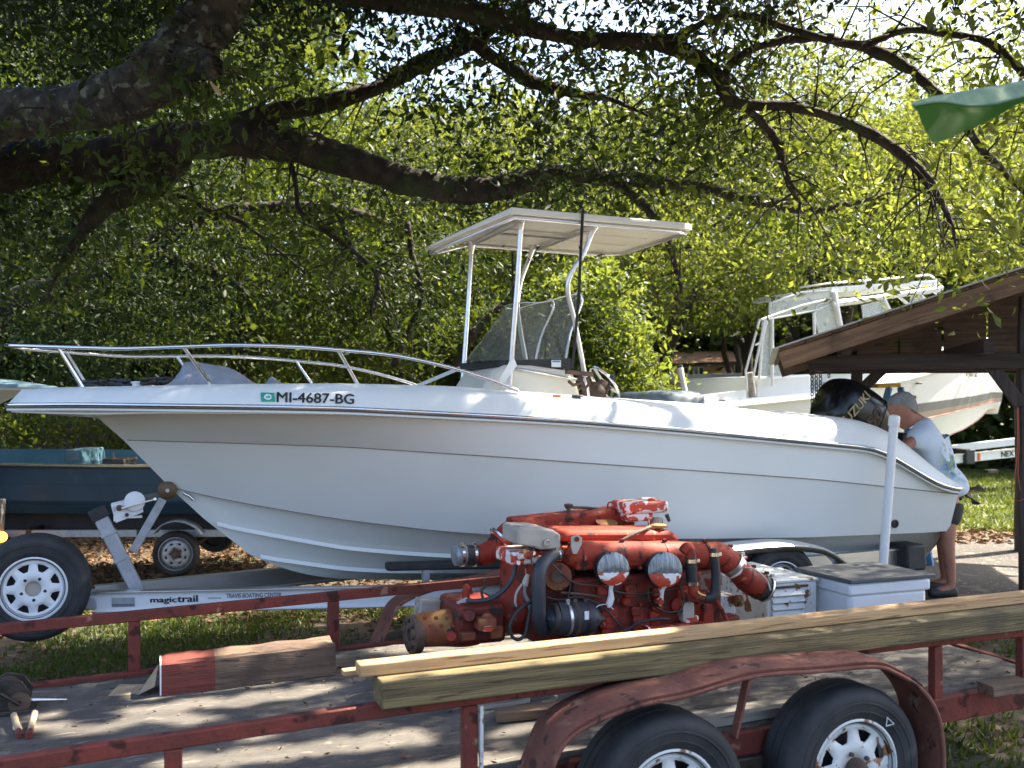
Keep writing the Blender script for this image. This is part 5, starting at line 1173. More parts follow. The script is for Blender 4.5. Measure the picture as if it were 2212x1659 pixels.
# wheels
wc = []
for px, py in ((1450, 1738), (1850, 1664)):
    c = tt(px, py, -.27); wc.append(c); wheel(rt, c, (0, -1, 0), .388, .225, .234, 'rusty_white'); wheel(rt, Vector((c[0], W_ - c[1], c[2])), (0, 1, 0), .388, .225, .234, 'rusty_white')
    b = MB(); b.bar(Vector((c[0], -.1, c[2])), Vector((c[0], W_ + .1, c[2])), .07, .07); b.build('axle', MAT['brown_iron'], rt)
b = MB(); b.bar(Vector((wc[0][0] - .4, -.04, wc[0][2] + .02)), Vector((wc[1][0] + .4, -.04, wc[1][2] + .03)), .06, .07); b.build('spring_beam', MAT['grease'], rt, bevel=.01)
b = MB(); b.bar(Vector((S0, .3, zd(S0) - .16)), Vector((S0 - 1.4, W_ / 2, zd(S0) - .2)), .08, .1); b.bar(Vector((S0, W_ - .3, zd(S0) - .16)), Vector((S0 - 1.4, W_ / 2, zd(S0) - .2)), .08, .1); b.build('tongue', MAT['red_rail'], rt)

# ------------------------------------------------------------------ things lying on the trailer
def deckpt(px, py, dz=0.0):
    t = .5
    for _ in range(60):
        v = tt(px, py, t); # adjust t until z meets the deck
        e = v[2] - (zd(v[0]) + dz); t = min(max(t + e * 2.5, -.5), 3.2)
    return v
def wood_piece(name, label, cat, a, c, w_, h, mat, up=(0, 0, 1), bev=.004, group=None, roll=0.0):
    """a, c: end points of the centre line in trailer coordinates; the piece lies along its own x axis"""
    a, c = TR.world(a), TR.world(c); d = (c - a); L = d.length; mid = (a + c) / 2
    b = MB(); b.box((0, 0, 0), (L, w_, h)); o = b.build(name, MAT[mat], None, bevel=bev)
    o.location = mid; x = d.normalized(); y = Vector(up).cross(x).normalized(); z = x.cross(y)
    group = group or {'wood_offcut': 'loose wood on the flatbed trailer', 'pine_board': 'pine boards on the beam', 'wood_block': 'timber blocks under the engine'}.get(name)
    o.rotation_euler = (Matrix((x, y, z)).transposed() @ Matrix.Rotation(roll, 3, 'X')).to_euler(); return tag(o, label, cat, group)
# treated beam and pine boards on the near rail
zq = lambda s: zn(-2.2) + (zn(1.3) - zn(-2.2)) * (s + 2.2) / 3.5 - .004
e0 = tt(825, 1476, -.10)
hbm = .112; sb0 = e0[0]
bm_ = wood_piece('timber_beam', 'thick olive treated beam lying along the near red rail under the pine board', 'beam', Vector((sb0, -.02, zq(sb0) + hbm / 2)), Vector((3.4, -.02, zq(3.4) + hbm / 2)), .16, hbm, 'treated', bev=.007)
e1 = tt(777, 1450, .0); s1_ = e1[0]
zt2 = lambda s: zq(s) + hbm + .002
wood_piece('pine_board', 'long pale pine board on top of the treated beam, in the sun', 'board', Vector((s1_, .045, zt2(s1_) + .026)), Vector((3.4, .06, zt2(3.4) + .026)), .09, .052, 'pine', bev=.006)
wood_piece('pine_board', 'short-ended pine board lying behind the long one, its end just showing', 'board', Vector((s1_ - .05, .115, zt2(s1_) - .0)), Vector((2.9, .125, zt2(2.9) - .0)), .05, .022, 'pine', bev=.003)
# old timber block, one end painted red
A_ = deckpt(347, 1504); B_ = deckpt(725, 1458); dirv = (B_ - A_).normalized(); nrm = Vector((-dirv[1], dirv[0], 0)).normalized()
hz = (tt(342, 1434, A_[1])[2] - A_[2]); Lb = (B_ - A_).length
blk = thing('timber_block', 'old squared brown timber with its left end painted red on the trailer deck', 'timber', TR.world(A_), TR.ang + math.atan2(dirv[1], dirv[0]))
def block_part(x0, x1, name, mat, lift=0.0):
    b = MB(); rows = []; n = max(3, int((x1 - x0) / .05))
    for i in range(n + 1):
        x = x0 + (x1 - x0) * i / n; j = lambda q: .004 * math.sin(23 * x + q) + .003 * math.sin(61 * x + 2 * q)
        dep = .24; sl = .029 * x
        rows.append([Vector((x, 0 + j(1), .0 + sl)), Vector((x, -.004 + j(2), hz * .5 + sl)), Vector((x, .006 + j(3), hz - .012 + sl)), Vector((x, .022, hz + j(4) + sl)), Vector((x, dep * .5, hz - .004 + j(7) * 1.6 + sl)), Vector((x, dep - .02, hz + j(5) + sl)), Vector((x, dep, hz - .02 + sl)), Vector((x, dep, sl))])
    b.grid(rows, wrap=True); b.add(rows[0], [tuple(range(8))]); b.add(rows[-1], [tuple(range(7, -1, -1))]); return b.build(name, MAT[mat], blk, smooth=30)
block_part(0.004, Lb * .30, 'painted_end', 'red_wood'); block_part(Lb * .30, Lb, 'timber', 'brown_wood'); block_part(-.004, .004, 'end_face', 'paper')
# folded cardboard
c1, c2, c3, c4 = deckpt(233, 1502, .003), deckpt(297, 1501, .003), deckpt(318, 1478, .003), deckpt(258, 1478, .003)
cd = fthing('cardboard', 'bent piece of brown cardboard leaning against the painted end of the timber', 'cardboard', TR)
f1, f2 = tt(340, 1437, A_[1] + .09), tt(338, 1470, A_[1] + .02)
b = MB(); b.add([c1, c2, c3, c4], [(0, 1, 2, 3)]); fl = b.build('flap', MAT['card'], cd); fl.modifiers.new('thickness', 'SOLIDIFY').thickness = .005
b = MB(); b.add([c2, tt(332, 1483, A_[1] + .0), tt(341, 1436, A_[1] + .10), c3 + Vector((0, .01, .01))], [(0, 1, 2, 3)]); fl = b.build('flap', MAT['card'], cd); fl.modifiers.new('thickness', 'SOLIDIFY').thickness = .005
# bolt cutter with cream handles and a dark lump of iron
bc = fthing('bolt_cutter', 'bolt cutter with two cream handles and red tips at the left end of the deck', 'tool', TR)
ha, hb_ = deckpt(42, 1588, .02), deckpt(62, 1590, .02); ja, jb = deckpt(30, 1545, .05), deckpt(75, 1540, .05)
for p, q in ((ja, ha), (jb, hb_)):
    b = MB(); b.tube([p, p.lerp(q, .8)], [.017, .015], n=10); hd = b.build('handle', MAT['pine_end'] if 0 else MAT['card'], bc, smooth=60)
    b = MB(); b.tube([p.lerp(q, .8), q], [.017, .018], n=10); b.build('grip_tip', MAT['red_wood'], hd, smooth=60)
ir = fthing('iron_winch', 'dark greasy lump of iron with a short steel bar beside the cream handles', 'machine part', TR)
ctr = deckpt(28, 1545, .0)
b = MB(); b.box(ctr + Vector((-.05, .10, .012)), (.30, .22, .022)); b.build('base_plate', MAT['grease'], ir, bevel=.004)
for dy in (.03, .17):
    b = MB(); b.prism([ctr + Vector((x, dy, z)) for x, z in ((-.16, .02), (.07, .02), (.085, .10), (.04, .17), (-.05, .19), (-.14, .13))], (0, .012, 0)); b.build('side_plate', MAT['grease'], ir, bevel=.004)
b = MB(); b.lathe([(0, 0), (.07, 0), (.07, .01), (.035, .012), (.035, .118), (.07, .12), (.07, .13), (0, .13)], ctr + Vector((-.04, .04, .10)), (0, 1, 0), n=20, caps=False); b.build('cable_drum', MAT['brown_iron'], ir, smooth=40)
b = MB(); b.lathe([(0, .0), (.05, .0), (.056, .006), (.056, .02), (0, .022)], ctr + Vector((.03, .028, .06)), (0, -1, 0), n=18, caps=False); b.build('gear', MAT['brown_iron'], ir, smooth=40)
b = MB(); b.tube([ctr + Vector((.03, .01, .06)), ctr + Vector((.03, -.02, .06)), ctr + Vector((-.10, -.03, .16)), ctr + Vector((-.10, -.09, .17))], .011, n=8); b.build('crank', MAT['grease'], ir, smooth=60)
b = MB(); b.tube([ctr + Vector((-.08 + .06 * math.cos(q * 2.1), .09 + .02 * q / 6, .10 + .04 * math.sin(q * 2.1))) for q in np.linspace(0, 12, 40)], .007, n=6); b.build('cable', MAT['grey_tank'], ir, smooth=180)
b = MB(); p = tt(75, 1512, ctr[1] + .1); b.tube([p + Vector((-.08, 0, .0)), p, p + Vector((.16, .0, -.015))], [.014, .016, .007], n=8); b.build('steel_bar', MAT['steel'], ir, smooth=60)
# loose wood
wood_piece('wood_offcut', 'reddish board lying on the deck under the beam, between post and fender', 'board', deckpt(1070, 1545, .03), deckpt(1230, 1530, .03), .10, .05, 'brown_wood')
wood_piece('wood_offcut', 'short pale offcut at the back right corner of the deck', 'board', deckpt(2128, 1489, .03), deckpt(2215, 1477, .03), .12, .055, 'brown_wood')
p, q = tt(2040, 1585, .02), tt(2105, 1530, .25); wood_piece('wood_offcut', 'reddish board end sticking out under the red side beam at the right', 'board', p + Vector((-.25, -.12, -.16)), q + Vector((.0, .3, -.06)), .12, .05, 'brown_wood')
wood_piece('wood_offcut', 'blue-stained grey plank on the deck between the two tyres of the flatbed', 'board', Vector((-.75, .12, zd(-.7) + .03)), Vector((.35, .14, zd(.3) + .03)), .14, .045, 'grey_wood')
# engine blocks
for nm, lab, x0, x1, t, h, mt, dd in (('wood_block', 'pale grey timber block under the rusty gearbox', 1026, 1145, .80, .20, 'grey_wood', .22), ('wood_block', 'dark timber block under the middle of the red engine', 1330, 1520, .95, .16, 'brown_wood', .5)):
    a, c = tt(x0, 1390, t), tt(x1, 1390, t); m_ = Vector(((a[0] + c[0]) / 2, t + dd / 2, 0)); wood_piece(nm, lab, 'timber', Vector((a[0], m_[1], zd(a[0]) + h / 2 + .004)), Vector((c[0], m_[1], zd(c[0]) + h / 2 + .004)), dd, h, mt, bev=.006)
a = tt(886, 1300, 1.75); wood_piece('wood_offcut', 'pale plank end resting behind the rusty gearbox flange', 'board', tt(902, 1311, 1.5), tt(1040, 1316, 1.55), .10, .10, 'grey_wood')
wood_piece('wood_offcut', 'thin white lath lying across the plank behind the gearbox', 'board', tt(990, 1297, 1.42), tt(1048, 1312, 1.28), .035, .03, 'pine')

# chalk mark on the rear tyre
c = wc[1]; b = MB(); v = [c + Vector((.165, -.018, .235)), c + Vector((.205, -.018, .20)), c + Vector((.160, -.018, .195))]
b.tube(v, .0035, n=5, closed=True); b.build('chalk_mark', MAT['paper'], rt)
# ------------------------------------------------------------------ the red marine engine on the flatbed
eng = fthing('marine_engine', 'big worn red marine diesel engine with rusty gearbox on the flatbed trailer', 'engine', TR)
E = lambda px, py, t=1.2: TR.uv(px, py, t)
ek = lambda px, py, t: TR.scale(TR.uv(px, py, t))
def part(b, name, mat, parent=None, smooth=40, bevel=0, fixn=True, sub=0): return b.build(name, MAT[mat], parent or eng, smooth=smooth, bevel=bevel, fixn=fixn, sub=sub)
def pbox(x0, y0, x1, y1, t0, t1, name, mat, bevel=.012, skew=0.0, parent=None, seg=2):
    a, c = E(x0, y1, t0), E(x1, y0, t0); b = MB()
    b.hexa([Vector((a[0], t0, a[2])), Vector((c[0], t0, a[2])), Vector((c[0], t1, a[2])), Vector((a[0], t1, a[2])), Vector((a[0] + skew, t0, c[2])), Vector((c[0], t0, c[2])), Vector((c[0], t1, c[2])), Vector((a[0] + skew, t1, c[2]))])
    return b.build(name, MAT[mat], parent or eng, bevel=bevel, seg=seg)
def ptube(pts, t, rpx, name, mat, n=16, seg=6, caps=True, parent=None, smooth=50):
    """pts: (px, py[, r_px[, t]])"""
    full = [(p[0], p[1], p[2] if len(p) > 2 else rpx, p[3] if len(p) > 3 else t) for p in pts]
    sp = spline(full, seg) if len(full) > 2 else [np.array(p) for p in full]
    q = [E(s[0], s[1], s[3]) for s in sp]; r = [s[2] * TR.scale(v) for s, v in zip(sp, q)]
    b = MB(); b.tube(q, r, n=n, caps=caps); return b.build(name, MAT[mat], parent or eng, smooth=smooth, fixn=False)
def clamp(px, py, d, rpx, t, wpx=7, mat='steel', parent=None):
    c = E(px, py, t); k = TR.scale(c); d = Vector((d[0], 0, -d[1])).normalized(); r = rpx * k
    b = MB(); b.lathe([(r * 1.0, -wpx * k / 2), (r * 1.05, -wpx * k / 2), (r * 1.05, wpx * k / 2), (r * 1.0, wpx * k / 2)], c, d, n=20, caps=False)
    s_ = d.cross(Vector((0, 1, 0))).normalized(); b.box(c + s_ * r * 1.1 + Vector((0, -r * .25, 0)), (.022, .018, .018)); return part(b, 'hose_clamp', mat, parent)
# block, sump, front cover
pbox(1238, 1228, 1560, 1400, .98, 1.62, 'engine_block', 'engine_dark', .02)
pbox(1255, 1395, 1545, 1440, 1.05, 1.55, 'oil_sump', 'engine_dark', .02)
for px in (1262, 1300, 1368, 1405, 1480, 1520):      # ribs and pads on the block side
    pbox(px, 1300 + (px % 7) * 4, px + 22, 1392, .955, .99, 'block_rib', 'engine_red' if px % 3 else 'engine_dark', .006)
ptube([(1395, 1372), (1520, 1362)], .93, 20, 'oil_filter', 'engine_red', n=18)
ptube([(1395, 1372, 21), (1402, 1371.5, 21)], .93, 21, 'filter_band', 'peeled', n=18)
for px, py, r in ((1418, 1310, 13), (1462, 1306, 17), (1390, 1345, 11), (1350, 1300, 10)):
    c = E(px, py, .975); k = TR.scale(c); b = MB(); b.lathe([(r * k, 0), (r * k, .02), (r * .7 * k, .03), (0, .03)], c, (0, -1, 0), n=18, caps=False); part(b, 'core_plug', 'engine_red')
# upper manifold and its elbow
a = [E(1112, 1123, 1.62), E(1353, 1097, 1.62), E(1372, 1106, 1.62), E(1376, 1140, 1.62), E(1150, 1152, 1.62), E(1118, 1150, 1.62)]
b = MB(); b.prism(a, (0, .20, 0)); part(b, 'upper_manifold', 'engine_red', bevel=.028, smooth=None)
for px in (1180, 1240, 1300): b = MB(); v = E(px, 1146 - (px - 1180) * .06, 1.60); b.lathe([(0, .03), (.03, .03), (.034, 0), (.034, -.03)], v, (0, -1, .2), n=14, caps=False); part(b, 'manifold_port', 'engine_pale')
el = ptube([(1170, 1138, 22), (1128, 1141, 23), (1102, 1148, 24), (1085, 1165, 24)], 1.66, 24, 'exhaust_elbow', 'engine_pale', n=20)
ptube([(1080, 1170, 24), (1066, 1188, 25), (1048, 1197, 24), (1026, 1200, 22)], 1.66, 24, 'exhaust_elbow', 'engine_red', n=20)
clamp(1082, 1166, (-.75, .65), 25.5, 1.66, 12, 'peeled'); clamp(1079, 1160, (-.75, .65), 26, 1.66, 5)
ptube([(1030, 1200, 23), (1000, 1200, 23)], 1.66, 23, 'rubber_sleeve', 'black', n=20)
ptube([(1004, 1200, 23.5), (992, 1200, 23), (980, 1202, 21)], 1.66, 22, 'taped_end', 'tape', n=20)
for px in (1023, 996): clamp(px, 1200, (1, 0), 23.5, 1.66, 6)
# thermostat box on its neck, cap and lifting eye
tb_ = pbox(1352, 1082, 1446, 1112, 1.50, 1.72, 'thermostat_housing', 'peeled', .02)
pbox(1356, 1108, 1412, 1128, 1.52, 1.70, 'housing_base', 'peeled', .012)
v = E(1400, 1080, 1.6); b = MB(); b.lathe([(.05, 0), (.05, .012), (.04, .016), (0, .016)], v, (0, 0, 1), n=16, caps=False); part(b, 'housing_cover', 'peeled', tb_)
ptube([(1416, 1118), (1416, 1150)], 1.58, 14, 'neck', 'grey_tank', n=14); ptube([(1440, 1112, 5), (1446, 1126, 3.5)], 1.55, 4, 'drain_spout', 'brown_iron', n=8)
for px, dx in ((1401, .5), (1432, .3)): ptube([(px, 1122), (px + dx, 1146)], 1.52, 2.0, 'stud', 'steel', n=6)
v = E(1344, 1094, 1.70); b = MB(); b.lathe([(.03, -.03), (.032, 0), (.050, .002), (.050, .014), (.03, .02), (0, .02)], v, (0, 0, 1), n=20, caps=False); part(b, 'filler_cap', 'peeled')
v = E(1319, 1092, 1.72); b = MB(); b.tube([v + Vector((math.cos(q) * .022, 0, math.sin(q) * .022)) for q in np.linspace(0, 6.283, 17)[:-1]], .006, n=6, closed=True); part(b, 'lifting_eye', 'peeled', smooth=180)
ptube([(1222, 1095, 4), (1240, 1096, 3), (1268, 1097, 3), (1292, 1100, 3)], 1.72, 3, 'fuel_pipe', 'brown_iron', n=8); v = E(1228, 1094, 1.72); b = MB(); b.lathe([(.028, .0), (.03, .012), (.012, .018), (0, .018)], v, (0, 0, 1), n=10, caps=False); b.lathe([(.014, -.03), (.014, .0)], v, (0, 0, 1), n=8); part(b, 'breather', 'brown_iron')
v = E(1310, 1130, 1.58); b = MB(); b.lathe([(.07, 0), (.07, .008), (0, .008)], v, (0, -.3, 1), n=18, caps=False); part(b, 'cap_disc', 'rust_gear')
# valve cover
a = [E(1214, 1172, 1.22), E(1216, 1152, 1.22), E(1232, 1146, 1.22), E(1448, 1146, 1.22), E(1466, 1156, 1.22), E(1473, 1174, 1.22)]
b = MB(); b.prism(a, (0, .30, 0)); part(b, 'valve_cover', 'engine_pale', bevel=.03, smooth=None)
pbox(1225, 1170, 1480, 1232, 1.12, 1.56, 'cylinder_head', 'engine_red', .015)
ptube([(1336, 1172, 4.2, 1.16), (1372, 1152, 4.2, 1.18), (1405, 1138, 4.2, 1.25)], 1.2, 4.2, 'bent_pipe', 'brown_iron', n=8)
v = E(1424, 1140, 1.28); b = MB(); b.lathe([(.02, -.03), (.022, 0), (.05, .004), (.052, .018), (.03, .026), (0, .026)], v, (0, 0, 1), n=16, caps=False); part(b, 'oil_filler_cap', 'rust_gear')
# near manifold: heat exchanger
ptube([(1232, 1196, 24), (1240, 1197, 29), (1300, 1198, 29.5), (1420, 1199, 29.5), (1530, 1199, 28)], 1.02, 29, 'heat_exchanger', 'engine_pale', n=24)
pbox(1245, 1196, 1500, 1233, .95, 1.12, 'exchanger_foot', 'engine_red', .012)
ptube([(1528, 1199, 27), (1552, 1199, 28), (1572, 1212, 28), (1588, 1226, 27)], 1.02, 27, 'exhaust_elbow', 'engine_pale', n=22)
ptube([(1586, 1222, 25), (1602, 1240, 27), (1622, 1257, 28), (1640, 1266, 28)], 1.02, 27, 'exhaust_elbow', 'engine_red', n=22)
clamp(1581, 1219, (.72, .70), 29, 1.02, 10, 'alu'); clamp(1588, 1226, (.72, .70), 27, 1.02, 6, 'peeled')
ptube([(1634, 1264, 27), (1648, 1270, 28), (1657, 1274, 27)], 1.02, 28, 'rubber_sleeve', 'black', n=20)
clamp(1640, 1266, (.9, .45), 29, 1.02, 4, 'grease'); clamp(1652, 1272, (.9, .45), 29.5, 1.02, 4, 'alu')
ptube([(1608, 1226, 2), (1630, 1230, 2), (1655, 1252, 2), (1664, 1275, 2)], .93, 2, 'tie_wire', 'grey_tank', n=6)
# lifting bracket
v = [E(1235, 1160, .93), E(1248, 1155, .93), E(1258, 1162, .93), E(1257, 1175, .93), E(1246, 1197, .93), E(1238, 1197, .93), E(1234, 1180, .93)]
b = MB(); b.prism(v, (0, .012, 0)); part(b, 'lifting_bracket', 'grey_tank', bevel=.002, smooth=None); v = E(1246, 1165, .925); b = MB(); b.lathe([(.014, 0), (.014, .004), (0, .004)], v, (0, -1, 0), n=12, caps=False); part(b, 'bracket_hole', 'engine_dark')
# the two round taped covers
for i, (px, py, r) in enumerate(((1325, 1229, 36), (1437, 1231, 38))):
    c = E(px, py, .84); k = TR.scale(c); rr = r * k; ax = Vector((-.22 if i else -.15, -1, .05)).normalized()
    b = MB(); b.lathe([(rr * .9, -.10), (rr * .98, -.09), (rr, -.01), (rr * .985, 0)], c, ax, n=32, caps=False); cv = part(b, 'taped_cover', 'black', smooth=40)
    e1 = Vector((1, 0, 0)); e1 = (e1 - ax * e1.dot(ax)).normalized(); e2 = e1.cross(ax) * 1
    if e2.z < 0: e2 = -e2
    pts = lambda q, f=1.0: c + (e1 * math.cos(q) + e2 * math.sin(q)) * rr * f
    cut = -.22
    # silver tape above, peeled paint below: two caps meeting on a ragged chord
    qa = math.asin(cut); up_arc = [pts(q) for q in np.linspace(qa, math.pi - qa, 24)]
    ch = [up_arc[-1].lerp(up_arc[0], f) + e2 * rr * .03 * math.sin(f * 31) for f in np.linspace(.06, .94, 12)]
    def domed(poly):
        ce = sum(poly, Vector()) / len(poly) + ax * .014; n = len(poly); b = MB(); md = [p.lerp(ce, .5) + ax * .006 for p in poly]
        b.add(poly + md + [ce], [(j, (j + 1) % n, n + (j + 1) % n, n + j) for j in range(n)] + [(n + j, n + (j + 1) % n, 2 * n) for j in range(n)]); return b
    part(domed(up_arc + ch), 'silver_tape', 'tape', cv, smooth=35)
    lo_arc = [pts(q) for q in np.linspace(math.pi - qa, 2 * math.pi + qa, 16)]
    part(domed(lo_arc + list(reversed(ch))), 'peeled_cover', 'peeled', cv, smooth=35)
    drip = [(-.10, -.9), (.18, -.92), (.10, -1.25), (.30, -1.9), (.22, -2.35), (.0, -2.5), (-.14, -2.2), (-.05, -1.7)] if i == 0 else [(-.25, -.95), (.2, -.98), (.08, -1.3), (.10, -1.7), (.16, -2.0), (.0, -2.2), (-.18, -2.0), (-.05, -1.5)]
    b = MB(); b.prism([c + (e1 * x + e2 * y) * rr + Vector((0, .02 + .03 * (-y - .9), 0)) for x, y in drip], Vector((0, .02, 0))); part(b, 'hanging_tape', 'paper' if i == 0 else 'peeled', cv, smooth=None, bevel=.004)
    for q in range(6): ptube([(px + r * .98 * math.cos(q * 1.047 + .3), py + r * .98 * math.sin(q * 1.047 + .3), 2.4, .86), (px + r * .98 * math.cos(q * 1.047 + .3), py + r * .98 * math.sin(q * 1.047 + .3), 2.4, .84)], .85, 2.4, 'cover_bolt', 'grease', n=6, parent=cv)
# grey header tank
gt_ = [E(1120, 1143, .98), E(1126, 1139, .98), E(1170, 1140, .98), E(1196, 1145, .98), E(1212, 1155, .98), E(1212, 1187, .98), E(1168, 1188, .98), E(1150, 1182, .98), E(1120, 1178, .98)]
b = MB(); b.prism(gt_, (0, .26, 0)); tk = part(b, 'header_tank', 'grey_tank', bevel=.012, smooth=None)
v = E(1181, 1173, .975); b = MB(); b.lathe([(.022, 0), (.022, .012), (.016, .016), (.012, .008), (0, .008)], v, (0, -1, 0), n=18, caps=False); part(b, 'tank_plug', 'grey_tank', tk)
pbox(1105, 1190, 1165, 1222, 1.02, 1.28, 'tank_bracket', 'peeled', .012); pbox(1165, 1188, 1215, 1200, 1.0, 1.25, 'tank_foot', 'engine_red', .008); ptube([(1120, 1200, 9), (1138, 1198, 9), (1150, 1196, 8)], 1.0, 9, 'union', 'peeled', n=12)
for px, py, mt in ((1128, 1190, 'brass'), (1147, 1194, 'steel'), (1115, 1215, 'peeled'), (1160, 1219, 'engine_red')): ptube([(px, py, 5, .99), (px + 6, py + 1, 5, .96)], .98, 5, 'fitting', mt, n=6)
# thick black hose
hs = ptube([(1208, 1196, 12, 1.0), (1190, 1203, 14, .96), (1172, 1220, 15, .92), (1165, 1250, 15, .90), (1164, 1300, 15, .90), (1166, 1340, 15, .92), (1176, 1362, 15, .98)], .92, 14, 'coolant_hose', 'hose', n=18)
clamp(1206, 1197, (.9, -.3), 13, .99, 5)
# timing cover / rear housing between hose and block
pbox(1150, 1210, 1245, 1390, 1.06, 1.60, 'flywheel_housing', 'engine_dark', .02); ptube([(1205, 1245, 30, .99), (1205, 1245, 30, 1.1)], 1.0, 30, 'pump_pulley', 'rust_gear', n=24); ptube([(1205, 1245, 14, .96), (1205, 1245, 14, 1.0)], 1.0, 14, 'pump_hub', 'brown_iron', n=12)
# alternator
al = ptube([(1200, 1335, 30), (1204, 1335, 36), (1268, 1334, 36), (1274, 1334, 30)], .94, 36, 'alternator', 'hose', n=26)
for px, mt, w_ in ((1222, 'alu', 6), (1238, 'brown_iron', 9), (1260, 'grease', 6)): clamp(px, 1335, (1, 0), 36, .94, w_, mt, al)
ptube([(1188, 1336, 34), (1193, 1336, 36), (1199, 1336, 34)], .94, 35, 'alternator_pulley', 'grease', n=26, parent=al); ptube([(1182, 1336, 10), (1188, 1336, 10)], .94, 10, 'pulley_nut', 'steel', n=6, parent=al)
b = MB(); v = E(1252, 1322, .94); k = TR.scale(v); b.box(v + Vector((0, -36.5 * k, 0)), (10 * k, .002, 18 * k)); part(b, 'alternator_label', 'paper', al, smooth=None)
ptube([(1274, 1318, 5), (1284, 1325, 5)], .94, 5, 'terminal', 'brass', n=8, parent=al); ptube([(1274, 1340, 7), (1282, 1340, 6)], .94, 7, 'terminal', 'steel', n=8, parent=al)
ptube([(1280, 1330, 1.2), (1290, 1310, 1.2), (1310, 1306, 1.2), (1325, 1316, 1.2)], .93, 1.2, 'wire', 'paper', n=5); ptube([(1280, 1342, 1.5), (1276, 1356, 1.5), (1262, 1366, 1.5)], .92, 1.5, 'wire', 'yellow', n=5)
ptube([(1212, 1280, 3), (1260, 1284, 3), (1300, 1290, 3)], .95, 3, 'adjuster_arm', 'brown_iron', n=6)
ptube([(1330, 1370, 3.5), (1362, 1356, 3.5), (1380, 1344, 3.5), (1420, 1337, 3.5), (1445, 1338, 3.5)], .92, 3.5, 'rubber_hose', 'black', n=8)
ptube([(1190, 1215, 2.5), (1215, 1240, 2.5), (1245, 1260, 2.5), (1290, 1265, 2.5)], .94, 2.5, 'pipe', 'brown_iron', n=6); ptube([(1480, 1300, 2.5), (1500, 1330, 2.5), (1520, 1380, 2.5)], .95, 2.5, 'pipe', 'grease', n=6)
# U of hoses on the right
ptube([(1474, 1192, 10), (1482, 1183, 11), (1490, 1186, 11), (1492, 1208, 11.5)], .86, 11, 'water_pipe', 'engine_pale', n=14); ptube([(1492, 1204, 12.5), (1493, 1230, 13), (1496, 1262, 12.5)], .86, 12.5, 'rubber_hose', 'black', n=16)
clamp(1492, 1211, (0, 1), 13.5, .86, 8); clamp(1496, 1260, (0, 1), 13.5, .86, 8)
ptube([(1496, 1262, 11), (1499, 1280, 12), (1510, 1290, 12), (1524, 1288, 10)], .86, 12, 'water_pipe', 'engine_pale', n=14); ptube([(1505, 1278, 4), (1512, 1284, 4), (1523, 1287, 3.5)], .83, 4, 'bright_pipe', 'brass', n=8)
ptube([(1520, 1292, 9), (1536, 1290, 11), (1545, 1274, 10.5), (1546, 1235, 10), (1542, 1200, 10)], .85, 10, 'rubber_hose', 'black', n=16); clamp(1542, 1197, (0, 1), 11, .85, 8); ptube([(1542, 1194, 9), (1541, 1184, 8)], .85, 9, 'hose_tail', 'grease', n=12)
pbox(1508, 1232, 1545, 1290, .98, 1.3, 'pump_body', 'peeled', .015); pbox(1476, 1302, 1500, 1345, .93, .99, 'side_plate', 'grey_tank', .006); pbox(1480, 1330, 1510, 1368, .93, 1.0, 'lower_plate', 'peeled', .008)
ptube([(1545, 1296, 5), (1560, 1320, 5), (1572, 1345, 5)], .95, 5, 'drain_pipe', 'engine_red', n=8); pbox(1545, 1285, 1590, 1330, 1.1, 1.5, 'front_mount', 'rusty_white', .01); ptube([(1590, 1298, 13), (1600, 1298, 13)], 1.05, 13, 'rusty_pulley', 'rust_gear', n=16)
pbox(1520, 1330, 1600, 1365, 1.0, 1.5, 'front_foot', 'engine_dark', .012)
# gearbox, bell housing
bh = [(1150, 1300, 66), (1142, 1300, 66), (1118, 1312, 52), (1085, 1325, 40)]
ptube([(1152, 1306, 70), (1142, 1306, 70), (1112, 1316, 55), (1080, 1332, 42)], 1.32, 60, 'bell_housing', 'engine_pale', n=28, seg=3)
pbox(985, 1300, 1095, 1398, 1.12, 1.52, 'gearbox_case', 'engine_dark', .03, skew=.02); ptube([(1030, 1352, 40), (1000, 1354, 43), (960, 1356, 40), (915, 1360, 37), (898, 1362, 34)], 1.3, 40, 'gearbox', 'rust_gear', n=26, seg=3)
ptube([(1006, 1312, 16), (1052, 1311, 16)], 1.2, 16, 'gearbox_top_cover', 'rust_gear', n=16); ptube([(1052, 1338, 16, 1.10), (1052, 1338, 13, 1.05)], 1.1, 16, 'side_cover', 'rust_gear', n=16); ptube([(1014, 1330, 14, 1.10), (1014, 1330, 12, 1.06)], 1.1, 14, 'side_cover', 'engine_dark', n=16); ptube([(975, 1375, 13, 1.08), (975, 1375, 10, 1.05)], 1.1, 13, 'side_cover', 'engine_red', n=12)
pbox(1036, 1335, 1074, 1365, 1.02, 1.12, 'mount_lug', 'rust_gear', .01); ptube([(1054, 1362, 12, 1.0), (1054, 1354, 12, 1.0)], 1.0, 12, 'mount_rubber', 'peeled', n=12)
c = E(886, 1371, 1.3); k = TR.scale(c); b = MB(); b.lathe([(12 * k, -.07), (40 * k, -.05), (42 * k, -.045), (42 * k, .0), (40 * k, .004), (14 * k, .004), (13 * k, -.01), (0, -.01)], c, Vector((-1, -.12, 0)), n=32, caps=False); fl_ = part(b, 'output_flange', 'brown_iron', smooth=40)
for q in range(8): b = MB(); b.lathe([(.012, 0), (.012, .012), (0, .012)], c + Vector((-.004, math.cos(q * .785) * 31 * k, math.sin(q * .785) * 31 * k)), (-1, -.12, 0), n=6, caps=False); part(b, 'flange_bolt', 'grease', fl_, smooth=None)
ptube([(905, 1362, 20), (893, 1366, 18)], 1.3, 19, 'output_shaft', 'brown_iron', n=16)
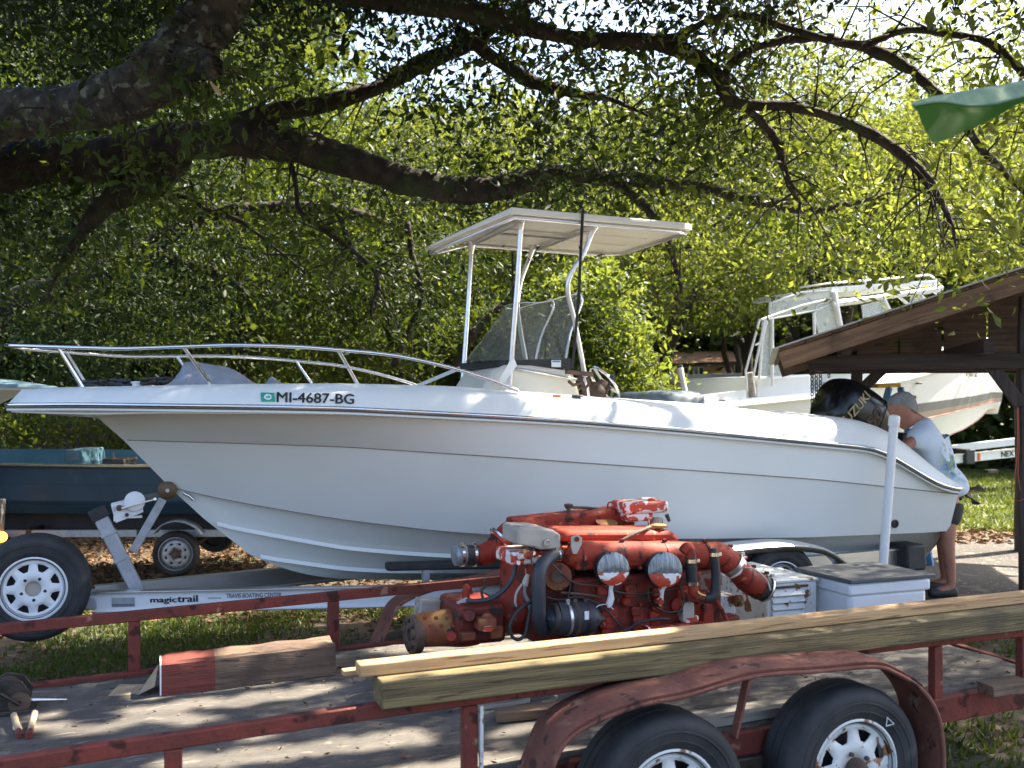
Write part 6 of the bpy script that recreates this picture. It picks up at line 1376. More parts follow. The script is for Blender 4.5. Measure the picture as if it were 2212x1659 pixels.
# control valve on the gearbox, cables
ptube([(1006, 1298, 8), (1007, 1280, 9), (1010, 1268, 10), (1012, 1264, 6)], 1.25, 9, 'selector_valve', 'engine_pale', n=10); ptube([(998, 1282, 5), (1020, 1278, 5)], 1.25, 5, 'selector_bolt', 'engine_pale', n=6); ptube([(988, 1305, 6), (1010, 1296, 7)], 1.2, 6, 'cable_end', 'grey_tank', n=8)
ptube([(1008, 1298, 5), (1035, 1298, 5.5), (1062, 1292, 5.5), (1090, 1272, 5.5), (1108, 1246, 5.5), (1114, 1218, 5)], 1.1, 5.5, 'control_cable', 'hose', n=10)
ptube([(1043, 1292, 3), (1040, 1275, 3), (1050, 1266, 2.5), (1046, 1256, 2), (1052, 1250, 1.5)], 1.2, 2.5, 'bent_rod', 'brown_iron', n=6)
ptube([(1140, 1240, 4.5), (1135, 1258, 7), (1135, 1266, 6)], 1.0, 6, 'sender', 'grey_tank', n=10); ptube([(1135, 1228, 1.6), (1136, 1243, 1.6)], 1.0, 1.6, 'sender_pin', 'brass', n=6); ptube([(1134, 1266, 4), (1134, 1285, 4), (1144, 1305, 5), (1146, 1316, 5)], .99, 4.5, 'sender_hose', 'tape', n=8)
ptube([(1128, 1262, 3), (1116, 1280, 3), (1113, 1300, 3), (1116, 1310, 2)], 1.0, 3, 'green_pipe', 'grey_tank', n=8)
lp = [(1150, 1298), (1128, 1312), (1112, 1330), (1102, 1352), (1106, 1374), (1120, 1382), (1134, 1370), (1140, 1345), (1146, 1318), (1152, 1302)]
ptube([(p[0], p[1], 3.8) for p in lp], .95, 3.8, 'looped_hose', 'black', n=10)
for px, py in ((1100, 1330), (1108, 1308), (1122, 1282), (1140, 1262)): ptube([(px, py, 4, 1.14), (px, py, 4, 1.1)], 1.1, 4, 'housing_bolt', 'brown_iron', n=6)

# bolts, flanges and wiring over the castings
def bolt(px, py, t, r=3.4, mt='grease', d=(0, -1, 0)):
    v = E(px, py, t); k = TR.scale(v); b = MB(); b.lathe([(r * 1.5 * k, -.004), (r * 1.5 * k, .003), (r * k, .003), (r * k, .014), (0, .015)], v, d, n=6, caps=False); b.build('bolt_head', MAT[mt], eng)
for i in range(11): bolt(1262 + i * 24, 1228 - i * .2, .945, 3.2, ('grease', 'engine_red', 'brown_iron')[i % 3])
for i in range(9): bolt(1230 + i * 29, 1176, 1.115, 3.0, ('brown_iron', 'engine_dark')[i % 2])
for i in range(7): bolt(1150 + i * 33, 1150 - i * 1.6, 1.612, 3.2, ('engine_dark', 'brown_iron')[i % 2])
for i in range(12): bolt(1258 + i * 25, 1296 + (i % 3) * 5, .972, 3.6, ('engine_dark', 'grease', 'engine_red')[i % 3])
for i in range(9): bolt(1262 + i * 33, 1385 + (i % 2) * 3, .972, 3.6, ('grease', 'engine_dark')[i % 2])
for px in (1248, 1340, 1432, 1520): clamp(px, 1199, (1, 0), 29.2, 1.02, 5, 'engine_dark')
for px, py in ((1112, 1142), (1560, 1204), (1610, 1248)): clamp(px, py, (.8, .55 if px > 1200 else -.5), 27 if px > 1200 else 24.5, 1.02 if px > 1200 else 1.66, 5, 'engine_dark')
for j, pts in enumerate((((1216, 1240), (1232, 1262), (1228, 1290), (1240, 1310)), ((1285, 1236), (1300, 1262), (1340, 1280), (1392, 1282), (1470, 1270)), ((1500, 1240), (1470, 1262), (1478, 1300), (1462, 1330)), ((1180, 1290), (1210, 1296), (1250, 1290), (1300, 1310), (1340, 1352)), ((1400, 1262), (1404, 1300), (1440, 1322), (1474, 1318)), ((1154, 1180), (1148, 1210), (1156, 1240), (1150, 1270)))):
    ptube([(p[0], p[1], 2.0) for p in pts], .935, 2.0, 'wiring', ('black', 'grease', 'brown_iron')[j % 3], n=6)
for px, py, w_, h_ in ((1292, 1262, 20, 26), (1352, 1262, 24, 30), (1412, 1270, 16, 20), (1466, 1264, 20, 30), (1308, 1330, 26, 30), (1440, 1358, 30, 26), (1366, 1310, 18, 22)):
    pbox(px, py, px + w_, py + h_, .945, .985, 'casting_pad', ('engine_dark', 'engine_red', 'engine_dark')[(px // 2) % 3], .008)
for px, py in ((1300, 1350), (1420, 1300), (1500, 1352)): ptube([(px, py, 9, .96), (px, py, 10, .93), (px, py, 5, .91)], .95, 9, 'casting_boss', 'engine_dark', n=14)
for i in range(7): bolt(918 + i * 12, 1335 + (i * 17) % 34, 1.075 + .01 * i, 3.2, 'rust_gear')
for px, py, w_, h_ in ((1000, 1318, 30, 18), (1062, 1352, 26, 30), (996, 1365, 34, 22)): pbox(px, py, px + w_, py + h_, 1.08, 1.13, 'gearbox_pad', ('rust_gear', 'engine_dark', 'rust_gear')[px % 3], .01)

# ------------------------------------------------------------------ boxes behind the engine
cl = fthing('cooler_box', 'white box with loose dark grey lid standing on the deck by the guide pole', 'box', TR)
a, c = E(1836, 1330, .95), E(2003, 1300, .95); zl = E(1834, 1263, .95)[2]; wl = c[0] - a[0]; zb = zd(a[0]) + .01
b = MB(); b.box((a[0] + wl / 2, .95 + .23, (zb + zl - .06) / 2), (wl, .46, zl - .06 - zb)); b.build('box_body', MAT['cooler'], cl, bevel=.03, seg=3)
b = MB(); b.box((a[0] + wl / 2, .95 + .23, zl - .035), (wl + .03, .49, .075)); b.build('box_lid', MAT['cooler'], cl, bevel=.015)
pl = [E(1731, 1232, 1.62), E(1915, 1216, 1.62), E(2008, 1241, .93), E(1834, 1263, .93)]; zc_ = zl + .012
b = MB(); b.prism([Vector((p[0], p[1], zc_)) for p in (Vector((a[0] - .05, 1.44, 0)), Vector((a[0] + wl + .0, 1.46, 0)), Vector((a[0] + wl + .03, .91, 0)), Vector((a[0] - .02, .91, 0)))], (0, 0, .022)); b.build('grey_mat', MAT['cushion'], cl, bevel=.004)
lv = fthing('louvred_cabinet', 'rusty white metal cabinet with louvres between the engine hose and the white box', 'cabinet', TR)
a, c = E(1657, 1330, 1.2), E(1764, 1254, 1.2); zb = zd(a[0]) + .01
b = MB(); b.box(((a[0] + c[0]) / 2, 1.2 + .2, (zb + c[2]) / 2), (c[0] - a[0], .4, c[2] - zb)); b.build('cabinet_body', MAT['rusty_white'], lv, bevel=.008)
k = TR.scale(a)
for i in range(4):
    z_ = c[2] - (20 + i * 15) * k; b = MB(); x0, x1 = a[0] + 10 * k, c[0] - 36 * k
    b.hexa([Vector((x0, 1.197, z_ - .018)), Vector((x1, 1.197, z_ - .018)), Vector((x1, 1.197, z_ + .014)), Vector((x0, 1.197, z_ + .014)), Vector((x0, 1.172, z_ - .018)), Vector((x1, 1.172, z_ - .018)), Vector((x1, 1.19, z_ + .014)), Vector((x0, 1.19, z_ + .014))]); b.build('louvre', MAT['rusty_white'], lv, bevel=.002)
b = MB(); b.box(((a[0] + c[0]) / 2 - .02, 1.197, c[2] - 9 * k), (c[0] - a[0] - .1, .01, .015)); b.build('cabinet_trim', MAT['brown_iron'], lv)
b = MB(); b.box(((a[0] + c[0]) / 2, 1.4, c[2] + .01), (c[0] - a[0] + .02, .42, .02)); b.build('cabinet_top', MAT['rusty_white'], lv, bevel=.006)
wb = fthing('metal_box', 'small rusty white metal box half hidden behind the end of the red exhaust pipe', 'box', TR)
a, c = E(1600, 1330, 1.55), E(1680, 1236, 1.55); b = MB(); b.box(((a[0] + c[0]) / 2, 1.7, (zd(a[0]) + c[2]) / 2), (c[0] - a[0], .3, c[2] - zd(a[0]) - .01)); b.build('box_body', MAT['rusty_white'], wb, bevel=.015)
b = MB(); b.box(((a[0] + c[0]) / 2, 1.7, c[2] + .01), (c[0] - a[0] + .02, .32, .03)); b.build('box_lid', MAT['rusty_white'], wb, bevel=.008)
# ------------------------------------------------------------------ tilted outboard motor (a part of the boat)
OM = bpy.data.objects.new('outboard_motor', None); COL.objects.link(OM); OM.parent = boat
o1 = BO.uv(1792, 866, 0.0); o2 = BO.uv(2062, 1052, 0.0); ax = (o2 - o1).normalized(); up = Vector((0, 1, 0)).cross(ax); up = up if up.z > 0 else -up; lat = Vector((0, 1, 0))
k = BO.scale(BO.uv(1845, 870, -.25))
def sect(u_, h, w_, off=0.0, e=.62, n=28):
    c = o1 + ax * u_ + up * off; r = []
    for i in range(n):
        q = 2 * math.pi * i / n; cs, sn = math.cos(q), math.sin(q)
        r.append(c + up * (math.copysign(abs(sn) ** e, sn) * h) + lat * (math.copysign(abs(cs) ** e, cs) * w_))
    return r
rows = [sect(*a) for a in ((-.075, .10, .10, .02), (-.055, .17, .17, .015), (-.01, .23, .225, .01), (.06, .268, .25), (.20, .285, .262), (.36, .285, .262), (.40, .280, .258), (.405, .272, .25), (.43, .272, .25), (.435, .28, .255), (.56, .262, .24, -.01), (.66, .20, .20, -.04), (.70, .15, .16, -.06))]
b = MB(); b.grid(rows, wrap=True); b.add(rows[0], [tuple(range(27, -1, -1))]); b.add(rows[-1], [tuple(range(28))]); b.build('cowling', MAT['gloss_black'], OM, smooth=38)
rows = [sect(*a) for a in ((.68, .12, .11, -.07), (.9, .10, .08, -.07), (1.0, .15, .07, -.05), (1.03, .17, .065, -.05))]
b = MB(); b.grid(rows, wrap=True); b.add(rows[-1], [tuple(range(28))]); b.build('mid_section', MAT['gloss_black'], OM, smooth=38)
b = MB(); p0 = o1 + ax * 1.03; 
b.prism([p0 + up * .16 + lat * -.16, p0 + up * .16 + lat * .16, p0 + up * -.2 + lat * .09, p0 + up * -.2 + lat * -.09], ax * .018); b.build('cavitation_plate', MAT['gloss_black'], OM, bevel=.004)
rows = [sect(*a, 1.0) for a in ((1.05, .15, .05, -.04), (1.2, .14, .05, -.03), (1.27, .15, .06, -.02), (1.36, .13, .05, -.03))]
b = MB(); b.grid(rows, wrap=True); b.prism([o1 + ax * 1.34 + up * .06 + lat * -.008, o1 + ax * 1.34 - up * .12 + lat * -.008, o1 + ax * 1.56 - up * .04 + lat * -.008, o1 + ax * 1.55 + up * .02 + lat * -.008], lat * .016); b.build('gear_case', MAT['gloss_black'], OM, smooth=40)
pc = BO.uv(2074, 1056, 0.0)
b = MB(); b.lathe([(.055, -.1), (.06, 0), (.045, .06), (.0, .07)], pc, up, n=16, caps=False); pr = b.build('propeller', MAT['black'], OM, smooth=40)
for i in range(3):
    q = 2 * math.pi * i / 3 + .25; r_ = ax * math.cos(q) + lat * math.sin(q); tq = up.cross(r_); ro = []
    for f, w_ in ((.04, .06), (.10, .13), (.16, .16), (.20, .12), (.235, .03)): ro.append([pc + r_ * f + tq * w_ * s_ + up * (.055 * s_) for s_ in (-1, -.4, .3, 1)])
    b = MB(); b.grid(ro); bl = b.build('blade', MAT['black'], pr, smooth=60); bl.modifiers.new('thickness', 'SOLIDIFY').thickness = .008
# lettering on the near side of the cowling
def on_cowl(body, px0, py0, px1, py1, h, mat, nm='lettering'):
    p0, p1 = BO.uv(px0, py0, -.272), BO.uv(px1, py1, -.272); d = (p1 - p0); L = d.length; d.normalize(); v = Vector((0, -1, 0)).cross(d); v = v if v.z > 0 else -v
    me = text_fit(body, L, h, bold=.02)
    US = [-.01, .06, .20, .36, .40, .56, .66, .70]; HH = [.23, .268, .285, .285, .28, .262, .20, .15]; WW = [.225, .25, .262, .262, .258, .24, .20, .16]
    for q in me.vertices:
        p = p0 + d * q.co.x + v * q.co.y; r = p - o1; uu, vv = r.dot(ax), r.dot(up)
        hh, ww = np.interp(uu, US, HH), np.interp(uu, US, WW); f = min(abs(vv) / hh, .999); lt_ = ww * (1 - f ** (2 / .62)) ** .31
        q.co = o1 + ax * uu + up * vv - lat * (lt_ + .004)
    return link(nm, me, MAT[mat], OM)
on_cowl('SUZUKI', 1828, 925, 1885, 857, .085, 'gold'); on_cowl('250', 1872, 945, 1912, 893, .11, 'brown_iron', 'power_number')
b = MB(); b.box(o1 + ax * .72 - up * .16, (.3, .30, .30), rot=Matrix((ax, lat, up)).transposed()); b.box(BO.uv(1945, 985, 0), (.25, .36, .45)); b.build('clamp_bracket', MAT['black'], OM, bevel=.02)

# ------------------------------------------------------------------ hoist chains
def chain(px, y0, y1, Y, lab, lk=.046):
    p0, p1 = P(px, y0, Y), P(px + .6, y1, Y); n = int((p0 - p1).length / (lk * .72)); o = thing('hoist_chain', lab, 'chain', p0, 0, 'hoist chains hanging from the shed beam')
    b = MB()
    for i in range(n):
        c = (p1 - p0) * (i / n); a = R(35 if i % 2 else 125) ; h = Vector((math.cos(a), math.sin(a), 0))
        ring = [c + h * (.015 * math.cos(q)) + Vector((0, 0, -lk / 2 + math.sin(q) * (lk / 2 - .015) + math.copysign(.008, math.sin(q)))) for q in np.linspace(0, 6.283, 11)[:-1]]
        b.tube(ring, .0048, n=5, closed=True)
    ch = b.build('links', MAT['grease'], o, smooth=180, fixn=False); ch['kind'] = 'stuff'; return o
chain(1754, 782, 878, 9.45, 'thin dark hoist chain hanging from the shed roof, nearest the cabin boat console'); chain(1763, 782, 874, 9.5, 'middle dark hoist chain hanging from the shed roof beside the black motor'); chain(1772, 782, 868, 9.55, 'dark hoist chain hanging from the shed roof, closest to the black motor')
chain(1790, 782, 815, 9.6, 'short dark chain hanging behind the motor cowling under the shed beam')
hb = thing('chain_hoist', 'dark chain hoist block hanging under the shed roof above the black motor', 'hoist', P(1772, 786, 9.6))
b = MB(); b.box((0, 0, .0), (.12, .10, .12)); b.lathe([(.0, .07), (.07, .06), (.08, 0), (.07, -.06), (0, -.07)], (.0, 0, .0), (0, 1, 0), n=18, caps=False); b.build('hoist_body', MAT['grease'], hb, bevel=.02); b = MB(); b.tube([Vector((0, 0, .1)), Vector((0, 0, .14))], .012, n=8); b.build('hoist_hook', MAT['grease'], hb)

# ------------------------------------------------------------------ open shed with sloping roof
Ysh = 8.8; c0 = P(1688, 865, Ysh); SHD = Fr(c0.x, c0.y, -14.0)
sh = fthing('shed', 'open timber shed with sloping board roof reaching over the stern of the white boat', 'shed', SHD)
us = lambda px, py, t=0.0: SHD.uv(px, py, t)
pL, pR = us(1687, 779), us(2166, 624); sl = (pR - pL).normalized(); pE = pL + sl * 4.6; hB = .150
def rafter(t, name='rafter', mat='shed_mid', w_=.05, h=.16, drop=0.0, x0=0.0, x1=4.6):
    b = MB(); L = x1 - x0; b.box((L / 2, 0, 0), (L, w_, h)); o = b.build(name, MAT[mat], sh, bevel=.004); q = pL + sl * x0 + Vector((0, t, -drop)); o.location = q; o.rotation_euler = (0, -math.atan2(sl[2], sl[0]), 0); return o
rafter(0, 'barge_board', 'shed_board', .045, hB)
for t in (.62, 1.3, 2.0, 2.7, 3.4): rafter(t, h=.17, drop=.005, x0=.05)
nrm = Vector((-sl[2], 0, sl[0]))
for i in range(20):        # roof boards lying over the rafters
    x = .02 + i * .232; b = MB(); b.box((0, 0, 0), (.222, 4.0, .022)); o = b.build('roof_board', MAT['shed_mid'], sh); q = pL + sl * (x + .11) + nrm * (hB / 2 + .020) + Vector((0, 1.98, 0)); o.location = q; o.rotation_euler = (0, -math.atan2(sl[2], sl[0]), 0)
b = MB(); b.box((2.32, 2.0, 0), (4.72, 4.2, .014)); o = b.build('tin_sheet', MAT['tin'], sh, bevel=.003); o.location = pL + nrm * (hB / 2 + .040); o.rotation_euler = (0, -math.atan2(sl[2], sl[0]), 0)
zb1 = us(2000, 797, .55)[2]
def hbeam(x0, x1, y, z0, h, t, name='tie_beam'):
    b = MB(); b.box(((x0 + x1) / 2, t, z0 + h / 2), (x1 - x0, .055, h)); return b.build(name, MAT['shed_dark'], sh, bevel=.004)
xl = us(1745, 797, .55)[0]
hbeam(xl, 4.3, 0, zb1, .13, .55); hbeam(xl + .1, 4.3, 0, zb1 + .02, .13, 1.95); hbeam(xl + .1, 4.3, 0, zb1 + .03, .13, 3.3)
for t, h_ in ((.62, .19),): 
    b = MB(); x0 = us(1700, 780, .62)[0]
for x in (.55, 1.7, 2.9):
    b = MB(); b.bar(Vector((x, .1, zb1 + .18)), Vector((x, 3.6, zb1 + .18)), .09, .12); b.build('plate_beam', MAT['shed_dark'], sh)
for x in np.arange(1.0, 4.4, .42):     # added boards stand in for the shaded roof underside above the tie beam
    z1_ = pL[2] + sl[2] / sl[0] * (x) - .08; z0_ = zb1 + .155
    if z1_ > z0_ + .05: b = MB(); b.box((x, 1.95, (z0_ + z1_) / 2), (.40, .02, z1_ - z0_)); b.build('underside_infill', MAT['shed_mid'], sh)
def spost(px, t, w_=.12, top=None, nm='post'):
    v = us(px, 865, t); g = float(gz(*(SHD.world(v)[:2]))); zt1 = top if top else pL[2] + sl[2] / sl[0] * v[0] - .1
    b = MB(); n = 6; rows = []
    for i in range(n + 1):
        z = g - .1 + (zt1 - g + .1) * i / n; d = .010 * math.sin(i * 2.1 + t)
        rows.append([Vector((v[0] - w_ / 2 + d, t - w_ / 2, z)), Vector((v[0] + w_ / 2 + d, t - w_ / 2, z)), Vector((v[0] + w_ / 2 + d * .5, t + w_ / 2, z)), Vector((v[0] - w_ / 2 + d, t + w_ / 2, z))])
    b.grid(rows, wrap=True); b.add(rows[0], [(3, 2, 1, 0)]); b.add(rows[-1], [(0, 1, 2, 3)]); return b.build(nm, MAT['post_dark'], sh, bevel=.012)
spost(2214, .65, .10); spost(1850, 2.05, .11); spost(2206, 3.3)
def brace(p, q, t, w_=.10):
    b = MB(); b.bar(us(*p, t), us(*q, t), .05, w_, up=(0, 0, 1)); b.build('brace', MAT['post_dark'], sh, bevel=.008)
brace((2142, 790), (2206, 876), .60, .11); brace((1912, 792), (1856, 846), 2.0, .11)
# red wire hanging on the post
v = us(2196, 900, .56); wr = fthing('red_wire', 'thin red wire hanging down the dark shed post at the right edge', 'wire', SHD)
b = MB(); b.tube([Vector(p) for p in spline([tuple(us(*p, .56)) for p in ((2197, 880), (2198, 950), (2194, 1010), (2186, 1050), (2187, 1075), (2200, 1082), (2212, 1078))], 5)], .004, n=5); b.tube([Vector(p) for p in spline([tuple(us(*p, .57)) for p in ((2199, 880), (2201, 960), (2199, 1020), (2204, 1060))], 5)], .004, n=5); b.build('strands', MAT['stripe_red'], wr, smooth=180)

# ------------------------------------------------------------------ white cabin boat on its trailer
c0 = P(1494, 865, 14.6); CB = Fr(c0.x, c0.y, 24.0)
cbt = fthing('boat', 'white cabin boat with clear curtains and striped hull standing behind the shed', 'boat', CB)
uc = lambda px, py, t=0.0: CB.uv(px, py, t)
smax = uc(2206, 850, .85)[0]
zgun = [(1494, 858), (1611, 860), (1752, 852), (1905, 833), (2056, 796), (2150, 770), (2210, 752)]
def czs(pts, t=0.0): 
    v = [uc(px, py, t) for px, py in pts]; return [q[0] for q in v], [q[2] for q in v]
gs, gzv = czs([(1494, 873), (1575, 876), (1752, 858), (1905, 833), (2056, 797), (2150, 772), (2230, 748)])
s2, z2 = czs([(1494, 905), (1750, 905), (1950, 868 + 62), (2200, 868), (2260, 850)])       # grey stripe top
hwf = lambda s, B, L0: B * (1 - np.clip((s - L0) / (smax - L0), 0, 1) ** 2.2)
secs = {}
def crow(y_pts, B, L0, sg, send):
    ys, zs_ = czs(y_pts); s = np.linspace(0.0, send, 40); hb_ = hwf(s, B, L0) * np.clip((send - s) / .5, 0, 1) ** .6; return [Vector((a, 1.15 + sg * h, float(np.interp(a, ys, zs_)))) for a, h in zip(s, hb_)]
top_ = [(1494, 873), (1575, 876), (1752, 858), (1905, 833), (2056, 797), (2150, 772), (2230, 748)]
str1 = [(1494, 935), (1750, 935), (1990, 874), (2200, 851), (2230, 846)]
str2 = [(1494, 950), (1750, 950), (1990, 894), (2200, 866), (2230, 860)]
str3 = [(1494, 965), (1750, 965), (2030, 904), (2200, 874), (2230, 868)]
chn = [(1494, 1000), (1750, 1000), (2050, 958), (2150, 930), (2199, 907), (2230, 885)]
kel = [(1494, 1015), (1750, 1015), (2000, 1000), (2107, 984), (2160, 945), (2201, 906), (2215, 896)]
for sg in (-1, 1):
    R0, R1, R2, R3, R4, R5 = (crow(p, B, L0, sg, e_) for p, B, L0, e_ in ((top_, 1.15, 2.2, smax), (str1, 1.13, 2.0, smax - .12), (str2, 1.12, 2.0, smax - .14), (str3, 1.11, 2.0, smax - .16), (chn, .98, 1.6, smax - .22), (kel, .02, 1.6, smax - .25)))
    b = MB(); b.grid([R0, R1]); b.grid([R3, R4, R5]); b.build('hull_side', MAT['offwhite'], cbt, smooth=40)
    b = MB(); b.grid([R1, R2]); b.build('hull_stripe', MAT['stripe_grey'], cbt, smooth=60); b = MB(); b.grid([R2, R3]); b.build('hull_stripe', MAT['stripe_tan'], cbt, smooth=60)
    for RR in (R3, R4): b = MB(); b.tube([p + Vector((0, sg * .006, 0)) for p in RR[:-1]], .008, n=5); b.build('pinstripe', MAT['stripe_red'], cbt)
    b = MB(); b.tube([p + Vector((0, sg * .012, -.02)) for p in R0], .028, n=6); b.build('rub_rail', MAT['gelcoat'], cbt, smooth=180)
    b = MB(); b.grid([R0, [Vector((p[0], 1.15 + (p[1] - 1.15) * .96, p[2] + .06)) for p in R0], [Vector((p[0], 1.15 + (p[1] - 1.15) * .80, p[2] + (.07 if p[0] < 2.8 else .16))) for p in R0], [Vector((p[0], 1.15, p[2] + (-.4 if p[0] < 2.8 else .22))) for p in R0]]); b.build('deck', MAT['gelcoat'], cbt, smooth=35)
b = MB(); b.hexa([uc(1500, 856, .15), uc(1612, 842, .15), uc(1612, 842, .15) + Vector((0, .06, 0)), uc(1500, 856, .15) + Vector((0, .06, 0))] + [p for p in (uc(1500, 880, .15), uc(1612, 880, .15), uc(1612, 880, .15) + Vector((0, .06, 0)), uc(1500, 880, .15) + Vector((0, .06, 0)))]); b.build('cockpit_side', MAT['gelcoat'], cbt)
t0 = .18
b = MB(); pl = [uc(1632, 862, t0), uc(1636, 812, t0), uc(1667, 815, t0), uc(1752, 808, t0), uc(1752, 856, t0)]; b.prism(pl, (0, 1.9, 0)); b.build('cabin_base', MAT['gelcoat'], cbt, bevel=.03)
b = MB(); b.bar(uc(1600, 868, t0 - .05), uc(1756, 858, t0 - .05), .1, .10); b.build('coaming', MAT['gelcoat'], cbt, bevel=.02)
# cabin roof and frames
rf = bpy.data.objects.new('hard_top', None); COL.objects.link(rf); rf.parent = cbt
a_, b2, c2, d2 = uc(1795, 632, .1), uc(2034, 616, .1), uc(2026, 604, .1), uc(1795, 620, .1)
b = MB(); b.prism([a_, b2, c2, d2], (0, 2.0, 0)); b.build('roof_panel', MAT['gelcoat'], rf, bevel=.02)
for t in (.12, .7, 1.4, 2.0):
    b = MB(); b.tube([uc(1728, 624, t) + Vector((0, 0, .02)), uc(1790, 612, t), uc(1900, 604, t), uc(2009, 594, t), uc(2024, 606, t)], .016, n=6); b.build('roof_rail', MAT['pvc'], rf, smooth=180)
v = uc(1869, 606, 1.0); b = MB(); b.lathe([(.02, -.12), (.02, .0), (.06, .01), (.06, .05), (.03, .08), (0, .08)], v, (0, 0, 1), n=14, caps=False); b.build('antenna_dome', MAT['pvc'], rf, smooth=40)
def frame(p, w_=.05, mat='pvc', nm='frame_tube'):
    for t in (.1, 2.1):
        b = MB(); b.tube([uc(px, py, t) for px, py in p], w_ / 2, n=7); b.build(nm, MAT[mat], cbt, smooth=60)
frame([(1641, 690), (1611, 800), (1614, 845)], .035); frame([(1652, 690), (1626, 820)], .035); frame([(1632, 745), (1640, 742)], .03)
frame([(1668, 690), (1668, 835)], .05); frame([(1658, 685), (1646, 735), (1640, 820)], .045); frame([(1800, 630), (1818, 725)], .10); frame([(1800, 630), (1812, 700), (1822, 740)], .05); frame([(1758, 675), (1760, 740)], .05); frame([(1645, 690), (1730, 660), (1806, 642)], .03)
frame([(1798, 657), (1930, 638), (2012, 626), (2034, 622)], .09); frame([(1806, 652), (1920, 640), (2010, 630)], .07); frame([(1905, 640), (1928, 690), (1940, 720)], .09); frame([(2012, 624), (2050, 650), (2120, 740)], .08); frame([(1985, 632), (2005, 665), (2030, 700)], .07); frame([(1940, 640), (1975, 668), (2000, 690)], .05)
def curtain(poly, nm='clear_curtain', mat='clear', t=.13, edge=True):
    b = MB(); pts = [uc(px, py, t) for px, py in poly]; b.add(pts, [tuple(range(len(pts)))]); o = b.build(nm, MAT[mat], cbt); o.modifiers.new('thickness', 'SOLIDIFY').thickness = .004
    if edge: b = MB(); b.tube([p + Vector((0, -.004, 0)) for p in pts], .012, n=5, closed=True); b.build('curtain_edge', MAT['pvc'], cbt, smooth=180)
for t in (.13, 2.06):
    curtain([(1647, 690), (1668, 690), (1670, 750), (1676, 775), (1690, 797), (1712, 810), (1640, 818)], t=t); curtain([(1806, 644), (1818, 720), (1772, 738), (1760, 680), (1764, 660)], t=t); curtain([(1660, 690), (1662, 655), (1728, 632), (1800, 626), (1800, 655), (1755, 672)], t=t, mat='pale_curtain' if 'pale_curtain' in MAT else 'clear')
    curtain([(1861, 660), (1912, 648), (1935, 690), (1860, 735), (1866, 700)], t=t); curtain([(1968, 640), (1996, 640), (2015, 670), (1962, 672)], t=t)
b = MB(); pl = [uc(1812, 662, .10), uc(1860, 656, .10), uc(1905, 646, .10), uc(1905, 640, .10), uc(1808, 650, .10)]; b.prism(pl, (0, .02, 0)); b.build('rolled_curtain', MAT['gelcoat'], cbt, bevel=.005)
b = MB(); b.tube([uc(1618, 805, .2), uc(1624, 840, .2), uc(1626, 860, .2)], .06, n=10); b.build('rolled_canvas', MAT['grey_wood'], cbt, smooth=60)
for px, py in ((1560, 866), (1690, 878), (1878, 823), (1985, 918 - 90)): 
    v = uc(px, py, .12); b = MB(); b.box(v, (.10, .06, .03)); b.build('deck_fitting', MAT['brown_iron'], cbt, bevel=.01)
v = uc(1975, 858, .02); b = MB(); b.lathe([(.03, 0), (.03, .02), (0, .02)], v, (0, -1, 0), n=10, caps=False); b.build('vent', MAT['brown_iron'], cbt)
me = text_fit('MI 2', .40, .13, shear=.1, bold=.02); v = uc(2135, 812, -.0); hh = .0
s_ = v[0]; y_ = 1.15 - float(hwf(np.array([s_]), 1.15, 2.2)[0]) 
for q in me.vertices: q.co = (s_ + q.co.x, 1.15 - float(hwf(np.array([s_ + q.co.x]), 1.145, 2.15)[0]) - .03, v[2] + q.co.y)
link('registration_number', me, MAT['ink'], cbt)
b = MB(); v2 = uc(2196, 800, .5); b.box(v2, (.10, .01, .14)); b.build('registration_decal', MAT['stripe_red'], cbt)
ct = fthing('boat_trailer', 'white trailer with black lettering under the striped cabin boat', 'trailer', CB)
zt0, zt1 = uc(2060, 1009, .6)[2], uc(2060, 1009, .6)[2]
p, q = uc(1560, 1045, .55), uc(2330, 963, .55); hb2 = .155
b = MB(); b.bar(p, q, .06, hb2); nb2 = b.build('frame_beam', MAT['white_paint'], ct, bevel=.006); b = MB(); b.bar(uc(1700, 1010, 1.9), uc(2330, 938, 1.9), .06, .14); b.build('frame_beam', MAT['white_paint'], ct, bevel=.006)
b = MB(); d = (q - p).normalized(); b.bar(p + Vector((0, -.02, hb2 / 2)), q + Vector((0, -.02, hb2 / 2)), .09, .012); b.build('beam_flange', MAT['alu'], nb2)
v = uc(2159, 1004, .55); f_ = (v[0] - p[0]) / (q[0] - p[0])
for body, x0, sz in (('NEX', 0, 1.0), ('TRAIL', .335, .86)):
    me = text_fit(body, .32 if body == 'NEX' else .36, .105 * sz, bold=.02)
    for w_ in me.vertices:
        s_ = v[0] + x0 + w_.co.x; ff = (s_ - p[0]) / (q[0] - p[0]); base = p.lerp(q, ff); w_.co = (s_, .55 - .036, base[2] - .055 + w_.co.y)
    link('beam_lettering', me, MAT['ink'] if body == 'NEX' else MAT['grey_print'], nb2)
v = uc(2111, 1003, .55); ff = (v[0] - p[0]) / (q[0] - p[0]); base = p.lerp(q, ff); b = MB(); b.box(base + Vector((0, -.04, -.005)), (.055, .02, .125)); b.build('reflector', MAT['orange'], ct, bevel=.008)
b = MB(); b.box(uc(2072, 985, .7), (.22, .5, .26)); b.bar(uc(2060, 1000, .7), uc(2112, 984, .7), .12, .10); b.build('bunk', MAT['black'], ct, bevel=.02)
b = MB(); b.box(uc(2140, 1018, .6), (.25, .1, .06)); b.build('step_plate', MAT['grease'], ct, bevel=.01)
for px in (1760, 1850): c = uc(px, 1085, .35); wheel(ct, c, (0, -1, 0), .34, .2, .2, 'white_paint'); b = MB(); b.bar(c + Vector((0, .1, 0)), c + Vector((0, 1.6, 0)), .05, .05); b.build('axle', MAT['galv'], ct)
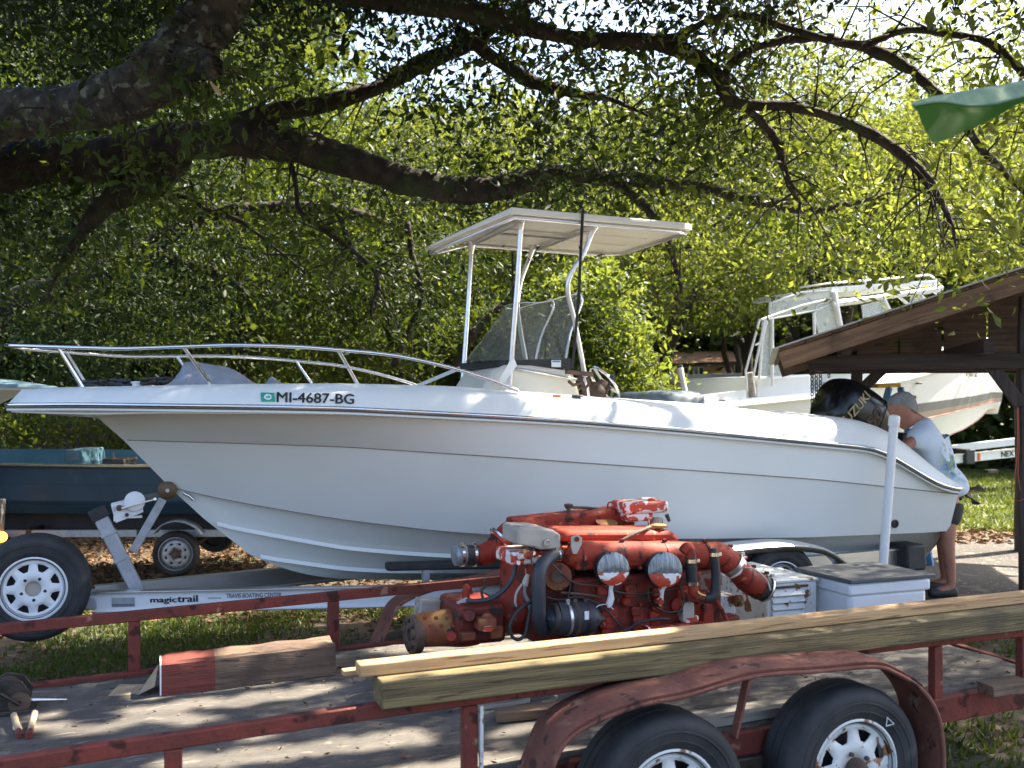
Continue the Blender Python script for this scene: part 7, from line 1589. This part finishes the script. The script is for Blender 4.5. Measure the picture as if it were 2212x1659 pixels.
v = uc(2300, 975, 1.15); b = MB(); b.bar(v, Vector((v[0], v[1], .2)), .06, .06); b.build('jack_post', MAT['galv'], ct)
# step ladder behind the man
c0 = P(1922, 865, 10.6); LD = Fr(c0.x, c0.y, 10.0); ld = fthing('step_ladder', 'yellow-topped blue step ladder behind the black motor', 'ladder', LD); ul = lambda px, py, t=0.0: LD.uv(px, py, t)
b = MB(); b.hexa([ul(1894, 838), ul(1948, 836), ul(1948, 836) + Vector((0, .22, 0)), ul(1894, 838) + Vector((0, .22, 0)), ul(1897, 829), ul(1946, 827), ul(1946, 827) + Vector((0, .2, 0)), ul(1897, 829) + Vector((0, .2, 0))]); b.build('ladder_top', MAT['yellow'], ld, bevel=.01)
g_ = float(gz(*LD.world(ul(1922, 865))[:2]))
for px0, px1, t in ((1921, 1906, .0), (1945, 1953, .0), (1921, 1906, .2), (1945, 1953, .2)):
    a = ul(px0, 837, t); e = ul(px1, 837, t); e = Vector((a[0] + (e[0] - a[0]) * 3.0, t + (-.35 if t < .1 else .55), g_ - .02)); b = MB(); b.bar(a, e, .03, .07); b.build('ladder_rail', MAT['blue_rail'], ld, bevel=.004)
for i in range(1, 6):
    f = i / 6.2; z = ul(1922, 837)[2] * (1 - f) + g_ * f; a = ul(1921, 837); e = ul(1945, 837); dx = .075 * f * 3; b = MB(); b.bar(Vector((a[0] - dx, -.35 * f, z)), Vector((e[0] + dx, -.35 * f, z)), .08, .025); b.build('ladder_step', MAT['alu'], ld)

# ------------------------------------------------------------------ house, saw horse and mooring pole behind
c0 = P(1420, 865, 23.0); HS = Fr(c0.x, c0.y, 2.0); hs_ = fthing('house', 'tan house with brown shingled roof behind the saw horse', 'house', HS); uh = lambda px, py, t=0.0: HS.uv(px, py, t)
z0, z1 = -.2, uh(1500, 787)[2]; xa, xb = uh(1430, 800)[0], uh(1590, 800)[0]
b = MB(); b.box(((xa + xb) / 2, 2.6, (z0 + z1) / 2), (xb - xa, 5, z1 - z0)); b.build('wall', MAT['tan_wall'], hs_)
ra, rb, rc_, rd = uh(1404, 790, -.4), uh(1592, 783, -.4), uh(1583, 762, .9), uh(1425, 764, .9)
nrow = 6
for i in range(nrow):
    f0_, f1_ = i / nrow, (i + 1) / nrow; b = MB(); q0, q1, q2, q3 = ra.lerp(rd, f0_), rb.lerp(rc_, f0_), rb.lerp(rc_, f1_), ra.lerp(rd, f1_); b.prism([q0, q1, q2, q3], (0, 0, .03)); 
    for j in range(2): b.v[j] = tuple(Vector(b.v[j]) + Vector((0, 0, .02)))
    b.build('shingle_course', MAT['roof_brown'], hs_)
b = MB(); b.prism([ra + Vector((0, .02, -.06)), rb + Vector((0, .02, -.06)), rb + Vector((0, .02, .0)), ra + Vector((0, .02, .0))], (0, .03, 0)); b.build('fascia', MAT['shed_dark'], hs_); b = MB(); b.prism([rd, rc_, rc_ + Vector((0, 3, -.6)), rd + Vector((0, 3, -.6))], (0, 0, .04)); b.build('roof_slope', MAT['roof_brown'], hs_)
b = MB(); b.prism([uh(1452, 828, -.01), uh(1476, 828, -.01), uh(1476, 793, -.01), uh(1452, 793, -.01)], (0, .02, 0)); b.build('shutter', MAT['siding'], hs_)
wn_ = [uh(1477, 828, -.02), uh(1520, 826, -.02), uh(1520, 792, -.02), uh(1477, 794, -.02)]; b = MB(); b.prism(wn_, (0, .03, 0)); wd = b.build('window', MAT['glass'], hs_)
b = MB()
for px in (1477, 1487, 1498, 1509, 1520): b.bar(uh(px, 828, -.03), uh(px, 792, -.03), .025, .02, up=(0, 1, 0))
for py in (793, 810, 827): b.bar(uh(1477, py, -.03), uh(1520, py, -.03), .02, .025)
b.build('glazing_bars', MAT['siding'], wd); b = MB(); b.bar(uh(1578, 783, -.35), uh(1580, 850, -.35), .12, .12, up=(0, 1, 0)); b.build('porch_post', MAT['shed_dark'], hs_); b = MB(); b.bar(uh(1450, 846, -.3), uh(1590, 838, -.3), .06, .1); b.build('porch_rail', MAT['siding'], hs_)
b = MB()
for px in (1506, 1514, 1522, 1545): b.bar(uh(px, 842, -.4), uh(px, 900, -.4), .04, .04, up=(0, 1, 0))
b.build('porch_balusters', MAT['yellow'], hs_)
# white sided house part seen behind the steering wheel
b = MB(); b.box(((uh(1322, 800)[0] + uh(1420, 800)[0]) / 2, 2.4, (z0 + uh(1340, 795)[2]) / 2), (uh(1420, 800)[0] - uh(1322, 800)[0], 4.5, uh(1340, 795)[2] - z0)); b.build('side_wing', MAT['siding'], hs_)
for i in range(9): py = 800 + i * 8; b = MB(); b.bar(uh(1322, py, .13), uh(1420, py, .13), .015, .02); b.build('siding_board', MAT['siding'], hs_)
b = MB(); b.prism([uh(1362, 850, .10), uh(1385, 850, .10), uh(1385, 808, .10), uh(1362, 808, .10)], (0, .04, 0)); wd = b.build('window', MAT['glass'], hs_); b = MB()
for px in (1362, 1370, 1378, 1385): b.bar(uh(px, 850, .09), uh(px, 808, .09), .02, .02, up=(0, 1, 0))
for py in (808, 822, 836, 850): b.bar(uh(1362, py, .09), uh(1385, py, .09), .02, .02)
b.build('glazing_bars', MAT['siding'], wd)
c0 = P(1500, 865, 18.0); SW_ = Fr(c0.x, c0.y, 2.0); sw_ = fthing('saw_horse', 'grey weathered saw horse in front of the tan house', 'saw horse', SW_); uw = lambda px, py, t=0.0: SW_.uv(px, py, t)
b = MB(); b.bar(uw(1405, 820), uw(1602, 812), .10, .12); b.build('beam', MAT['grey_wood'], sw_, bevel=.008)
for px in (1430, 1470, 1590):
    for dx, dt in ((-24, -.3), (20, .3)):
        a = uw(px, 820); e = uw(px + dx, 900, 0); g_ = float(gz(*SW_.world(e)[:2])); b = MB(); b.bar(a, Vector((a[0] + (e[0] - a[0]) * 1.4, dt, g_ - .02)), .06, .09); b.build('leg', MAT['grey_wood'], sw_)
v0, v1 = P(1468, 789, 13.2), P(1490, 880, 13.2); pm = thing('mooring_pole', 'pale plastic guide pole leaning behind the larger grey cowling', 'pole', Vector((v1.x + (v1.x - v0.x) * 2.4, 13.2, .2)))
o_ = pm.location; b = MB(); b.tube([Vector((0, 0, 0)), v0 - o_], .036, n=12); b.build('pole', MAT['pvc'], pm, smooth=50); b = MB(); b.lathe([(.038, -.03), (.038, 0), (0, .004)], v0 - o_, (v0 - o_), n=12, caps=False); b.build('pole_cap', MAT['black'], pm)
# ------------------------------------------------------------------ the man bending over the motor
man = thing('person', 'grey-haired man in a pale blue printed T-shirt bending over the black motor at the stern', 'person', (P(2045, 865, 8.78).x, 8.78, float(gz(P(2045, 865, 8.78).x, 8.78))))
mo = man.location.copy(); g0 = mo.z
skin = M('tanned_skin', (0.40, 0.185, 0.115), rough=0.5, var=(0.34, 0.14, 0.09), vscale=14, spec=0.4)
skin_l = M('tanned_leg_skin', (0.20, 0.10, 0.06), rough=0.6, var=(0.15, 0.07, 0.045), vscale=14)
hairm = M('short_grey_hair', (0.165, 0.155, 0.14), rough=0.8, var=(0.30, 0.29, 0.28), vscale=7, bump=0.8, bscale=90)
shirt_m = M('pale_blue_shirt', (0.66, 0.73, 0.80), rough=0.9, var=(0.60, 0.67, 0.75), vscale=6, bump=0.25, bscale=6)
short_m = M('dark_shorts', (0.05, 0.045, 0.04), rough=0.9, var=(0.035, 0.03, 0.028), vscale=9)
W3 = lambda px, py, dY=0.0: P(px, py, 8.78 + dY) - mo
def skinned(name, verts, edges, radii, mat, parent, sub=2, root=0):
    me = bpy.data.meshes.new(name); me.from_pydata([tuple(v) for v in verts], edges, []); me.update()
    o = bpy.data.objects.new(name, me); COL.objects.link(o)
    sk = o.modifiers.new('skin', 'SKIN'); sk.use_smooth_shade = True; sk.branch_smoothing = .6
    for i, r in enumerate(radii):
        d = me.skin_vertices[0].data[i]; d.radius = r if isinstance(r, tuple) else (r, r); d.use_root = (i == root)
    s = o.modifiers.new('sub', 'SUBSURF'); s.levels = sub; s.render_levels = sub
    bpy.context.view_layer.update()
    m2 = bpy.data.meshes.new_from_object(o.evaluated_get(bpy.context.evaluated_depsgraph_get())); bpy.data.objects.remove(o)
    m2.shade_smooth(); m2.materials.clear(); m2.name = name; return link(name, m2, mat, parent)
pel = W3(2052, 1085); sp1 = W3(2043, 1040); sp2 = W3(2027, 992); ch = W3(2008, 948); nk = W3(1990, 912); nk2 = W3(1974, 903); hd0 = W3(1957, 893)
shn, shf = W3(1992, 938, -.19), W3(1988, 936, .20)
eln, wrn, hnn = W3(1944, 972, -.24), W3(1912, 958, -.02), W3(1894, 950, .04)
elf, wrf, hnf = W3(1940, 972, .26), W3(1914, 958, .20), W3(1896, 950, .16)
hipn, hipf = W3(2050, 1105, -.10), W3(2052, 1105, .10)
knn, knf = Vector((W3(2034, 1190).x, -.12, .50)), Vector((W3(2050, 1190).x, .14, .49))
ann, anf = Vector((W3(2042, 1190).x, -.13, .09)), Vector((W3(2060, 1190).x, .16, .09)); ton, tof = ann + Vector((-.19, -.02, -.06)), anf + Vector((-.19, .02, -.06))
V = [pel, sp1, sp2, ch, nk, nk2, hd0, shn, eln, wrn, hnn, shf, elf, wrf, hnf, hipn, knn, ann, ton, hipf, knf, anf, tof]
Ed = [(0, 1), (1, 2), (2, 3), (3, 4), (4, 5), (5, 6), (3, 7), (7, 8), (8, 9), (9, 10), (3, 11), (11, 12), (12, 13), (13, 14), (0, 15), (15, 16), (16, 17), (17, 18), (0, 19), (19, 20), (20, 21), (21, 22)]
Rd = [.13, .115, .11, .10, .062, .062, .07, .052, .044, .034, .036, .052, .046, .034, .036, .095, .062, .042, .038, .095, .062, .042, .038]
skinned('body', V, Ed, Rd, skin, man)
# fingers of both hands closing on the motor
for hnd, sgn in ((hnn, -1), (hnf, 1)):
    d = Vector((-1, 0, -.25)).normalized()
    for j, (L, off) in enumerate(((.075, -.030), (.085, -.010), (.08, .011), (.062, .030))):
        base = hnd + d * .03 + Vector((0, off, .004)); skinned('finger', [base, base + d * L * .5 + Vector((0, 0, .006)), base + d * L * .8 + Vector((0, 0, -.022)), base + d * L * .82 + Vector((0, 0, -.05))], [(0, 1), (1, 2), (2, 3)], [.0095, .0088, .0082, .0072], skin, man, 1)
    tb2 = hnd + Vector((.02, -sgn * .03, -.005)); skinned('thumb', [tb2, tb2 + Vector((-.03, -sgn * .025, -.012)), tb2 + Vector((-.065, -sgn * .02, -.028))], [(0, 1), (1, 2)], [.012, .0105, .009], skin, man, 1)
# head: profile loft turned to face the motor (towards -x), tilted down
hx = (W3(1917, 935) - W3(1972, 890)); tilt = R(-32)
def headpt(f, s_, u_):       # forward, side, up in head space
    v = Vector((-f, s_, u_)); v.rotate(Matrix.Rotation(tilt, 3, 'Y')); return HC + v
HC = W3(1952, 886)
rows = []; HS_ = 1.24
for u_, fr, bk, wd in ((-.125, .055, -.015, .030), (-.115, .078, .02, .046), (-.09, .090, .045, .058), (-.06, .092, .068, .066), (-.03, .088, .088, .071), (0, .094, .100, .075), (.03, .098, .106, .077), (.06, .094, .105, .075), (.09, .078, .092, .066), (.112, .050, .065, .047), (.124, .018, .028, .02)):
    row = []
    for k in range(20):
        q = 2 * math.pi * k / 20; c, s_ = math.cos(q), math.sin(q); f = (fr if c > 0 else bk) * c
        if c > .93 and -.05 < u_ < .03: f += .012 * (1 - abs(u_ + .02) / .05)       # nose bridge
        if .55 < c < .9 and abs(u_) < .012: f -= .006                                 # eye sockets
        row.append(headpt(f * HS_, s_ * wd * HS_, u_ * HS_))
    rows.append(row)
b = MB(); b.grid(rows, wrap=True); b.add(rows[0], [tuple(range(20))]); b.add(rows[-1], [tuple(range(19, -1, -1))]); hd = b.build('head', skin, man, smooth=180, sub=1)
nb = MB(); nb.prism([headpt(.10, 0, .012), headpt(.128, 0, -.035), headpt(.10, 0, -.042)], (0, .0, 0)) if 0 else None
b = MB(); b.add([headpt(.100, -.006, .02), headpt(.100, .006, .02), headpt(.130, 0, -.032), headpt(.098, -.019, -.042), headpt(.098, .019, -.042)], [(0, 1, 2), (0, 2, 3), (1, 4, 2), (2, 4, 3)]); b.build('nose', skin, hd, smooth=180)
for sg in (-1, 1):
    b = MB(); b.tube([headpt(-.002 + .020 * math.cos(q) - .006, sg * (.083 + .006 * math.sin(q)), -.012 + .034 * math.sin(q)) for q in np.linspace(0, 6.283, 15)[:-1]], .0075, n=6, closed=True); b.lathe([(0, .006), (.016, .004), (.02, -.004), (0, -.006)], headpt(-.006, sg * .08, -.012), (0, sg, 0), n=10, caps=False); b.build('ear', skin, hd, smooth=180)
    b = MB(); b.lathe([(0, .006), (.009, .004), (.012, 0), (0, -.006)], headpt(.088, sg * .034, .004), headpt(1, 0, 0) - headpt(0, 0, 0), n=10, caps=False); b.build('eye', MAT['gloss_black'], hd, smooth=180)
    b = MB(); b.bar(headpt(.099, sg * .018, .024), headpt(.086, sg * .052, .024), .008, .008); b.build('eyebrow', hairm, hd)
b = MB(); b.tube([headpt(.098, -.024, -.072), headpt(.104, 0, -.070), headpt(.098, .024, -.072)], .005, n=6); b.build('mouth', M('lips', (.30, .10, .08), rough=.5), hd, smooth=180)
hb_ = []
for u_, fr, bk, wd in ((-.058, -.052, .072, .0715), (-.03, -.040, .093, .0755), (.0, -.022, .106, .0785), (.03, .004, .112, .081), (.058, .062, .110, .0785), (.09, .083, .097, .0695), (.114, .054, .069, .050), (.128, .020, .031, .022)):
    row = []
    for k in range(32):
        q = 2 * math.pi * k / 32; c, s_ = math.cos(q), math.sin(q)
        f = max(bk * c, -bk) if c < 0 else (fr * c if fr > 0 else fr)
        w_ = wd * s_ if (c < 0 or fr > .02) else math.copysign(wd, s_)
        if c < 0: f = f if fr > 0 else min(f, fr) if abs(s_) < .999 else fr
        v = headpt(f * HS_, w_ * HS_, u_ * HS_); v += Vector((mnoise.noise(v * 60), mnoise.noise(v * 60 + Vector((5, 0, 0))), mnoise.noise(v * 60 + Vector((0, 9, 0))))) * .0045
        row.append(v)
    hb_.append(row)
b = MB(); b.grid([[p for k, p in enumerate(r) if 8 <= k <= 24] for r in hb_[:5]]); b.grid(hb_[4:], wrap=True); b.add(hb_[-1], [tuple(range(31, -1, -1))]); h_ = b.build('hair', hairm, man, smooth=180)
# T-shirt with sleeves: a loose skin over the torso
shV = [W3(2048, 1052), sp1, sp2, ch, W3(1986, 908), shn, shn.lerp(eln, .55), shf, shf.lerp(elf, .55), W3(2052, 1078)]
skinned('shirt', shV, [(9, 0), (0, 1), (1, 2), (2, 3), (3, 4), (3, 5), (5, 6), (3, 7), (7, 8)], [.185, .178, .172,   .168, .105, .115, .088, .112, .088, .188], shirt_m, man, 2, root=2)
# print on the back: loose blue, green and yellow patches
nt = shirt_m.node_tree; N = nt.nodes; L = nt.links; bs = N['Principled BSDF']
tc = N.new('ShaderNodeTexCoord'); ctr = W3(2042, 985, -.05)
vm = N.new('ShaderNodeVectorMath'); vm.operation = 'DISTANCE'; L.new(tc.outputs['Object'], vm.inputs[0]); vm.inputs[1].default_value = tuple(ctr + Vector((.10, 0, .04)))
mr = N.new('ShaderNodeMapRange'); mr.inputs['From Min'].default_value = .30; mr.inputs['From Max'].default_value = .20; L.new(vm.outputs['Value'], mr.inputs['Value'])
nz = N.new('ShaderNodeTexNoise'); nz.inputs['Scale'].default_value = 13; nz.inputs['Detail'].default_value = 4; L.new(tc.outputs['Object'], nz.inputs['Vector'])
cr = N.new('ShaderNodeValToRGB'); L.new(nz.outputs['Fac'], cr.inputs['Fac']); E_ = cr.color_ramp.elements; E_[0].position = .40; E_[0].color = (.03, .12, .30, 1); E_[1].position = .62; E_[1].color = (.10, .30, .34, 1)
for pos, c in ((.46, (.06, .25, .42, 1)), (.52, (.12, .33, .20, 1)), (.57, (.55, .33, .06, 1))): e_ = E_.new(pos); e_.color = c
n2 = N.new('ShaderNodeTexNoise'); n2.inputs['Scale'].default_value = 9; n2.inputs['Detail'].default_value = 5; L.new(tc.outputs['Object'], n2.inputs['Vector'])
m3 = N.new('ShaderNodeMapRange'); m3.inputs['From Min'].default_value = .47; m3.inputs['From Max'].default_value = .53; L.new(n2.outputs['Fac'], m3.inputs['Value'])
ml = N.new('ShaderNodeMath'); ml.operation = 'MULTIPLY'; L.new(mr.outputs['Result'], ml.inputs[0]); L.new(m3.outputs['Result'], ml.inputs[1])
mx = N.new('ShaderNodeMix'); mx.data_type = 'RGBA'; I = [q for q in mx.inputs if q.type == 'RGBA']; L.new(bs.inputs['Base Color'].links[0].from_socket, I[0]); L.new(cr.outputs['Color'], I[1]); L.new(ml.outputs['Value'], mx.inputs['Factor']); L.new([q for q in mx.outputs if q.type == 'RGBA'][0], bs.inputs['Base Color'])
# shorts and shoes
skinned('shorts', [pel + Vector((0, 0, .03)), pel, hipn, hipn.lerp(knn, .62), hipf, hipf.lerp(knf, .62)], [(0, 1), (1, 2), (2, 3), (1, 4), (4, 5)], [(.175, .15), (.175, .155), .125, .105, .125, .105], short_m, man, 2, root=1)
for a, t_ in ((ann, ton), (anf, tof)): skinned('shoe', [a + Vector((.05, 0, -.05)), a + Vector((-.04, 0, -.045)), t_ + Vector((-.03, 0, .01))], [(0, 1), (1, 2)], [.05, .052, .04], MAT['black'], man, 2, root=1)

for o in bpy.data.objects:
    if o.parent is None and o.name.split('.')[0] == 'boat': o['group'] = 'boats parked in the yard'
    if o.parent is None and o.name.split('.')[0] == 'boat_trailer': o['group'] = 'boat trailers in the yard'
